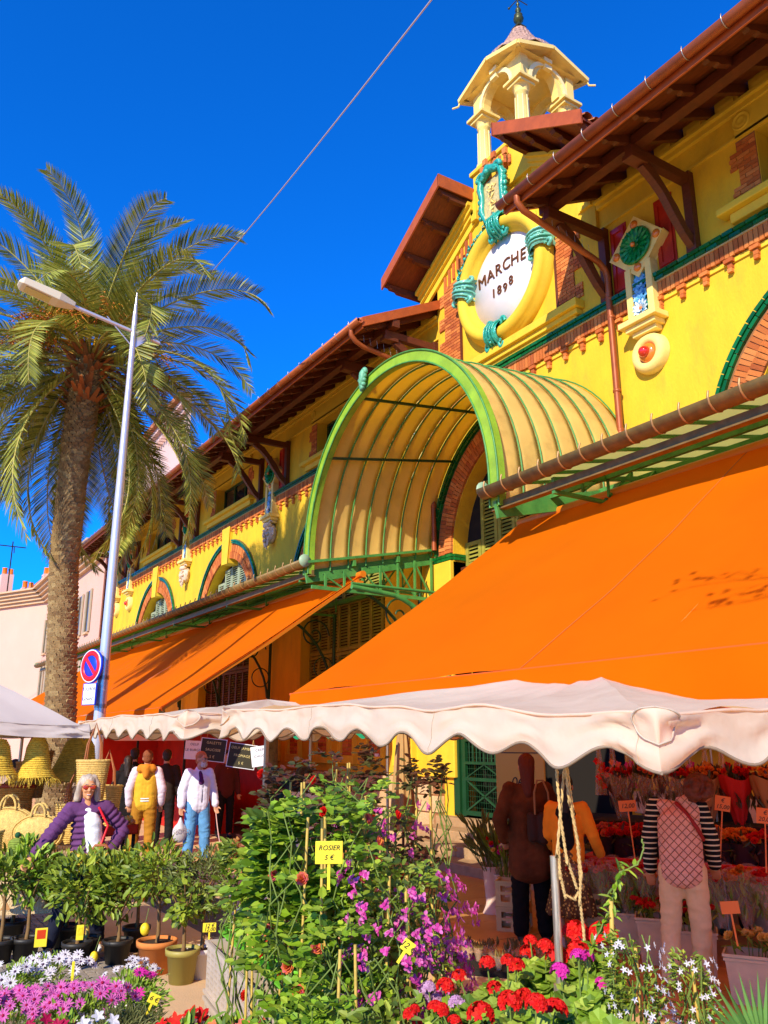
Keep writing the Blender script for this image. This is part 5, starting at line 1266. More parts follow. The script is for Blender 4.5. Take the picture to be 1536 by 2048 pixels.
# --- man from behind in the yellow college vest
g = ground_at(281, 1722); l2 = (g.x, g.y, 0)
def ex2(P, j, H, k):
    blob('hood', [('c', j['nec']+V(-.10,.08,-.02), j['nec']+V(.10,.08,-.02), .075, .075), ('c', j['nec']+V(0,.11,-.02), j['nec']+V(0,.15,-.14), .085, .05)], cloth('ochre_hood', (.60,.22,.02)), P)
    part('hem_band', MB().lathe([(.178,-.04),(.182,-.04),(.182,-.02),(.178,-.02)], j['pel']+V(0,0,.02), 24, sy=.82).lathe([(.18,.0),(.184,.0),(.184,.02),(.18,.02)], j['pel']+V(0,0,.02), 24, sy=.82), WHITES, P)
person('man seen from behind in yellow hooded college jacket with pale sleeves and tan joggers', l2, toward(l2)+PI-.1, 1.84, dict(elL=(.27,.02,1.14), elR=(-.27,.02,1.14), anL=(.17,-.06,.09), knL=(.14,-.05,.5), anR=(-.12,.06,.09)),
   top=cloth('yellow_vest', (.72,.40,.03)), sleeve_m=cloth('pale_sleeves', (.72,.60,.66)), trousers=cloth('tan_joggers', (.40,.17,.015)), shoes=WHITES, hairm=mat('ginger_hair', (.20,.055,.015), .8, var=.4, vscale=60), face=False, extra=ex2, fat=1.1)
# --- man with white beard in the white jacket, dog on a lead
g = ground_at(388, 1727); l3 = (g.x, g.y, 0)
GREYB = mat('white_beard', (.66,.58,.52), .8, var=.2, vscale=40)
def ex3(P, j, H, k):
    blob('beard', [('e', H(0,-.055,-.085), (.058*k,.05*k,.05*k)), ('c', H(-.05,-.05,-.05), H(0,-.1,-.055), .018, .012), ('c', H(.05,-.05,-.05), H(0,-.1,-.055), .018, .012)], GREYB, P, .008, 1)
    part('glasses', MB().tube([H(-.05,-.108,.012), H(-.015,-.112,.012)], .010, 6).tube([H(.015,-.112,.012), H(.05,-.108,.012)], .010, 6).tube([H(-.015,-.112,.012), H(.015,-.112,.012)], .003, 5), mat('glass_dark', (.10,.08,.07), .1), P)
    blob('jumper', [('c', j['che']+V(0,-.09,.0), j['nec']+V(0,-.03,-.06), .075, .05)], cloth('purple_jumper', (.10,.02,.10)), P, .01)
    part('zip', MB().tube([j['che']+V(.04,-.135,.02), j['pel']+V(.02,-.145,0)], .006, 5), DARK, P)
man3 = person('grey bearded man in glasses, white and lilac zip jacket and blue jeans walking a dog', l3, toward(l3)+.35, 1.82, dict(wrL=(.30,-.05,.90), elL=(.27,.02,1.15), elR=(-.27,.02,1.14), wrR=(-.29,-.04,.89), knL=(.13,-.05,.5), anL=(.14,-.08,.09), hea=(.03,-.02,1.64)),
   top=cloth('white_jacket', (.80,.76,.86)), trousers=JEANS, shoes=mat('brown_shoes', (.20,.08,.03), .6), hairm=mat('ginger_grey_hair', (.45,.16,.06), .8), extra=ex3, headturn=.45, fat=1.13)
# plastic bag in his hand
p = Vector(l3); rzz = toward(l3)+.35; Rz = Matrix.Rotation(rzz, 4, 'Z'); hp = p + (Rz @ Vector((-.29*1.035, -.05, .80)))
bg = thing('carrier_bag', 'white plastic carrier bag with faint print in the bearded man\'s hand', 'bag', tuple(hp-V(0,0,.42)), rzz)
blob('bag_body', [('e', (0,0,.13), (.13,.07,.16)), ('c', (0,0,.2), (0,0,.36), .08, .02)], mat('white_plastic', (.74,.70,.72), .4, var=.1, vscale=10, trans=.2), bg, .012, 3)
t = text_mb('GOOD', .09, frame((.0,-.082,.16), (1,0,0), (0,.1,1)), .001); part('bag_print', t, mat('grey_print', (.35,.28,.3)), bg)
# dog
g = ground_at(452, 1730); dg_ = thing('dog', 'small curly golden brown dog sniffing the ground on a pale lead', 'dog', (g.x, g.y, 0), toward((g.x, g.y))-.5)
rq = random.Random(8); c = [('c', (0,.22,.27), (0,-.12,.26), .105, .115), ('c', (0,-.12,.28), (0,-.26,.22), .08, .075), ('e', (0,-.33,.17), (.075,.09,.08)), ('c', (0,-.37,.14), (0,-.44,.09), .042, .034), ('c', (0,.27,.31), (.02,.38,.40), .03, .04)]
for sx in (-1, 1):
    c += [('c', (sx*.07,-.12,.22), (sx*.075,-.12,.05), .045, .032), ('c', (sx*.075,-.13,.03), (sx*.075,-.17,.025), .032, .028),
          ('c', (sx*.07,.18,.25), (sx*.085,.13,.16), .06, .042), ('c', (sx*.085,.13,.16), (sx*.085,.23,.11), .04, .03), ('c', (sx*.085,.23,.11), (sx*.085,.20,.03), .03, .03),
          ('c', (sx*.07,-.30,.22), (sx*.095,-.33,.10), .028, .035)]
for i in range(110):
    a = rq.uniform(0, 2*PI); y = rq.uniform(-.40,.26); r = .10 if y > -.2 else .07; z0 = .27 if y > -.2 else .20; c.append(('e', (r*math.cos(a), y, z0+r*math.sin(a)), (.026,.026,.026)))
blob('body', c, mat('curly_golden_fur', (.42,.20,.06), .9, var=.45, vscale=22, bump=1, bscale=80), dg_, .009, 1)
for sx in (-1, 1): part('eye', MB().ball((sx*.035,-.405,.19), .012, 8, 6), BLACK, dg_)
part('nose', MB().ball((0,-.475,.085), .016, 8, 6), BLACK, dg_); part('collar', MB().lathe([(.082,-.012),(.086,0),(.082,.012)], (0,-.22,.24), 18, Matrix.Rotation(PI/2.6,4,'X')), REDS, dg_)
hp2 = p + (Rz @ Vector((.30*1.035, -.07, .86))); nk = Vector((g.x, g.y, .33)) + (Matrix.Rotation(toward((g.x,g.y))-.5, 4, 'Z') @ Vector((0,-.22,0)))
single('dog_lead', MB().tube([hp2.lerp(nk, t/8)-V(0,0,.05*math.sin(t/8*PI)) for t in range(9)], .009, 6), mat('pale_lead', (.6,.35,.30), .6), 'pale lead running from the bearded man\'s hand down to the dog', 'lead')
# --- shoppers in the shade of the far awning
DK = cloth('black_coat', (.012,.010,.010)); DK2 = cloth('charcoal_coat', (.03,.02,.016)); DH = mat('dark_hair', (.02,.010,.006), .6, var=.3, vscale=40)
for (a, b_, h, lab, kw) in ((243, 1700, 1.72, 'shopper in a long black hooded coat left of the man in the yellow vest', dict(hair='long', coat=.25)),
                        (256, 1690, 1.86, 'dark dressed shopper in a black cap standing left of the yellow vest man', dict()),
                        (322, 1698, 1.84, 'dark dressed shopper seen between the yellow vest man and the bearded man', dict()),
                        (447, 1675, 1.80, 'stallholder in dark red brown top behind the red stall under the menu boards', dict())):
    g = ground_at(a, b_); l = (g.x, g.y, 0); b2 = a == 447
    def exc(P, j, H, k, cap=(a == 256)):
        if cap: blob('cap', [('e', H(0,.01,.075), (.094,.11,.055)), ('c', H(-.03,-.09,.06), H(.03,-.14,.05), .014, .012)], BLACK, P, .008)
    person(lab, l, toward(l)+(PI if not b2 else .3), h, dict(), top=cloth('maroon_top', (.10,.02,.015)) if b2 else (DK if a != 322 else DK2), trousers=DK, shoes=BLACK, hairm=DH, face=b2, vox=.018, skin=SKIN2, extra=exc, **kw)
# --- person behind the rose bush
g = pt(604, 1600, 10.4); l = (g.x, g.y, 0)
person('dark haired person in patterned top half hidden behind the rose bushes', l, toward(l)+.5, 1.70, dict(hea=(.0,-.06,1.62)), top=mat('patterned_top', (.75,.72,.70), .8, dirt=1.0, dcol=(.01,.01,.01), dscale=9), trousers=DK, shoes=BLACK, hairm=DH, hair='curly', vox=.015)
# --- dark coated person with a tote bag, back to us
BRC = cloth('brown_suede_coat', (.11,.032,.010), var=.5, vscale=4)
g = ground_at(1068, 1884); l6 = (g.x, g.y, 0)
person('tall person in long dark brown suede coat seen from behind by the steps', l6, toward(l6)+PI+.1, 1.86, dict(wrL=(.24,-.10,.92), wrR=(-.25,-.08,.90), elR=(-.30,.04,1.13), elL=(.30,.04,1.13)), top=BRC, coat=.22, trousers=cloth('wide_black_trousers', (.006,.005,.005)), shoes=BLACK, hairm=mat('auburn_hair', (.10,.015,.006), .7), hair='long', face=False, fat=1.08)
Rz = Matrix.Rotation(toward(l6)+PI+.1, 4, 'Z')
tb = thing('tote_bag', 'dark tote bag with long pale lined handles on the shoulder of the brown coat', 'bag', tuple(Vector(l6)+(Rz @ Vector((-.12,.20,.98)))), toward(l6)+PI+.1)
blob('bag_body', [('c', (-.10,0,.06), (-.11,0,.26), .06, .05), ('c', (.10,0,.06), (.11,0,.26), .06, .05), ('c', (0,0,.04), (0,.01,.26), .065, .05)], mat('dark_suede_bag', (.035,.010,.005), .8, var=.3), tb)
part('bag_handle', MB().tube([(-.08,.035,.28), (-.075,.0,.5), (-.03,-.04,.62), (.03,-.04,.62), (.07,.0,.5), (.075,.035,.28)], .011, 7), mat('tan_lining', (.30,.15,.06), .7), tb)
# --- woman in orange sleeves and patterned skirt
g = ground_at(1148, 1900); l7 = (g.x, g.y, 0)
SK = mat('gold_patterned_skirt', (.14,.06,.012), .8); nt = SK.node_tree; vn = nt.nodes.new('ShaderNodeTexVoronoi'); vn.inputs['Scale'].default_value = 34; tcn = nt.nodes.new('ShaderNodeTexCoord'); rp = nt.nodes.new('ShaderNodeValToRGB')
rp.color_ramp.elements[0].position = .28; rp.color_ramp.elements[0].color = (.80,.50,.10,1); rp.color_ramp.elements[1].position = .36; rp.color_ramp.elements[1].color = (.13,.055,.012,1); nt.links.new(tcn.outputs['Object'], vn.inputs['Vector']); nt.links.new(vn.outputs['Distance'], rp.inputs[0]); nt.links.new(rp.outputs[0], nt.nodes['Principled BSDF'].inputs['Base Color'])
ORS = cloth('orange_sweater', (1.0,.32,.02))
def ex7(P, j, H, k):
    blob('dark_gilet', [('c', j['pel']+V(0,0,.10), j['che']+V(0,0,.08), .135, .125), ('c', j['che']+V(0,0,.05), j['nec']-V(0,0,.12), .13, .09)], DK, P)
    part('wristband', MB().lathe([(.04,-.01),(.042,0),(.04,.01)], j['wrR'].lerp(j['elR'], .12), 12), BLACK, P)
person('woman in orange puffed sleeves and gold patterned midi skirt seen from behind', l7, toward(l7)+PI-.15, 1.66, dict(shL=(.17,0,1.42), elR=(-.27,.0,1.14), wrR=(-.33,-.12,.92), elL=(.23,-.04,1.13), wrL=(.20,-.20,.98)), top=ORS, skirt=SK, shoes=mat('silver_shoes', (.5,.42,.35), .4), hairm=DH, hair='long', face=False, extra=ex7, skin=SKIN2, fat=.95)
# --- woman in the quilted gilet and striped sleeves
g = ground_at(1390, 1985); l8 = (g.x-.02, g.y, 0)
QG = cloth('pink_quilted_gilet', (.82,.42,.30)); nt = QG.node_tree; B_ = nt.nodes['Principled BSDF']
tcn = nt.nodes.new('ShaderNodeTexCoord'); lines = []
for ang in (45, -45):
    mp = nt.nodes.new('ShaderNodeMapping'); mp.inputs['Rotation'].default_value = (0, R_(ang), 0); wv = nt.nodes.new('ShaderNodeTexWave'); wv.inputs['Scale'].default_value = 6.2; wv.bands_direction = 'X'
    nt.links.new(tcn.outputs['Object'], mp.inputs[0]); nt.links.new(mp.outputs[0], wv.inputs[0]); mr = nt.nodes.new('ShaderNodeMapRange'); mr.inputs[1].default_value = 0; mr.inputs[2].default_value = .05; nt.links.new(wv.outputs['Fac'], mr.inputs[0]); lines.append(mr.outputs[0])
mm_ = nt.nodes.new('ShaderNodeMath'); mm_.operation = 'MULTIPLY'; nt.links.new(lines[0], mm_.inputs[0]); nt.links.new(lines[1], mm_.inputs[1])
bp = nt.nodes.new('ShaderNodeBump'); bp.inputs['Distance'].default_value = .02; bp.inputs['Strength'].default_value = .9; nt.links.new(mm_.outputs[0], bp.inputs['Height']); nt.links.new(bp.outputs[0], B_.inputs['Normal'])
mx = nt.nodes.new('ShaderNodeMix'); mx.data_type = 'RGBA'; mx.inputs[6].default_value = (.42,.17,.11,1); src = B_.inputs['Base Color'].links[0].from_socket; nt.links.new(mm_.outputs[0], mx.inputs[0]); nt.links.new(src, mx.inputs[7]); nt.links.new(mx.outputs[2], B_.inputs['Base Color'])
ST = cloth('striped_sleeve', (.01,.01,.012)); nt = ST.node_tree; tcn = nt.nodes.new('ShaderNodeTexCoord'); wv = nt.nodes.new('ShaderNodeTexWave'); wv.bands_direction = 'Z'; wv.inputs['Scale'].default_value = 7.0
rp = nt.nodes.new('ShaderNodeValToRGB'); rp.color_ramp.elements[0].position = .80; rp.color_ramp.elements[0].color = (.01,.01,.012,1); rp.color_ramp.elements[1].position = .86; rp.color_ramp.elements[1].color = (.75,.66,.42,1)
nt.links.new(tcn.outputs['Object'], wv.inputs[0]); nt.links.new(wv.outputs['Fac'], rp.inputs[0]); nt.links.new(rp.outputs[0], nt.nodes['Principled BSDF'].inputs['Base Color'])
def ex8(P, j, H, k):
    m = MB(); a = j['shR']+V(-.02,.02,.06); m.tube([j['nec']+V(.08,.05,-.02), j['nec']+V(-.02,.125,-.12), j['che']+V(-.16,.115,-.02), j['che']+V(-.19,.02,-.12)], .018, 6); part('bag_strap', m, mat('dark_red_strap', (.30,.01,.01)), P)
    part('collar', MB().tube([j['nec']+V(-.07,.0,.0), j['nec']+V(0,.075,.02), j['nec']+V(.07,.0,.0)], .022, 8), QG, P)
person('woman leaning over in quilted pink gilet, black striped sleeves and beige trousers, back to us', l8, toward(l8)+PI-.12, 1.80,
   dict(pel=(0,.02,.96), che=(.0,-.03,1.28), nec=(-.07,-.07,1.47), hea=(-.20,-.10,1.56), shL=(.19,-.10,1.42), shR=(-.17,-.10,1.42), elL=(.26,-.06,1.14), wrL=(.28,-.14,.88), elR=(-.24,-.10,1.14), wrR=(-.24,-.22,.93), knL=(.13,-.02,.5), anL=(.16,.02,.09), anR=(-.09,-.05,.09), knR=(-.10,-.05,.5)),
   top=QG, sleeve_m=ST, trousers=cloth('beige_trousers', (.80,.55,.28)), shoes=mat('tan_shoes', (.50,.22,.06), .5), hairm=mat('dark_auburn_hair', (.13,.03,.012), .6, var=.5, vscale=30), hair='curly', face=False, extra=ex8, skin=SKIN2, headpitch=-.5, headturn=-.4)
# --- vendor facing us behind the flowers
g = pt(1443, 1600, 9.8); l9 = (g.x, g.y, 0)
person('flower seller with short dark hair and dark jacket facing us behind the wrapped bouquets', l9, toward(l9), 1.72, dict(), top=DK2, trousers=DK, shoes=BLACK, hairm=DH, hair='short', skin=SKIN2)
bake_pending()
# ------------------------------------------------------------------ straw goods under the marquee
STRAW = mat('straw', (.68,.46,.13), .8, var=.25, vscale=30, bump=.6, bscale=90)
STRAWY = mat('yellow_straw', (.74,.50,.05), .8, var=.25, vscale=30, bump=.6, bscale=90)
STRAWD = mat('brown_straw', (.34,.17,.045), .8, var=.3, vscale=30, bump=.6, bscale=90)
LEATH = mat('tan_leather', (.36,.11,.03), .5)
def coil(prof, m, name, parent, r=.012, sx=1, sy=1, c=(0,0,0), M=None):
    """basketry: one coil of straw after another along a profile (radius, height)"""
    b = MB(); pts = []; L = 0
    pr_ = [Vector((a, z)) for a, z in prof]; acc = []
    for i in range(len(pr_)-1):
        n = max(1, int((pr_[i+1]-pr_[i]).length/(r*1.7)))
        for k in range(n): acc.append(pr_[i].lerp(pr_[i+1], k/n))
    acc.append(pr_[-1])
    for i, (rad, z) in enumerate(acc):
        pp = []
        for k in range(21):
            a = 2*PI*k/20; p = Vector((rad*math.cos(a)*sx, rad*math.sin(a)*sy, z)); p = M @ p if M else p; pp.append(p+Vector(c))
        b.tube(pp, r, 4, cap=False)
    return part(name, b, m, parent)
def fringe(parent, c, r, n, m, l=.12):
    b = MB()
    for k in range(n):
        a = rnd(0, 2*PI); d = Vector((math.cos(a), math.sin(a), 0)); p = Vector(c)+d*r; q = p+d*rnd(.02,.06)+V(rnd(-.03,.03), rnd(-.03,.03), -rnd(.3,1)*l)
        b.tube([p, p.lerp(q, .5)+d*.015, q], [.004,.003,.002], 3, cap=False)
    part('fringe', b, m, parent, kind='stuff')
def bell_hat(pxx, pyy, d, w, h, m, label, tilt=0):
    p = pt(pxx, pyy, d); t = thing('straw_hat', label, 'hat', tuple(p), 0); t.rotation_euler = (0, tilt, 0)
    coil([(.005,h), (w*.16,h*.97), (w*.28,h*.80), (w*.36,h*.45), (w*.44,h*.18), (w*.58,.0)], m, 'hat_body', t); fringe(t, (0,0,.0), w*.56, 120, m)
    part('hanging_string', MB().tube([(0,0,h), (0,0,h+.25)], .003, 4), ROPE, t)
bell_hat(70, 1553, 9.6, .36, .42, STRAWY, 'bright yellow fringed straw hat hanging highest under the marquee edge')
bell_hat(145, 1562, 10.3, .58, .52, mat('olive_straw', (.45,.34,.04), .8, var=.3, vscale=30, bump=.6, bscale=90), 'broad olive straw hat hanging behind the corner of the scalloped tent', .12)
bell_hat(-6, 1548, 9.4, .34, .36, STRAWY, 'yellow straw hat half cut off at the picture edge')
def tote(pxx, pyy, d, w, h, m, label, strap=True, dep=.6, flare=1.3, loc=None):
    p = Vector(loc) if loc else pt(pxx, pyy, d); t = thing('straw_bag', label, 'basket', tuple(p), R_(-25))
    coil([(.02,0), (w*.5/flare,.0), (w*.5/flare*1.06,h*.2), (w*.5*.92,h*.7), (w*.5,h)], m, 'bag_body', t, .011, 1, dep)
    part('rim', MB().tube([(w*.5*math.cos(a*PI/12), w*.5*dep*math.sin(a*PI/12), h+.01) for a in range(25)], .014, 6), m, t)
    for s in (-1, 1):
        if strap: part('strap', MB().tube([(-w*.25, s*w*.3*dep, h*.85), (-w*.2, s*w*.2*dep, h+.18), (0, 0, h+.40), (w*.2, s*w*.2*dep, h+.18), (w*.25, s*w*.3*dep, h*.85)], .009, 5), LEATH, t)
        else: part('handle', MB().tube([(w*.16*math.cos(R_(a)), s*.05, h-.01+w*.22*math.sin(R_(a))) for a in range(0, 181, 15)], .011, 6), m, t)
    return t
tote(180, 1598, 9.3, .34, .38, STRAW, 'pale straw tote with long leather straps hanging against the lamp post')
tote(140, 1690, 9.9, .38, .42, STRAW, 'pale straw tote standing directly behind the woman in purple')
tote(207, 1650, 9.8, .34, .40, STRAW, 'pale straw tote peeping out beyond the purple jacket shoulder')
tote(58, 1594, 10.3, .36, .38, STRAWD, 'dark golden straw bag hanging beneath the yellow hat')
t = tote(78, 1556, 9.9, .26, .28, STRAWD, 'small round brown straw bag with red rim hanging next to the yellow hat', False, .9); 
t = tote(20, 1646, 10.2, .46, .40, mat('orange_wicker', (.55,.27,.05), .7, var=.3, vscale=25, bump=.6, bscale=60), 'orange wicker shopping basket with red leather rim on the stall', False, .6, 1.1)
part('leather_rim', MB().tube([(.235*math.cos(a*PI/12), .235*.6*math.sin(a*PI/12), .41) for a in range(25)], .022, 6), mat('red_leather', (.30,.03,.01), .5), t)
# rug covered stall table
g = pt(38, 1700, 9.4); tbl = thing('stall_table', 'stall table covered by a cream woven rug with tan triangles', 'table', (g.x, g.y, 0), R_(-18)); TZ = g.z
RUG = mat('cream_rug', (.72,.52,.28), .95, var=.15, vscale=20, bump=.8, bscale=60)
part('rug', MB().box(-1.1,.62,-.45,.5,TZ-.02,TZ).box(-1.1,.62,-.47,-.45,.35,TZ).box(.62,.64,-.45,.5,.35,TZ), RUG, tbl)
m = MB()
for i in range(9):
    for j in range(3):
        x = -1.0+i*.19+(.09 if j % 2 else 0); z = TZ-.16-j*.17; m.add([(x,-.474,z), (x+.10,-.474,z+.0), (x+.05,-.474,z+.08), (x,-.468,z), (x+.10,-.468,z), (x+.05,-.468,z+.08)], [(0,1,2), (0,2,5,3), (1,4,5,2), (0,3,4,1)])
part('rug_triangle', m, mat('tan_wool', (.52,.26,.10), .95), tbl, kind='stuff'); 
for sx in (-1, .5):
    for sy in (-.4, .4): part('leg', MB().box(sx-.02,sx+.02,sy-.02,sy+.02,0,TZ-.02), DARK, tbl)
def oval_basket(dx, dy, w, h, label, sc=1):
    t = thing('oval_basket', label, 'basket', (g.x+dx, g.y+dy, TZ+h*.5), R_(-30)); b = MB(); n = int(h*.5/.021)
    for k in range(n):
        f = 1-k/n; y = -.055*math.cos(f*PI/2)-.03
        for s in (1, -1): b.tube([(w*.5*(f if f > .5 else f)*math.cos(a*PI/16)+(0), s*y-(.0), h*.5*f*math.sin(a*PI/16)) for a in range(33)], .011, 4, cap=False)
    part('woven_side', b, STRAW, t)
    part('basket_shell', MB().ball((0,0,0), 1, 24, 14, (w*.485,.10,h*.485)), STRAW, t)
    for s in (-1, 1): part('handle', MB().tube([(w*.14*math.cos(R_(a)), s*.05, h*.46+w*.24*math.sin(R_(a))) for a in range(0, 181, 12)], .012, 6), STRAW, t)
oval_basket(.13, -.22, .52, .36, 'oval flat straw basket with round handles at the front of the rug table')
oval_basket(-.12, .12, .60, .42, 'larger oval straw basket behind the flat one on the rug table')
t = thing('lidded_pot', 'small green woven lidded pot on the rug', 'pot', (g.x-.10, g.y-.42, TZ)); GRS = mat('green_straw', (.22,.30,.04), .8, var=.3, vscale=30)
coil([(.06,0), (.075,.02), (.08,.10), (.075,.13), (.05,.145), (.01,.16)], GRS, 'pot_body', t, .008); part('lid_knob', MB().ball((0,0,.19), .03, 8, 6), mat('dark_green_wool', (.01,.08,.03), .9), t)
tote(0, 0, 0, .24, .22, STRAW, 'small round straw basket at the left end of the rug table', False, .9, 1.1, loc=(g.x-.34, g.y-.32, TZ))
g2 = pt(196, 1752, 8.75); t = thing('shopping_basket', 'wide yellow straw basket under the purple woman\'s hand', 'basket', (g2.x, g2.y, g2.z), R_(-15))
coil([(.02,0), (.13,.0), (.19,.07), (.235,.14), (.25,.18)], STRAWY, 'basket_body', t, .012, 1, .55)
for s_ in (-1, 1): part('handle', MB().tube([(-.12,s_*.1,.18), (-.05,s_*.05,.28), (.05,s_*.05,.28), (.12,s_*.1,.18)], .009, 6), LEATH, t)
part('rim', MB().tube([(.255*math.cos(a*PI/12), .14*math.sin(a*PI/12), .19+.03*math.cos(a*PI/6)) for a in range(25)], .018, 6), STRAWY, t)
t = thing('raffia_bundle', 'upright bundle of loose tan raffia stems beside the rug table', 'bundle', tuple(pt(105, 1760, 8.9))); m = MB()
for k in range(70): a = rnd(0, 6.3); r = rnd(0, .06); m.tube([(r*math.cos(a), r*math.sin(a), -.2), (r*2*math.cos(a), r*2*math.sin(a), .12), (r*3.4*math.cos(a), r*3*math.sin(a), rnd(.2,.34))], [.004,.004,.002], 3, cap=False)
part('raffia', m, mat('raffia', (.55,.28,.07), .8, island=[(.6,.32,.08),(.42,.2,.05)]), t)
# blue handbag on the strap, resting at her hip
b1 = Vector(l1)+(Matrix.Rotation(toward(l1)+.12, 4, 'Z') @ Vector((-.13,-.22,.62))); t = thing('blue_handbag', 'navy blue handbag hanging from a red strap at the purple woman\'s hip', 'handbag', tuple(b1), toward(l1)+.3)
part('bag_body', MB().box(-.12,.12,-.03,.03,0,.26), mat('navy_bag', (.03,.045,.16), .45), t, bevel=.012); part('flap', MB().box(-.122,.122,-.045,-.031,.12,.262), mat('navy_bag', (.03,.04,.16)), t, bevel=.006); part('clasp', MB().box(-.02,.02,-.05,-.046,.16,.175), WHITES, t)
# ------------------------------------------------------------------ red food stall in the far shade
REDC_ = mat('red_stall_cloth', (.62,.02,.006), .8, var=.2, vscale=3, trans=.25, tcol=(.8,.03,.0)); REDB = mat('red_crate', (.50,.02,.01), .5)
st = thing('food_stall', 'red walled food stall in the shade with a lilac valance', 'market stall', (7.6, 20.0, 0))
part('stall_back', MB().box(.9,.95,-1.6,7.0,.0,2.35), REDC_, st); part('counter', MB().box(-.6,.2,-1.2,4.6,0,.95), REDC_, st); part('side_wall', MB().box(-1.2,.9,6.95,7.0,0,2.3), REDC_, st)
part('stall_valance', MB().box(-1.25,-1.2,-1.7,4.0,2.02,2.32).box(-1.25,.95,-1.7,7.0,2.32,2.35), mat('lilac_valance', (.50,.30,.34), .8), st)
for y in (-1.6, 2, 6.9): part('post', MB().box(-1.2,-1.15,y,y+.05,0,2.32), DARK, st)
for k in range(7):
    p = (7.1+rnd(-.1,.1), 18.9+k*.72, .95); c = thing('fruit_crate', ('red crate of fruit nearest the entrance on the stall counter', 'red crate second from the near end of the stall counter', 'red crate third from the near end of the stall counter', 'red crate at the middle of the stall counter', 'red crate fifth along the stall counter', 'red crate sixth along the stall counter', 'red crate at the far end of the stall counter')[k], 'crate', p, 0, 'fruit crates along the stall counter')
    part('crate_body', MB().box(-.22,.22,-.28,.28,0,.02).box(-.22,-.2,-.28,.28,0,.16).box(.2,.22,-.28,.28,0,.16).box(-.22,.22,-.28,-.26,0,.16).box(-.22,.22,.26,.28,0,.16), REDB, c)
    m = MB()
    for q in range(34): m.ball((rnd(-.17,.17), rnd(-.23,.23), .08+rnd(0,.10)), .042, 8, 6)
    part('fruit', m, mat('mixed_fruit', (.7,.15,.02), .4, island=[(.75,.12,.02),(.8,.35,.02),(.6,.04,.02),(.7,.5,.05)]), c, kind='stuff')
g = pt(228, 1655, 13.4); c = thing('fruit_crate', 'crate of orange and red fruit at hip height left of the yellow vest man', 'crate', (g.x, g.y, g.z-.1), .3)
part('crate_body', MB().box(-.3,.3,-.2,.2,0,.02).box(-.3,.3,-.2,-.18,0,.14).box(-.3,.3,.18,.2,0,.14).box(-.3,-.28,-.2,.2,0,.14).box(.28,.3,-.2,.2,0,.14), REDB, c); m = MB()
for q in range(60): m.ball((rnd(-.25,.25), rnd(-.16,.16), .09+rnd(0,.13)), .048, 8, 6)
part('fruit', m, MATS['mixed_fruit'], c, kind='stuff'); part('crate_post', MB().box(-.28,-.24,-.16,-.12,-(g.z-.1),0).box(.24,.28,-.16,-.12,-(g.z-.1),0).box(.24,.28,.12,.16,-(g.z-.1),0).box(-.28,-.24,.12,.16,-(g.z-.1),0), DARK, c)
def menu(pxx, pyy, d, lines, label, rot, dark=True, w=.46, h=.40):
    p = pt(pxx, pyy, d); t = thing('menu_board', label, 'menu sign', tuple(p), toward(p)); t.rotation_euler = (0, R_(rot), toward(p))
    part('board', MB().box(-w/2,w/2,-.008,.008,-h/2,h/2), WHITES, t)
    part('board_face', MB().box(-w/2+.012,w/2-.012,-.011,-.008,-h/2+.012,h/2-.012), mat('menu_black', (.035,.03,.012), .7) if dark else WHITES, t); m = MB(); n = len(lines)
    for i, s in enumerate(lines):
        g_ = text_mb(s, .062, frame((0,-.0125,h*.30-i*h*.30), (1,0,0), (0,0,1)), .0008, 1.05); m.add(g_.v, g_.f)
    part('menu_lettering', m, mat('menu_gold', (.70,.58,.22), .6) if dark else BLACK, t)
    part('hanging_string', MB().tube([(-w*.3,0,h/2), (-w*.3,0,h/2+.25)], .004, 4).tube([(w*.3,0,h/2), (w*.3,0,h/2+.25)], .004, 4), ROPE, t)
menu(426, 1500, 15.6, ['GALETTE', 'SAUCISSE', '5 €'], 'dark menu board reading GALETTE SAUCISSE 5 € hanging in the stall', 6)
menu(484, 1512, 15.4, ['OEUF JAMBON', 'FROMAGE', '5 €'], 'dark menu board reading OEUF JAMBON FROMAGE 5 € hanging in the stall', 8, w=.50, h=.42)
menu(388, 1500, 16.4, ['OEUF', 'LE BURGER'], 'pale menu card behind the bearded man\'s head', 3, False, .34, .34)
menu(522, 1512, 15.2, ['CREPE', 'CHOCO'], 'pale menu card half hidden by the furry tent post', -8, False, .34, .34)
p = pt(532, 1560, 10.6); t = thing('stall_post', 'stout brown weathered post carrying the tents above the rose bush', 'post', (p.x, p.y, 0)); part('post_shaft', MB().box(-.03,.03,-.03,.03,0,2.2), STEEL, t); part('wrapping', MB().lathe([(.05,1.0),(.075,1.2),(.07,1.9),(.06,2.15)], (.07,0,0), 10), mat('brown_wrapping', (.14,.08,.03), .95, var=.4, vscale=20, bump=1), t)
# yellow counter board reading 06 in the portal
p = pt(1041, 1552, 13.2); t = thing('counter_board', 'yellow board reading 06 in the doorway beside the green gate', 'sign', (p.x, p.y, p.z), R_(-90)+.35)
part('board', MB().box(-.42,.42,-.02,.02,-.5,.5), mat('yellow_board', (.62,.40,.05), .5), t, bevel=.02); part('rule', MB().box(-.34,.4,-.024,-.0205,.33,.345), BLACK, t)
g_ = text_mb('06', .22, frame((-.05,-.0225,-.10), (1,0,0), (0,0,1)), .001, .9, shear=.15); part('number', g_, BLACK, t); part('counter', MB().box(-.5,3,.03,.6,-p.z+.6,-.52).box(-.5,3,.03,.6,.5,.56), DARK, t)
# ------------------------------------------------------------------ far background bystander silhouettes left
for (a, b_, d, lab) in ((28, 1560, 12.5, 'dark haired stallholder in black behind the hanging straw hats'),):
    g = pt(a, b_, d); person(lab, (g.x, g.y, 0), toward((g.x, g.y))+1.2, 1.74, dict(), top=DK, trousers=DK, shoes=BLACK, hairm=DH, face=True, vox=.02)
bake_pending()

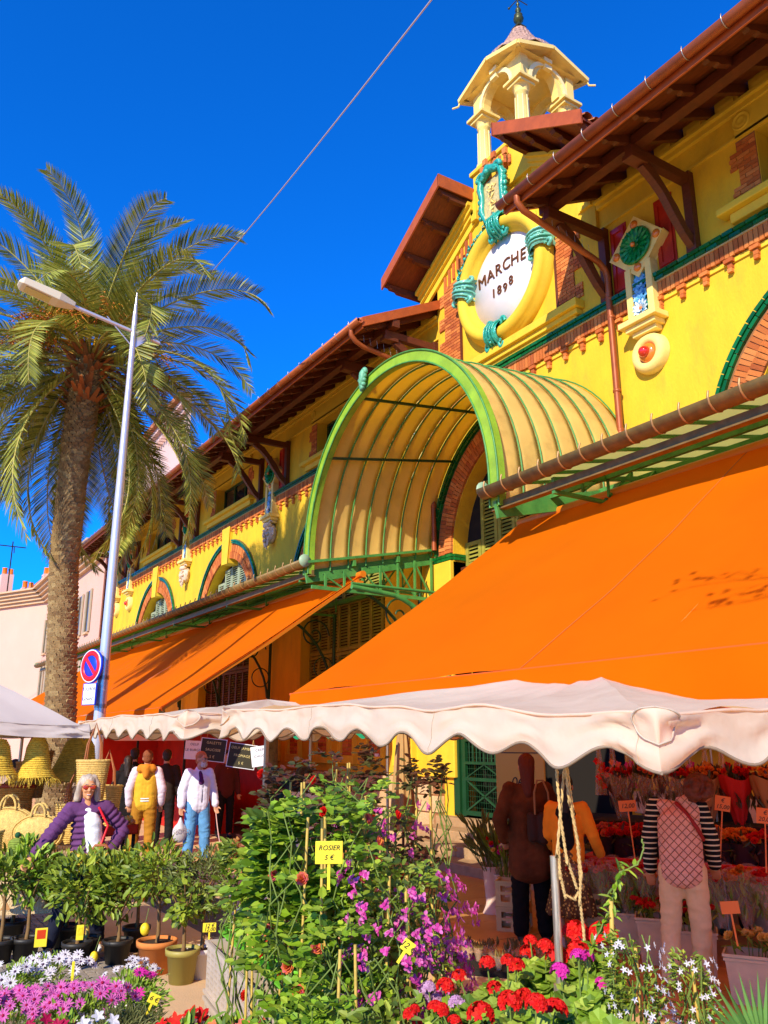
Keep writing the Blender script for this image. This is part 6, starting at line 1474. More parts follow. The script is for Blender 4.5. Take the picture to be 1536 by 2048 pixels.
# green scalloped edge of a farther parasol, closed parasol by the drainpipe
a_ = pt(545, 1468, 12.5); b_ = pt(775, 1466, 12.5); m = MB()
m.grid(lambda u, v: a_.lerp(b_, u)+V(0,0,.06-v*(.07+.07*math.sin(u*7*PI)**2)), 90, 3)
o = single('green_valance', m, mat('emerald_cloth', (.01,.42,.18), .7, trans=.4), 'strip of emerald green scalloped valance showing beneath the white tent', 'valance'); part('valance_rod', MB().tube([a_+V(0,0,.07), b_+V(0,0,.07)], .02, 6), STEEL, o)
for q in (a_, b_): part('valance_post', MB().tube([(q.x,q.y,0), (q.x,q.y,q.z+.07)], .02, 6), STEEL, o)
p = pt(806, 1600, 12.9); t = thing('closed_parasol', 'furled beige brown parasol standing by the drainpipe left of the steps', 'parasol', (p.x, p.y, 0))
m = MB(); m.grid(lambda u, v: (lambda a, z, r: Vector((r*math.cos(a), r*math.sin(a), z)))(u*2*PI, lerp(.75, 2.25, v), (.14*(1-v)**.6+.035)*(1+.18*math.sin(u*16*PI))), 48, 14, closeu=True)
part('furled_cloth', m, mat('parasol_cloth', (.42,.25,.09), .85, var=.15), t); part('parasol_pole', MB().tube([(0,0,0), (0,0,2.35)], .02, 8), WOOD, t); part('parasol_foot', MB().lathe([(0,0),(.25,0),(.22,.06),(.04,.09)], (0,0,0), 18), STONEG, t)
# bare plane tree behind and to the right of the viewpoint; its twigs throw their shadow on the large awning
random.seed(61)
t = thing('plane_tree', 'bare plane tree outside the frame whose twigs shade the large awning', 'tree', (-1.0, -4.2, 0)); m = MB(); m.tube([(0,0,0), (.05,0,2.5), (.3,.5,5.0)], [.16,.13,.10], 10); part('trunk', m, TWIGM := mat('plane_bark', (.3,.25,.16), .9, var=.3, vscale=5), t)
def limb(p, d, L, r, dep, mb):
    q = p+d*L; mb.tube([p, p+d*L*.5+V(rnd(-.05,.05),rnd(-.05,.05),.03)*L, q], [r, r*.8, r*.55], 5, cap=False)
    if dep:
        for k in range(3): e = (d+V(rnd(-.7,.7),rnd(-.7,.7),rnd(-.3,.5))).normalized(); limb(p.lerp(q, rnd(.45,1)), e, L*rnd(.5,.72), r*.55, dep-1, mb)
    else: [mb.leaf(q, (d+V(rnd(-1,1),rnd(-1,1),rnd(-1,1))), V(0,0,1), .07, .05) for _ in range(2)]
m = MB(); limb(V(.3,.5,4.9), V(.30,.90,.18).normalized(), 3.6, .05, 0, m); part('limb', m, TWIGM, t); m = MB()
for k in range(5): limb(V(.3,.5,4.9)+V(.30,.90,.18).normalized()*(2.6+k*.25), V(rnd(.3,.9),rnd(.3,.9),rnd(-.1,.4)).normalized(), 1.1, .012, 3, m)
part('twig', m, TWIGM, t, kind='stuff')
# ------------------------------------------------------------------ leaves, pots and flowers
def leafmat(n, cols, **k): return mat(n, cols[0], .5, island=cols, trans=.28, spec=.45, **k)
L_LEM = leafmat('lemon_leaf', [(.11,.19,.015),(.24,.34,.02),(.06,.11,.01),(.40,.48,.035),(.16,.25,.02)])
L_ROSE = leafmat('rose_leaf', [(.12,.24,.01),(.28,.47,.02),(.035,.08,.006),(.50,.64,.05),(.17,.31,.012),(.06,.13,.008)])
L_DARK = leafmat('dark_rose_leaf', [(.06,.03,.012),(.14,.03,.015),(.05,.06,.012),(.10,.09,.02)])
L_OLIVE = leafmat('olive_leaf', [(.12,.15,.03),(.20,.24,.05),(.08,.10,.02),(.30,.34,.10)])
L_GER = leafmat('geranium_leaf', [(.14,.26,.015),(.30,.46,.03),(.07,.15,.01),(.48,.60,.08)])
L_JAS = leafmat('jasmine_leaf', [(.12,.20,.015),(.28,.38,.025),(.06,.10,.01),(.45,.52,.06)])
L_SAGE = leafmat('sage_leaf', [(.20,.22,.07),(.32,.34,.12),(.14,.15,.05),(.42,.44,.18)])
STEM = mat('green_stem', (.14,.20,.03), .6); TWIG = mat('brown_twig', (.20,.11,.035), .8, var=.2, vscale=20); CANE = mat('bamboo_cane', (.58,.40,.08), .55, var=.2, vscale=30)
def petm(n, cols): return mat(n, cols[0], .6, island=cols, trans=.25, spec=.2)
P_BOUG = petm('magenta_bract', [(.66,.06,.34),(.50,.03,.25),(.78,.20,.50),(.70,.09,.36)]); P_PINK = petm('pink_daisy_petal', [(.62,.10,.38),(.70,.20,.48),(.52,.06,.30)])
P_WHITE = petm('white_petal', [(.72,.68,.70),(.62,.58,.62),(.78,.74,.74)]); P_RED = petm('red_petal', [(.72,.01,.008),(.58,.005,.006),(.80,.03,.01)])
P_MAG = petm('hot_magenta_petal', [(.60,.02,.28),(.70,.04,.38)]); P_LIL = petm('lilac_petal', [(.60,.36,.52),(.50,.25,.45)]); P_ORN = petm('orange_petal', [(.85,.28,.02),(.78,.18,.015),(.88,.40,.05)])
P_YEL = petm('lily_petal', [(.85,.58,.12),(.80,.48,.08),(.88,.66,.25)]); P_ROSE = petm('coral_petal', [(.80,.12,.08),(.75,.25,.05),(.70,.10,.22)]); P_WINE = petm('wine_petal', [(.38,.004,.05),(.5,.01,.08)])
EYE = mat('dark_flower_eye', (.05,.01,.05), .7); EYEY = mat('yellow_flower_eye', (.75,.45,.03), .7)
SOIL = mat('potting_soil', (.05,.028,.012), .95, bump=1)
def sph(): 
    while True:
        v = Vector((rnd(-1,1), rnd(-1,1), rnd(-1,1)))
        if .05 < v.length < 1: return v
def leafcloud(c, rad, n, l, w, mb=None, clumps=9, hollow=.45, up=.25):
    """leaves gathered in clumps so that the outline is uneven and gaps stay open"""
    mb = mb or MB(); C_ = Vector(c); cl = []
    for i in range(clumps):
        v = sph().normalized()*rnd(hollow, .95); cl.append(Vector((v.x*rad[0], v.y*rad[1], v.z*rad[2])))
    for i in range(n):
        q = cl[i % clumps]; v = sph(); f = .50; p = q+Vector((v.x*rad[0]*f, v.y*rad[1]*f, v.z*rad[2]*f))
        o = Vector((p.x/rad[0], p.y/rad[1], p.z/rad[2])); d = (o.normalized()*.8+sph()*.9+V(0,0,up)).normalized(); s = rnd(.65, 1.2)
        nn = (sph()*.7+V(-.3,-.4,.9)).normalized(); mb.leaf(C_+p, d, nn, l*s, w*s)
    return mb
def pot(parent, r, h, m, c=(0,0,0), rim=True, soil=True, name='pot'):
    b = MB(); x, y, z = c
    b.lathe([(0,z),(r*.74,z),(r*.95,z+h*.82),(r*1.06,z+h*.82),(r*1.08,z+h),(r*.98,z+h),(r*.94,z+h*.9)] if rim else [(0,z),(r*.8,z),(r,z+h),(r*.95,z+h),(r*.93,z+h*.9)], (x,y,0), 24)
    o = part(name, b, m, parent)
    if soil: part('soil', MB().lathe([(r*.95,z+h*.88),(0,z+h*.92)], (x,y,0), 18), SOIL, o)
    return o
def daisy(mb, eye, p, n, r, k=13):
    n = Vector(n).normalized(); a = n.cross(V(0,0,1) if abs(n.z) < .9 else V(1,0,0)).normalized(); b = n.cross(a)
    for i in range(k):
        t = 2*PI*i/k+rnd(-.08,.08); d = a*math.cos(t)+b*math.sin(t)+n*.18; mb.leaf(Vector(p)+d*r*.12, d, n, r*.9, r*.30)
    eye.ball(Vector(p)+n*r*.08, r*.2, 7, 5)
def funnel(mb, edge, eye, p, n, r):                       # petunia
    n = Vector(n).normalized(); a = n.cross(V(0,0,1) if abs(n.z) < .9 else V(1,0,0)).normalized(); b = n.cross(a); P_ = Vector(p)
    def ring(rr, z, wav): return [P_+n*z+(a*math.cos(2*PI*i/20)+b*math.sin(2*PI*i/20))*rr*(1+wav*math.cos(2*PI*i/20*5)) for i in range(20)]
    r0, r1, r2, r3 = ring(.1*r,-.5*r,0), ring(.35*r,-.06*r,0), ring(.82*r,.04*r,.05), ring(r,-.02*r,.09); q = [(i, (i+1) % 20, 20+(i+1) % 20, 20+i) for i in range(20)]
    mb.add(r0+r1, q, True); mb.add(r1+r2, q, True); edge.add(r2+r3, q, True)
def fivepetal(mb, p, n, r, k=5, w=.6):
    n = Vector(n).normalized(); a = n.cross(V(0,0,1) if abs(n.z) < .9 else V(1,0,0)).normalized(); b = n.cross(a)
    for i in range(k): t = 2*PI*i/k; d = a*math.cos(t)+b*math.sin(t)+n*.25; mb.leaf(p, d, n, r, r*w)
def umbel(mb, p, r, k=26):                                # geranium head
    for i in range(k):
        v = sph().normalized(); v.z = abs(v.z)*.9+.05; fivepetal(mb, Vector(p)+v*r, v, r*.55, 5, .7)
def rosebloom(mb, p, n, r):
    n = Vector(n).normalized(); a = n.cross(V(0,0,1) if abs(n.z) < .9 else V(1,0,0)).normalized(); b = n.cross(a)
    for ring in range(4):
        k = 3+ring*2
        for i in range(k):
            t = 2*PI*i/k+ring; d = (a*math.cos(t)+b*math.sin(t))*(.25+.28*ring)+n*(1.0-.2*ring); mb.leaf(Vector(p)+n*.05*r, d, a*math.cos(t)+b*math.sin(t)-n*.3, r*1.05, r*.95)
def ptag(pxx, pyy, d, txt, label, w=.09, h=.065, m='yellow_tag', c=(.85,.68,.03), rot=0, stick=.22, turn=0, size=.034, loc=None):
    p = Vector(loc) if loc else pt(pxx, pyy, d); t = thing('price_tag', label, 'price tag', tuple(p)); t.rotation_euler = (0, R_(rot), toward(p)+turn)
    part('card', MB().box(-w/2,w/2,-.002,.002,-h/2,h/2), mat(m, c, .5), t, bevel=.004)
    if txt:
        b = MB()
        for i, s in enumerate(txt if isinstance(txt, (list, tuple)) else [txt]):
            q = text_mb(s, size, frame((0,-.0035,(h*.2 if isinstance(txt, (list, tuple)) else 0)-i*h*.42), (1,0,0), (0,0,1)), .0006, shear=.25); b.add(q.v, q.f)
        part('handwriting', b, BLACK, t)
    part('stake', MB().box(-.006,.006,.002,.005,-h/2-stick,-h/2+.01), MATS[m], t)
    return t
# ---- lemon trees in pots
TERRA = mat('terracotta_pot', (.62,.20,.04), .8, var=.12, vscale=9, dirt=.3, dcol=(.4,.16,.06)); OLPOT = mat('olive_plastic_pot', (.34,.28,.06), .5); BKPOT = mat('black_plastic_pot', (.02,.018,.015), .5); WPOT = mat('white_plastic_pot', (.68,.62,.56), .5)
LEMON = mat('lemon_fruit', (.85,.60,.02), .4, bump=.3, bscale=60); ORNF = mat('small_orange_fruit', (.82,.22,.01), .4); REDF = mat('red_apple_fruit', (.6,.05,.01), .3)
def citrus(pxb, pyb, hgt, cw, label, potm=BKPOT, pr=.13, ph=.22, leaves=430, ll=.098, lw=.038, lm=L_LEM, trunk=TWIG, fruit=None, seed=0, loc=None, ch=None):
    random.seed(100+seed); g = Vector(loc) if loc else ground_at(pxb, pyb); t = thing('potted_tree', label, 'potted tree', (g.x, g.y, 0)); pot(t, pr, ph, potm)
    th_ = hgt-(ch or cw*1.0); m = MB(); m.tube([(0,0,ph*.85), (.008,.0,th_*.6), (0,.01,th_+.05)], [.021,.018,.014], 8)
    for k in range(9):
        a = k*2.4; r = cw*.42; m.tube([(0,.0,th_-.05+.02*k), (r*.5*math.cos(a), r*.5*math.sin(a), th_+.10+.02*k), (r*math.cos(a), r*math.sin(a), th_+rnd(.12,.30)+.01*k)], [.008,.006,.003], 5)
    part('trunk', m, trunk, t); cz = hgt-(ch or cw)*.5
    part('crown', leafcloud((0,0,cz), (cw*.52, cw*.52, (ch or cw)*.5), leaves, ll, lw, clumps=14), lm, t)
    if fruit:
        for (dx, dy, z, r, mm) in fruit:
            f = part('fruit', MB().ball((dx, dy, z), r, 12, 9, (1,1,1.25)), mm, t)
            part('fruit_stalk', MB().tube([(dx,dy,z+r), (dx*.8,dy*.8,z+r+.12)], .003, 4), STEM, t)
    return t
CUT = TWIG
citrus(150, 1935, .98, .56, 'lemon tree with a pale straight stem left of the purple woman\'s legs', seed=1, fruit=None)
citrus(-5, 1930, .98, .42, 'lemon tree cut by the left picture edge in a black pot', seed=2)
citrus(165, 1915, .98, .46, 'slim dark stemmed lemon tree in a black pot just in front of the purple woman', seed=3, loc=ground_at(128, 1898), pr=.15)
citrus(232, 1930, .96, .56, 'lemon tree with a yellow lemon resting low by its stem', seed=4, fruit=[(-.26,-.2,.14,.036,LEMON)])
citrus(168, 1925, .96, .54, 'lemon tree whose yellow stem forks low, fourth from the left edge', seed=5, trunk=CANE, loc=ground_at(168, 1925))
citrus(310, 1945, 1.12, .56, 'lemon tree in an orange terracotta pot with a yellow collar and one hanging lemon', TERRA, .17, .27, seed=6, fruit=[(-.17,-.16,.40,.042,LEMON), (-.16,.0,.62,.02,ORNF)])
citrus(362, 1965, .82, .34, 'young citrus with round dark leaves in an olive green pot', OLPOT, .14, .27, 260, .07, .045, seed=7)
citrus(400, 1955, 1.08, .52, 'bushy narrow leaved citrus in a white pot with a yellow 12 € tag', WPOT, .12, .24, 760, .085, .018, L_OLIVE, seed=8)
citrus(70, 1960, 1.0, .5, 'pale green young lemon tree second from the left edge', seed=9, loc=ground_at(48, 1925), lm=L_ROSE, leaves=380)
citrus(255, 1905, .96, .5, 'dense lemon tree in a square black pot behind the terracotta pot', seed=10, loc=ground_at(270, 1900))
citrus(20, 1890, 1.0, .5, 'leafy lemon tree at the back on the left, in front of the rug table', seed=12, loc=ground_at(20, 1888))
t = ptag(82, 1875, 7.9, None, 'yellow picture label with a red fruit photo hanging on a lemon tree', .10, .15, stick=0); part('picture', MB().box(-.035,.035,-.004,-.0025,-.01,.06), REDF, t)
t = ptag(160, 1865, 7.9, None, 'white and yellow picture label on a pale lemon stem', .06, .12, stick=0); part('picture', MB().box(-.02,.02,-.004,-.0025,-.02,.04), LEMON, t)
ptag(419, 1855, 7.0, ['12 €', '12,00'], 'yellow tag handwritten 12 € in front of the olive leaved citrus', .10, .065, size=.038)
ptag(467, 1850, 6.6, '2,50', 'small white tag handwritten 2,50 tilted among the petunias', .07, .05, 'white_tag', (.8,.75,.6), -40, .15)
# ---- low flower pots, daisies at the left
def daisypot(pxx, pyy, d, w, label, pm, n, r, lm=L_GER, potm=WPOT, seed=0, h=.22, nl=520, eye=EYE, kind='daisy', ry=None, z0=None, group=None, ll=.05, lw=.016):
    random.seed(300+seed); p = pt(pxx, pyy, d); base = max(0, p.z-h-.16); t = thing('potted_flowers', label, 'potted flowers', (p.x, p.y, base), 0, group); ry = ry or w*.8
    pot(t, min(.13, w*.32), .16, potm); c = (0,0,.16+h*.35)
    part('foliage', leafcloud(c, (w*.5, ry*.5, h*.55), nl, ll, lw, clumps=12, hollow=.2), lm, t)
    if n:
        P_, E_ = MB(), MB()
        for i in range(n):
            a = rnd(0, 2*PI); q = math.sqrt(rnd(0,1)); x, y = q*w*.52*math.cos(a), q*ry*.52*math.sin(a); z = c[2]+h*.62*math.sqrt(max(.05, 1-q*q*.85))+rnd(-.01,.03)
            nrm = V(x/w-.25, y/w-.3, .55)+sph()*.35
            if kind == 'daisy': daisy(P_, E_, (x,y,z), nrm, r*rnd(.8,1.15), 11)
            elif kind == 'petunia': funnel(P_, E_, None, (x,y,z), nrm, r*rnd(.8,1.1))
            elif kind == 'umbel': umbel(P_, (x,y,z), r)
            else: fivepetal(P_, (x,y,z), nrm, r)
        part('blossom', P_, pm, t)
        if E_.v: part('flower_edge' if kind == 'petunia' else 'flower_eye', E_, eye, t, kind='stuff')
    return t
daisypot(105, 1915, 6.6, .62, 'pot of white daisies with dark eyes in front of the lemon trees', P_WHITE, 46, .042, seed=1)
daisypot(20, 1935, 6.0, .40, 'pot of white daisies at the left picture edge', P_WHITE, 16, .040, seed=2)
daisypot(38, 1985, 5.2, .55, 'dense pot of pink daisies at the lower left', P_PINK, 62, .036, seed=3, eye=P_WINE)
daisypot(165, 1975, 5.3, .58, 'wide pot of mauve pink daisies in a white pot', P_PINK, 52, .040, seed=4, eye=P_WINE)
daisypot(258, 1950, 5.8, .46, 'pot with a few magenta daisies above small white ones', P_MAG, 9, .046, seed=5, nl=640)
daisypot(265, 1925, 6.3, .42, 'pot of small white daisies behind the magenta ones', P_WHITE, 18, .032, seed=6)
daisypot(15, 2035, 4.6, .42, 'silvery feathery foliage plant at the bottom left corner', P_YEL, 0, .02, L_SAGE, seed=7, nl=900, ll=.07, lw=.006)
daisypot(245, 2010, 4.9, .44, 'pale feathery green herb between the daisies and the red mandevilla', P_YEL, 0, .02, L_SAGE, seed=8, nl=1100, ll=.07, lw=.006)
daisypot(70, 2040, 4.5, .26, 'small pot of crimson edged pelargoniums at the bottom', P_WINE, 8, .035, seed=9, kind='five')
daisypot(175, 2045, 4.5, .34, 'white pelargoniums with dark veins at the bottom edge', P_WHITE, 14, .036, seed=10, kind='five')
daisypot(110, 2048, 4.4, .28, 'crimson pelargonium beside the white veined one', P_WINE, 9, .030, seed=11, kind='five')
daisypot(375, 2040, 4.9, .44, 'red mandevilla with pointed leaves in front of the grey crate', P_RED, 14, .045, seed=12, kind='five', lm=L_ROSE, nl=260, ll=.085, lw=.03)
daisypot(470, 2045, 4.7, .40, 'pink red mandevilla at the foot of the perforated crate', P_ROSE, 11, .038, seed=13, kind='five', lm=L_ROSE, nl=240, ll=.085, lw=.03)
ptag(308, 1998, 5.0, '6 €', 'yellow tag handwritten 6 € leaning among the feathery herbs', .06, .05, rot=25)
ptag(146, 1940, 5.9, None, 'narrow yellow plant label standing in the white daisies', .018, .10, stick=.1)
# ---- perforated crates with petunia trays
CRATE = mat('grey_cream_crate', (.52,.42,.32), .6, var=.12, vscale=6, dirt=.4, dcol=(.3,.22,.14)); BLCR = mat('blue_crate', (.08,.42,.72), .5)
def crate(loc, rz, L, W, H, m, label, group=None):
    t = thing('plastic_crate', label, 'crate', loc, rz, group); b = MB(); T = .012
    for (a, b_, fix, ax) in ((0, L, 0, 'x'), (0, L, W, 'x'), (0, W, 0, 'y'), (0, W, L, 'y')):
        n = max(2, round(b_/.12)); holes = []
        for i in range(n):
            u0 = (i+.14)*b_/n; u1 = (i+.86)*b_/n; nz = 7; nx_ = 4
            for r_ in range(nz):
                for c_ in range(nx_):
                    hx, hz = (u1-u0)/nx_, H*.76/nz; x0 = u0+c_*hx; z0 = H*.10+r_*hz; holes.append([(x0+hx*.2, z0+hz*.15), (x0+hx*.8, z0+hz*.35), (x0+hx*.8, z0+hz*.85), (x0+hx*.2, z0+hz*.65)])
        ol = [(0,0), (b_,0), (b_,H), (0,H)]
        if ax == 'x': b.poly(ol, fix-T/2, fix+T/2, holes, axis='y')
        else: b.poly(ol, fix-T/2, fix+T/2, holes, axis='x')
    part('side_panel', b, m, t); f = MB()
    for z in (0, H*.93): f.box(-.02,L+.02,-.02,W+.02,z,z+.02 if z == 0 else H)if z == 0 else f.box(-.02,L+.02,-.02,-.004,z,H).box(-.02,L+.02,W+.004,W+.02,z,H).box(-.02,-.004,-.004,W+.004,z,H).box(L+.004,L+.02,-.004,W+.004,z,H)
    part('rim', f, m, t)
    return t
c1 = pt(415, 1930, 6.3); c2 = pt(555, 2010, 4.75); dirc = math.atan2(c2.y-c1.y, c2.x-c1.x); zt = .62
cl = Vector((c1.x, c1.y, 0)); L_c = (Vector((c2.x,c2.y,0))-cl).length
for k in range(2):
    o = cl+Vector((math.cos(dirc), math.sin(dirc), 0))*(k*L_c/2)
    for lv in range(2): crate((o.x, o.y, .02+lv*.34), dirc, L_c/2-.03, .36, .32, CRATE, ('grey perforated crate, far one of the lower pair', 'grey perforated crate, far one of the upper pair under the petunias', 'grey perforated crate, near one of the lower pair', 'grey perforated crate, near one of the upper pair under the red petunias')[k*2+lv], 'stacked grey perforated crates')
random.seed(41)
bc = pt(565, 2030, 4.4); crate((bc.x-.12, bc.y-.1, .35), dirc+.2, .5, .36, .34, BLCR, 'pale blue plastic crate at the bottom, right of the petunia trays')
for k in range(5):
    o = cl+Vector((math.cos(dirc), math.sin(dirc), 0))*(L_c*(.12+.18*k)) + Vector((-math.sin(dirc), math.cos(dirc), 0))*.20; o.z = .695
    lab = ('lilac petunias in the farthest green tray on the crates', 'pale lilac petunias in the second green tray', 'wine petunias with white edges in the middle green tray', 'wine red petunias in the fourth green tray', 'red and yellow petunias in the nearest green tray')[k]
    t = thing('petunia_tray', lab, 'flower tray', tuple(o), dirc, 'petunia trays on the crates'); GP = mat('bright_green_pot', (.16,.50,.03), .5)
    for q in range(4): part('cup', MB().lathe([(0,0),(.042,0),(.055,.09),(.062,.09),(.062,.10),(.052,.10)], (-.065+.13*(q % 2), -.07+.14*(q//2), 0), 14), GP, t)
    part('tray', MB().box(-.14,.14,-.15,.15,.045,.055), GP, t)
    part('foliage', leafcloud((0,0,.19), (.16,.17,.11), 300, .045, .028, clumps=10, hollow=.2), L_GER, t); a_, b__ = MB(), MB()
    for i in range(11): funnel(a_, b__, None, (rnd(-.15,.15), rnd(-.17,.17), .24+rnd(-.04,.07)), V(-.35,-.45,.5)+sph()*.4, rnd(.034,.046))
    part('blossom', a_, (P_LIL, P_LIL, P_WINE, P_WINE, P_RED)[k], t); part('flower_edge', b__, (P_LIL, P_WHITE, P_WHITE, P_PINK, P_ORN)[k], t, kind='stuff')
# ---- rose bushes and climbers on canes, centre
def climber(pxx, d, ztop, w, label, lm, n, l, lw, seed, cat='climbing plant', bloom=None, nb=0, br=.03, kind='rose', dx=None, zb=0, canes=3, zlo=.1, dens=1):
    random.seed(500+seed); p = pt(pxx, 1483, d); t = thing('climbing_plant', label, cat, (p.x, p.y, 0)); pot(t, .14, .26, OLPOT)
    for k in range(canes): a = 2*PI*k/canes+.4; part('cane', MB().tube([(.09*math.cos(a), .09*math.sin(a), .2), (.05*math.cos(a), .05*math.sin(a), ztop*.96)], .007, 6), CANE, t)
    m = MB(); tips = []
    for k in range(12):
        a = rnd(0, 6.3); pts = [Vector((.02*math.cos(a), .02*math.sin(a), .25))]; zz = .25
        while zz < ztop*rnd(.8, 1.0):
            zz += .13; a += rnd(-.9,.9); r = w*.42*rnd(.3, 1.0); pts.append(Vector((r*math.cos(a), r*math.sin(a), zz)))
        m.tube(pts, [lerp(.006,.003,i/len(pts)) for i in range(len(pts))], 5); tips.append(pts[-1])
    part('stem', m, STEM, t); f = MB()
    for i in range(n):
        z = lerp(zlo, ztop, rnd(0,1)**.85); prof = w*.5*(.65+.35*noise.noise(Vector((z*3, seed, 0)))+.35*math.sin(min(1, (ztop-z)/ztop*3)*PI/2)); a = rnd(0, 2*PI); r = prof*math.sqrt(rnd(.15, 1)); c = Vector((r*math.cos(a), r*math.sin(a), z))
        if noise.noise(Vector((c.x*4+seed*3, c.y*4, c.z*4))) < -.06: continue
        d_ = Vector((math.cos(a), math.sin(a), .2))+sph()*.9; base = c
        if kind == 'rose' and lm is L_ROSE or lm is L_DARK:                # compound leaf of five
            d_.normalize(); s = d_.cross(V(0,0,1)).normalized()
            for (u, v) in ((1,0), (.62,.8), (.62,-.8), (.2,.8), (.2,-.8)):
                f.leaf(base+d_*l*u*1.2, d_*(.9 if v == 0 else .45)+s*v, V(-.25,-.35,.9)+sph()*.4, l*rnd(.75,1.05), lw)
        else: f.leaf(base, d_, V(-.25,-.35,.8)+sph()*.5, l*rnd(.7,1.2), lw*rnd(.8,1.1))
    part('foliage', f, lm, t)
    if nb:
        P_ = MB()
        for i in range(nb):
            z = ztop*rnd(.35,1.0); a = rnd(PI*.8, PI*1.9); r = w*.5*rnd(.75,1.1); c = Vector((r*math.cos(a), r*math.sin(a), z)); n_ = Vector((math.cos(a), math.sin(a), .3))
            if kind == 'bract':
                for q in range(3): fivepetal(P_, c+sph()*br*.9, n_+sph()*.8, br, 3, .85)
            elif kind == 'five': fivepetal(P_, c, n_+sph()*.5, br, 5, .42)
            else: rosebloom(P_, c, n_, br)
        part('blossom', P_, bloom, t)
    return t
climber(605, 4.5, 1.62, .54, 'big climbing rose with fresh round green leaves at the left of the plant mass', L_ROSE, 560, .075, .050, 1, 'rose bush', P_ROSE, 5, .03, zlo=1.08)
climber(640, 4.2, 1.72, .60, 'climbing rose with a yellow card, its leaves lighter and blooms coral', L_ROSE, 700, .058, .040, 2, 'rose bush', P_ROSE, 9, .032)
climber(505, 5.0, 1.45, .38, 'slender trailing climber at the far left of the plant mass, above the petunias', L_JAS, 800, .06, .024, 3, kind='five', zlo=1.1)
climber(720, 4.5, 1.80, .50, 'tall rose bush with red buds standing up above the yellow card', L_ROSE, 620, .045, .032, 4, 'rose bush', P_RED, 7, .028)
climber(600, 5.2, 1.84, .52, 'dark leaved rose with red blooms at the back on the left', L_DARK, 260, .06, .038, 5, 'rose bush', P_RED, 12, .034, zlo=1.2)
climber(690, 5.4, 1.95, .44, 'dark purple leaved rose with shoots rising highest in the middle', L_DARK, 300, .05, .034, 6, 'rose bush', P_RED, 6, .03, zlo=1.2)
climber(850, 5.0, 1.88, .36, 'dark leaved rose with sparse tall shoots beside the drainpipe', L_DARK, 210, .05, .034, 7, 'rose bush', zlo=1.15)
climber(700, 3.7, 1.25, .50, 'leafy pittosporum like climber low in the middle', L_ROSE, 800, .042, .032, 8, canes=2)
climber(800, 4.0, 1.48, .50, 'bougainvillea with magenta bracts crowded on its right side', L_JAS, 1500, .045, .026, 9, 'bougainvillea', P_BOUG, 130, .020, 'bract')
climber(850, 4.3, 1.34, .42, 'bougainvillea in heavy magenta bloom at the edge by the steps', L_JAS, 900, .045, .026, 10, 'bougainvillea', P_BOUG, 180, .020, 'bract')
climber(760, 4.9, 1.66, .50, 'bougainvillea with few magenta bracts among bamboo canes', L_JAS, 1500, .048, .024, 11, 'bougainvillea', P_BOUG, 50, .021, 'bract')
climber(690, 3.6, 1.02, .40, 'low vine with round shiny leaves at the bottom, behind the blue crate', L_ROSE, 760, .044, .034, 12, canes=2)
climber(780, 3.4, 1.05, .50, 'yellow green climber tied to canes at the bottom middle', L_JAS, 1500, .05, .026, 13)
climber(870, 3.5, .95, .40, 'fine leaved climber below the magenta bougainvillea', L_JAS, 1300, .04, .018, 14, bloom=P_BOUG, nb=16, br=.026, kind='bract')
climber(670, 4.1, 1.10, .34, 'trailing ivy leaved plant beside the nearest petunia tray', L_ROSE, 560, .045, .034, 15, canes=2)
climber(695, 4.0, 1.05, .54, 'dense green shrub filling the middle under the yellow card', L_GER, 2100, .05, .030, 16, kind='five')
ptag(658, 1705, 3.75, ['ROSIER', '5 €'], 'large yellow card reading ROSIER with a faint price in the rose bush', .115, .09, stick=.10, size=.028)
ptag(816, 1893, 3.6, '12 €', 'crumpled yellow tag handwritten 12 € hanging in the bougainvillea', .05, .045, rot=35, stick=.05)
# ---- geraniums, jasmine, fan palm, front right
def geranium(pxx, pyy, d, w, label, pm, nb, seed, hh=.30, br=.030, lm=L_GER):
    random.seed(700+seed); p = pt(pxx, pyy, d); t = thing('geranium', label, 'geranium', (p.x, p.y, max(0, p.z-hh-.12))); pot(t, .10, .15, TERRA); f = MB()
    for i in range(230):
        a = rnd(0, 6.3); q = math.sqrt(rnd(0,1)); c = Vector((q*w*.5*math.cos(a), q*w*.5*math.sin(a), .13+hh*(1-q*q*.6)*rnd(.35,.9))); n_ = V(-.2,-.3,1)+sph()*.5; n_.normalize(); A_ = n_.cross(V(1,0,.1)).normalized(); B__ = n_.cross(A_); r = rnd(.026,.042)
        rim = [c+(A_*math.cos(k*PI/5)+B__*math.sin(k*PI/5))*r*(1+.12*(k % 2))+n_*(.008*(k % 2)) for k in range(10)]; f.add([c-n_*.006]+rim, [(0, k+1, (k+1) % 10+1) for k in range(10)])
    part('foliage', f, lm, t); P_ = MB(); S_ = MB()
    for i in range(nb):
        a = rnd(0, 6.3); q = math.sqrt(rnd(0,1)); c = Vector((q*w*.48*math.cos(a), q*w*.48*math.sin(a), .13+hh*(1.02-q*q*.35)+rnd(0,.06))); umbel(P_, c, br*rnd(.8,1.15), 24); S_.tube([c, (c.x*.6, c.y*.6, .2)], .004, 4)
    part('blossom', P_, pm, t); part('flower_stalk', S_, STEM, t); return t
geranium(960, 1985, 3.55, .40, 'red geranium with pale green leaves, left of the others', P_RED, 4, 1)
geranium(1010, 1950, 3.8, .42, 'bright red geranium with four heads in front of the rope', P_RED, 6, 2)
geranium(1040, 2010, 3.25, .34, 'red geranium with the largest head next to the tent pole', P_RED, 4, 3, br=.038)
geranium(1085, 1905, 4.1, .34, 'deep red geranium in half shade just left of the pole', P_RED, 5, 4, br=.034)
geranium(1170, 1895, 4.0, .34, 'dark red geranium right of the pole', P_RED, 5, 5, br=.05)
geranium(1160, 1955, 3.5, .30, 'magenta geranium right of the pole', P_MAG, 4, 6)
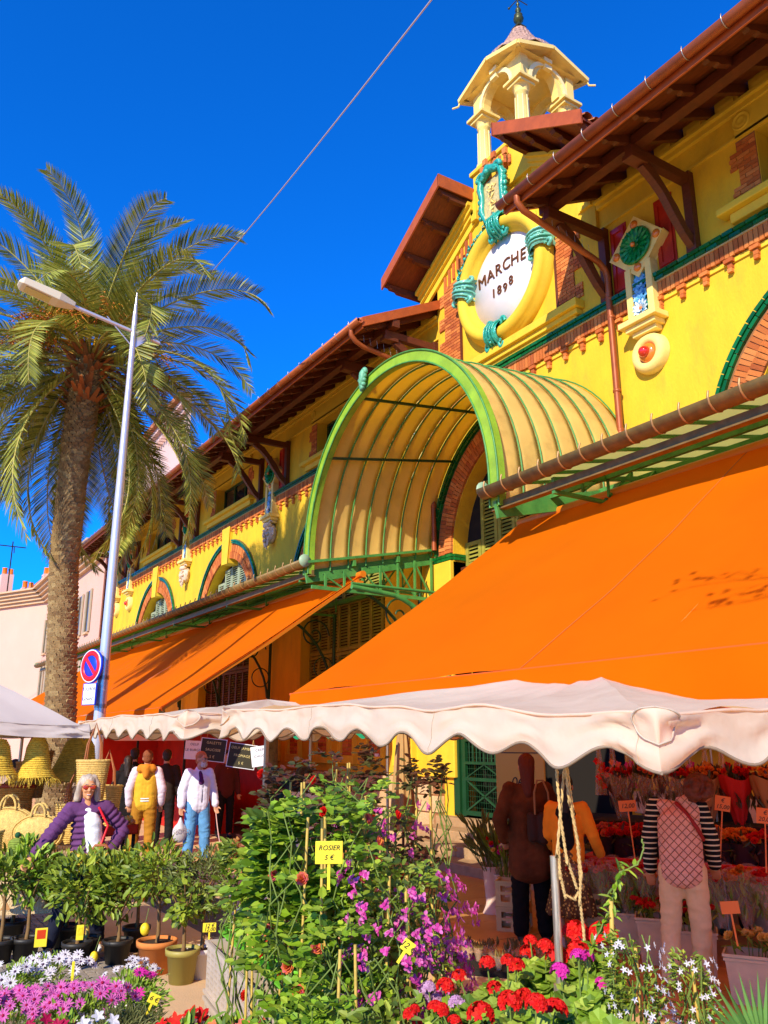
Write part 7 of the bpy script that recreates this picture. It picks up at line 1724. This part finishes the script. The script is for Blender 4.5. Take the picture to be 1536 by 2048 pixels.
geranium(905, 1990, 3.7, .30, 'small pink and white geranium under the bougainvillea', P_LIL, 6, 7, br=.028)
geranium(1215, 2020, 3.2, .30, 'plain green geranium without heads between pole and jasmine', P_RED, 0, 8)
geranium(880, 2040, 3.3, .34, 'leafy pelargonium with small red blooms at the bottom', P_RED, 4, 9, br=.022)
climber(1232, 3.45, 1.30, .25, 'white jasmine on a tall cane, nearer the pole', L_JAS, 1900, .030, .011, 20, 'jasmine', P_WHITE, 160, .014, 'five', canes=1, zlo=.55)
climber(1338, 3.7, 1.17, .22, 'white jasmine in front of the beige trousers', L_JAS, 1500, .030, .011, 21, 'jasmine', P_WHITE, 120, .014, 'five', canes=1, zlo=.55)
random.seed(77)
p = pt(1170, 1483, 3.6); 
single('tall_cane', MB().tube([pt(1230, 2048, 3.5), pt(1222, 1800, 3.5)], .009, 7), CANE, 'bamboo cane with a vine tendril rising beside the white jasmine', 'cane')
m = MB(); c = [pt(1180,1900,3.5), pt(1205,1850,3.5), pt(1222,1820,3.5), pt(1228,1780,3.5), pt(1240,1745,3.5), pt(1275,1730,3.5), pt(1288,1700,3.5), pt(1282,1672,3.5)]; q = []
for i in range(len(c)-1): q += [c[i].lerp(c[i+1], s/5) for s in range(5)]
m.tube([v+sph()*.004 for v in q], .0035, 5); o = single('vine_tendril', m, STEM, 'thin yellow green tendril looping up in front of the flower buckets', 'tendril')
f = MB()
for i in range(60): v = q[random.randrange(len(q)//2+8)]; f.leaf(v, sph(), V(-.2,-.3,.8), rnd(.03,.06), .016)
part('tendril_leaf', f, L_ROSE, o)
fp = pt(1530, 2130, 3.1); t = thing('fan_palm', 'small fan palm with stiff pointed blades at the bottom right corner', 'palm', (fp.x, fp.y, max(0,fp.z-.35))); pot(t, .12, .2, BKPOT); m = MB()
for k in range(26):
    a = R_(lerp(15, 168, k/25)); d = Vector((math.cos(a)*.846, -math.cos(a)*.533, math.sin(a)*.9)); b0 = Vector((0,0,.36)); l = .27*rnd(.85,1.15); n_ = V(-.5,-.8,.1); s = d.cross(n_).normalized(); mid = b0+d*l*.5
    m.add([b0, mid+s*.010, b0+d*l, mid-s*.010, mid+n_*.012], [(0,1,4), (1,2,4), (2,3,4), (3,0,4)])
part('blade', m, leafmat('fan_palm_blade', [(.10,.24,.05),(.16,.34,.07),(.07,.17,.03)]), t); part('leaf_stalk', MB().tube([(0,0,.15), (0,0,.37)], .008, 6), STEM, t)
# ------------------------------------------------------------------ flower stall in the shade at the right
random.seed(90)
BUCK = mat('grey_plastic_bin', (.72,.53,.30), .55, var=.1, vscale=8, dirt=.4, dcol=(.16,.12,.09)); CONE = mat('grey_mauve_vase', (.70,.50,.40), .6, var=.08, vscale=9); BEIG = mat('beige_crate', (.60,.44,.20), .6, var=.1)
WRAP = mat('cellophane', (.85,.55,.35), .08, spec=.9); nt = WRAP.node_tree; tr_ = nt.nodes.new('ShaderNodeBsdfTransparent'); ms_ = nt.nodes.new('ShaderNodeMixShader'); ms_.inputs[0].default_value = .78
nt.links.new(nt.nodes['Principled BSDF'].outputs[0], ms_.inputs[1]); nt.links.new(tr_.outputs[0], ms_.inputs[2]); nt.links.new(ms_.outputs[0], nt.nodes['Material Output'].inputs[0])
def bin_(loc, w, dp, h, rz, label, bloom=None, group=None, nb=26, br=.035, hb=.22, kind='rose', lm=L_DARK):
    t = thing('flower_bin', label, 'flower bin', loc, rz, group); b = MB(); tp = .84
    def ring(s, z): return [(-w/2*s,-dp/2*s,z), (w/2*s,-dp/2*s,z), (w/2*s,dp/2*s,z), (-w/2*s,dp/2*s,z)]
    q = [(i, (i+1) % 4, 4+(i+1) % 4, 4+i) for i in range(4)]; b.add(ring(tp,0)+ring(1,h), q); b.add(ring(tp,0), [(3,2,1,0)]); b.add(ring(.97,h)+ring(tp*.97,.02), q); b.add(ring(tp*.97,.3*h), [(0,1,2,3)])
    part('bin_body', b, BUCK, t); r = MB()
    for z0, s in ((h-.035,1.05), (h-.005,1.08)): r.add(ring(1.0,z0)+ring(s,z0)+ring(s,z0+.02)+ring(1.0,z0+.02), [(i, (i+1) % 4, 4+(i+1) % 4, 4+i) for i in range(4)]+[(4+i, 4+(i+1) % 4, 8+(i+1) % 4, 8+i) for i in range(4)]+[(8+i, 8+(i+1) % 4, 12+(i+1) % 4, 12+i) for i in range(4)])
    part('bin_rim', r, BUCK, t)
    if bloom:
        P_, S_ = MB(), MB()
        for i in range(nb):
            x, y = rnd(-.5,.5)*w*1.15, rnd(-.5,.5)*dp*1.15; z = h+hb*rnd(.7,1.1); S_.tube([(x*.5,y*.5,h*.3), (x*.8,y*.8,h), (x,y,z)], .004, 4)
            n_ = V(x*2-.4, y*2-.2, .8)
            (rosebloom if kind == 'rose' else umbel)(P_, (x,y,z), *( (n_, br) if kind == 'rose' else (br, 16)))
            for k in range(3): S_.leaf((x*.9,y*.9,lerp(h,z,rnd(.2,.9))), sph(), V(0,0,1), .10, .03)
        part('blossom', P_, bloom, t); part('stem', S_, L_JAS, t)
    return t
def gp(a, b): g = ground_at(a, b); return (g.x, g.y, 0)
bin_(gp(1510, 2008), .36, .30, .36, R_(-58), 'grey bin of yellow lilies in clear wrap at the right picture edge', P_YEL, 'grey flower bins on the ground', 12, .05, .14)
bin_(gp(1400, 1950), .34, .28, .36, R_(-52), 'grey bin hidden behind the beige trousers', P_RED, 'grey flower bins on the ground', 18)
bin_(gp(1320, 1928), .36, .30, .40, R_(-50), 'grey bin with dark stems left of the beige trousers', P_RED, 'grey flower bins on the ground', 14, hb=.12, kind='umbel')
bin_(gp(1258, 1905), .30, .26, .36, R_(-50), 'grey bin of dark flowers next to the beige crates', P_ORN, 'grey flower bins on the ground', 16)
bin_(gp(1232, 1880), .30, .26, .36, R_(-50), 'grey bin at the back between crates and jasmine', P_RED, 'grey flower bins on the ground', 16)
def bcrate(loc, rz, label):
    t = thing('beige_crate', label, 'crate', loc, rz, 'stacked beige crates'); b = MB(); W_, D2, H2 = .34, .26, .26
    for y in (-D2/2, D2/2): b.poly([(-W_/2,0),(W_/2,0),(W_/2,H2),(-W_/2,H2)], y-.008, y+.008, [[(-W_/2+.05,.05),(-.02,.05),(-.02,.12),(-W_/2+.05,.12)], [(.02,.05),(W_/2-.05,.05),(W_/2-.05,.12),(.02,.12)], [(-W_/2+.05,.15),(W_/2-.05,.15),(W_/2-.05,.21),(-W_/2+.05,.21)]], axis='y')
    for x in (-W_/2, W_/2): b.poly([(-D2/2,0),(D2/2,0),(D2/2,H2),(-D2/2,H2)], x-.008, x+.008, [[(-D2/2+.05,.05),(D2/2-.05,.05),(D2/2-.05,.19),(-D2/2+.05,.19)]])
    part('crate_frame', b, BEIG, t); part('crate_floor', MB().box(-W_/2,W_/2,-D2/2,D2/2,0,.012), BEIG, t); part('crate_lip', MB().box(-W_/2-.015,W_/2+.015,-D2/2-.015,-D2/2,H2-.02,H2).box(-W_/2-.015,W_/2+.015,D2/2,D2/2+.015,H2-.02,H2), BEIG, t)
g = gp(1195, 1895)
for k, lb in enumerate(('bottom', 'top')): bcrate((g[0], g[1], k*.262), R_(-50), lb+' one of the beige crates right of the patterned skirt')
g = gp(1030, 1862)
for k, lb in enumerate(('bottom', 'top')): bcrate((g[0], g[1], k*.262), R_(-50), lb+' one of the beige crates left of the brown coat')
def vase(a, b, label, h, cols, seed, spread=.24, foliage=L_JAS, big=False):
    random.seed(seed); t = thing('cone_vase', label, 'vase', gp(a, b), 0, 'tall flower vases by the steps'); part('vase_body', MB().lathe([(0,.0),(.14,.0),(.125,.03),(.095,.10),(.09,.14),(.12,h),(.13,h+.01),(.12,h+.02),(.11,h)], (0,0,0), 22), CONE, t)
    S_ = MB()
    for i in range(46 if big else 26):
        a_ = rnd(0,6.3); r = spread*rnd(.3,1); e = Vector((r*math.cos(a_), r*math.sin(a_), h+rnd(.25,.55))); S_.tube([(0,0,h*.5), (e.x*.4,e.y*.4,h), e], .004, 4)
        for k in range(3): S_.leaf(e.lerp(Vector((0,0,h)), rnd(0,.7)), e-Vector((0,0,h))+sph()*.2, sph(), rnd(.14,.26), .035)
    part('stem', S_, foliage, t)
    for q, (pm, n) in enumerate(cols):
        P_ = MB()
        for i in range(n): a_ = rnd(0,6.3); r = spread*rnd(.1,.9); rosebloom(P_, (r*math.cos(a_), r*math.sin(a_), h+rnd(.22,.45)), V(math.cos(a_)*.5-.4, math.sin(a_)*.5-.3, .8), rnd(.03,.045))
        part('blossom', P_, pm, t)
vase(988, 1828, 'tall mauve vase of leafy eucalyptus stems nearest the steps', .52, [], 11, .34, L_OLIVE, True)
vase(1018, 1845, 'mauve vase with purple, red and yellow tulips', .46, [(P_MAG, 12), (P_RED, 10), (P_YEL, 12)], 12)
vase(1008, 1830, 'mauve vase with dark stems behind the tulips', .44, [(P_RED, 5)], 13, .3)
# raised red display behind the shoppers
RD = mat('red_display_cloth', (.80,.02,.008), .7, var=.2, vscale=4)
d0 = pt(1180, 1700, 9.1); d1 = pt(1620, 1720, 8.1)
ax = (Vector((d1.x,d1.y,0))-Vector((d0.x,d0.y,0))); LL = ax.length; az = math.atan2(ax.y, ax.x)
ds = thing('flower_display', 'long stepped display of red draped shelves behind the shoppers', 'display stand', (d0.x+.1, d0.y+.25, 0), az)
part('lower_shelf', MB().box(0,LL,-.1,.5,.78,.84), RD, ds); part('upper_shelf', MB().box(0,LL,.5,1.0,1.12,1.16), DARK, ds); part('drape', MB().box(0,LL,-.12,-.1,.79,.86).box(0,LL,.49,.5,.9,1.12), RD, ds)
for x in (0.05, LL*.5, LL-.05): part('leg', MB().box(x-.02,x+.02,-.05,0,0,.78), DARK, ds); part('leg', MB().box(x-.02,x+.02,.92,.96,0,1.12), DARK, ds)
Mz = Matrix.Rotation(az, 4, 'Z')
def onds(x, y, z): return Vector((d0.x+.1, d0.y+.25, 0)) + (Mz @ Vector((x, y, z)))
names = ['pink red carnations', 'red roses', 'crimson roses', 'salmon carnations', 'red ranunculus', 'orange ranunculus', 'golden orange ranunculus', 'scarlet carnations']
pos_ = ['at the left end of the lower red shelf', 'second on the lower red shelf', 'beside the orange sleeve', 'left of the striped sleeve', 'right of the striped sleeve', 'at the right of the quilted gilet', 'near the right picture edge', 'at the far right end of the shelf']
for k in range(8):
    x = .2+k*(LL-.4)/7; mm = (P_ROSE, P_RED, P_RED, P_ROSE, P_RED, P_ORN, P_ORN, P_RED)[k]; random.seed(800+k)
    t = thing('bouquet_bucket', 'bucket of '+names[k]+' '+pos_[k], 'bouquet', tuple(onds(x, .2, .84)), 0, 'buckets of cut flowers on the lower shelf')
    part('bucket', MB().lathe([(0,0),(.11,0),(.14,.20),(.15,.20)], (0,0,0), 18), mat('dark_bucket', (.05,.03,.03), .5), t); P_ = MB(); F_ = MB()
    for i in range(40): a = rnd(0,6.3); q = math.sqrt(rnd(0,1))*.27; (rosebloom(P_, (q*math.cos(a), q*math.sin(a)*.8, .27+rnd(0,.06)-q*.2), V(math.cos(a)*q*3-.4, math.sin(a)*q*3-.3, .9), rnd(.030,.042)))
    for i in range(60): F_.leaf((rnd(-.2,.2), rnd(-.18,.18), rnd(.1,.26)), sph(), sph(), .12, .03)
    part('blossom', P_, mm, t); part('foliage', F_, L_DARK, t)
for k in range(6):
    x = .3+k*(LL-.5)/5; random.seed(850+k)
    t = thing('wrapped_bouquet', ('cellophane wrapped bouquet behind the orange sleeve', 'cellophane wrapped bouquet left of the quilted gilet', 'cellophane wrapped bouquet hidden by the quilted gilet', 'brown paper bouquet with the 15,00 tag beside it', 'red paper bouquet with a stamped front', 'brown paper bouquet at the right edge by the 20,00 tag')[k], 'bouquet', tuple(onds(x, .72, 1.16)), 0, 'wrapped bouquets on the upper shelf')
    pap = mat('red_wrapping_paper', (.60,.012,.008), .6, trans=.2) if k == 4 else (mat('brown_wrapping_paper', (.40,.17,.05), .6) if k in (3, 5) else WRAP); m = MB()
    m.grid(lambda u, v: Vector(((.05+.14*v+.012*math.sin(u*40))*math.cos(u*2*PI), (.05+.12*v+.012*math.sin(u*40))*math.sin(u*2*PI), .02+.46*v+.03*math.sin(u*17))), 40, 6, closeu=True); part('wrapping', m, pap, t); P_ = MB(); F_ = MB()
    for i in range(22): a = rnd(0,6.3); q = math.sqrt(rnd(0,1))*.15; rosebloom(P_, (q*math.cos(a), q*math.sin(a), .48+rnd(0,.08)), V(math.cos(a)*q*4-.3, math.sin(a)*q*4-.3, .9), rnd(.03,.04))
    for i in range(70): F_.leaf((rnd(-.12,.12), rnd(-.12,.12), rnd(.1,.5)), V(rnd(-.5,.5), rnd(-.5,.5), 1), sph(), .14, .035)
    part('blossom', P_, (P_RED, P_ROSE, P_RED, P_ORN, P_RED, P_ORN)[k], t); part('foliage', F_, L_DARK, t)
# hanging orchids in clear sleeves
rail = onds(0,.9,1.95); 
t = thing('hanging_rail', 'rail above the flower display with its two posts', 'rail', tuple(onds(0,.95,0)), az); part('rail_bar', MB().tube([(-.2,0,2.06), (LL*.62,0,2.06)], .012, 6), STEEL, t); part('rail_post', MB().tube([(LL*.36,0,0), (LL*.36,0,2.06)], .014, 6), STEEL, t); part('rail_post', MB().tube([(LL*.62,0,0), (LL*.62,0,2.06)], .014, 6), STEEL, t)
desc = ['leftmost', 'second', 'third', 'fourth', 'fifth', 'sixth', 'seventh', 'eighth', 'ninth', 'rightmost']
for k in range(10):
    random.seed(900+k); x = .0+k*.17; p = onds(x, .93+rnd(-.04,.04), 2.05)
    t = thing('hanging_sleeve', desc[k]+' of the red flower stems hanging in clear sleeves behind the rope', 'hanging flowers', tuple(p), 0, 'flower sleeves hanging from the rail')
    m = MB(); m.grid(lambda u, v: Vector(((.015+.055*v+.006*math.sin(u*25))*math.cos(u*2*PI), (.015+.055*v)*math.sin(u*2*PI), -.03-.62*v)), 16, 5, closeu=True); part('sleeve', m, WRAP, t); P_ = MB(); S_ = MB()
    for i in range(9): fivepetal(P_, (rnd(-.06,.06), rnd(-.05,.03), -.28-.035*i+rnd(-.02,.02)), V(-.5,-.7,.1)+sph()*.5, .045, 5, .8)
    for i in range(3): S_.tube([(rnd(-.01,.01),0,0), (rnd(-.03,.03),rnd(-.02,.02),-.62)], .004, 4)
    part('blossom', P_, (P_RED, P_ROSE, P_MAG, P_ORN)[k % 4], t); part('stem', S_, STEM, t)
otc = (.88,.20,.03)
ptag(1255, 1612, 8.3, '12,00', 'orange tag handwritten 12,00 on a long orange stick in the flower display', .16, .10, 'orange_tag', otc, -4, .42, size=.055)
ptag(1445, 1607, 7.9, ['€', '15,00'], 'orange tag handwritten 15,00 beside the seller', .13, .13, 'orange_tag', otc, 8, .40, size=.050)
ptag(1530, 1632, 7.7, ['€', '20,00'], 'orange tag handwritten 20,00 at the right picture edge', .14, .13, 'orange_tag', otc, 5, .40, size=.050)
ptag(1460, 1815, 6.2, None, 'plain orange tag in the lily bin', .12, .08, 'orange_tag', otc, -6, .2)
ptag(893, 1858, 5.6, ['', '3,00'], 'orange tag handwritten 3,00 standing by the bougainvillea near the steps', .11, .08, 'orange_tag', otc, -3, .4, size=.045)
ptag(893, 1932, 4.2, ['8 €', '8,00'], 'small yellow tag handwritten 8 € at the foot of the bougainvillea', .042, .045, stick=.2, size=.018)
# wrapped seedlings in a low tray at the foot of the terrace
p = ground_at(960, 1935); t = thing('seedling_tray', 'low trays of wrapped brown seedlings on the terrace behind the red geraniums', 'seedling trays', (p.x, p.y, 0), R_(-50)); part('tray', MB().box(-1.0,.7,-.3,.3,0,.05), DARK, t); m = MB(); F_ = MB()
for i in range(60): x, y = rnd(-.95,.65), rnd(-.27,.27); m.lathe([(.02,.05),(.05,.17)], (x,y,0), 8); [F_.leaf((x+rnd(-.04,.04), y+rnd(-.04,.04), .14), V(rnd(-.5,.5),rnd(-.5,.5),1), sph(), .08, .025) for _ in range(6)]
part('seedling_sleeve', m, WRAP, t, kind='stuff'); part('seedling', F_, leafmat('brown_leaf', [(.20,.12,.03),(.30,.2,.05),(.12,.09,.02)]), t, kind='stuff')
# hedge-like potted shrubs between the terrace and the planting, and more leafy pots to the far left

random.seed(123)
for q, (a, b, d, pm, lb) in enumerate(((1165, 1845, 0, P_RED, 'floor bucket of red flowers beside the patterned skirt'), (1215, 1830, 0, P_ORN, 'floor bucket of orange flowers under the red shelf'), (1275, 1850, 0, P_RED, 'floor bucket of dark red flowers under the red shelf'),
        (1440, 1865, 0, P_ROSE, 'floor bucket of coral flowers right of the beige trousers'), (1490, 1850, 0, P_ORN, 'floor bucket of golden flowers below the right end of the red shelf'), (1535, 1875, 0, P_RED, 'floor bucket of scarlet flowers at the right picture edge'))):
    g = ground_at(a, b); g.z = 0; t = thing('bouquet_bucket', lb, 'bouquet', tuple(g), 0, 'floor buckets of cut flowers')
    part('bucket', MB().lathe([(0,0),(.12,0),(.15,.30),(.165,.30)], (0,0,0), 18), BUCK, t); P_ = MB(); F_ = MB()
    for i in range(46): an = rnd(0,6.3); r = math.sqrt(rnd(0,1))*.26; rosebloom(P_, (r*math.cos(an), r*math.sin(an), .60+rnd(0,.09)-r*.3), V(math.cos(an)*r*3-.5, math.sin(an)*r*3-.3, .9), rnd(.030,.042))
    for i in range(70): F_.leaf((rnd(-.18,.18), rnd(-.18,.18), rnd(.28,.58)), V(rnd(-1,1),rnd(-1,1),.8), sph(), .12, .03)
    part('blossom', P_, pm, t); part('foliage', F_, L_GER, t)

random.seed(321)
for k in range(9):                                         # red bunches in clear wrap leaning along the front of the lower shelf
    x = .1+k*(LL-.3)/8; t = thing('wrapped_bunch', ('first','second','third','fourth','fifth','sixth','seventh','eighth','ninth')[k]+' of the red wrapped bunches leaning along the shelf front, counted from the steps side', 'bouquet', tuple(onds(x, -.22, .60)), 0, 'wrapped bunches along the shelf front')
    P_ = MB(); F_ = MB(); m = MB()
    for i in range(34): an = rnd(0,6.3); r = math.sqrt(rnd(0,1))*.21; rosebloom(P_, (r*math.cos(an), r*math.sin(an)*.6, .20+rnd(0,.06)-r*.25), V(math.cos(an)*r*3-.6, math.sin(an)*r*3-.4, .8), rnd(.030,.040))
    for i in range(40): F_.leaf((rnd(-.12,.12), rnd(-.08,.08), rnd(-.2,.15)), V(rnd(-.5,.5),rnd(-.5,.5),1), sph(), .12, .03)
    m.grid(lambda u, v: Vector(((.04+.20*v)*math.cos(u*2*PI), (.03+.13*v)*math.sin(u*2*PI), -.25+.50*v+.03*math.sin(u*19))), 28, 4, closeu=True)
    part('blossom', P_, (P_RED, P_ROSE, P_RED, P_RED, P_ORN, P_RED, P_RED, P_ORN, P_RED)[k], t); part('foliage', F_, L_GER, t); part('wrapping', m, WRAP, t)
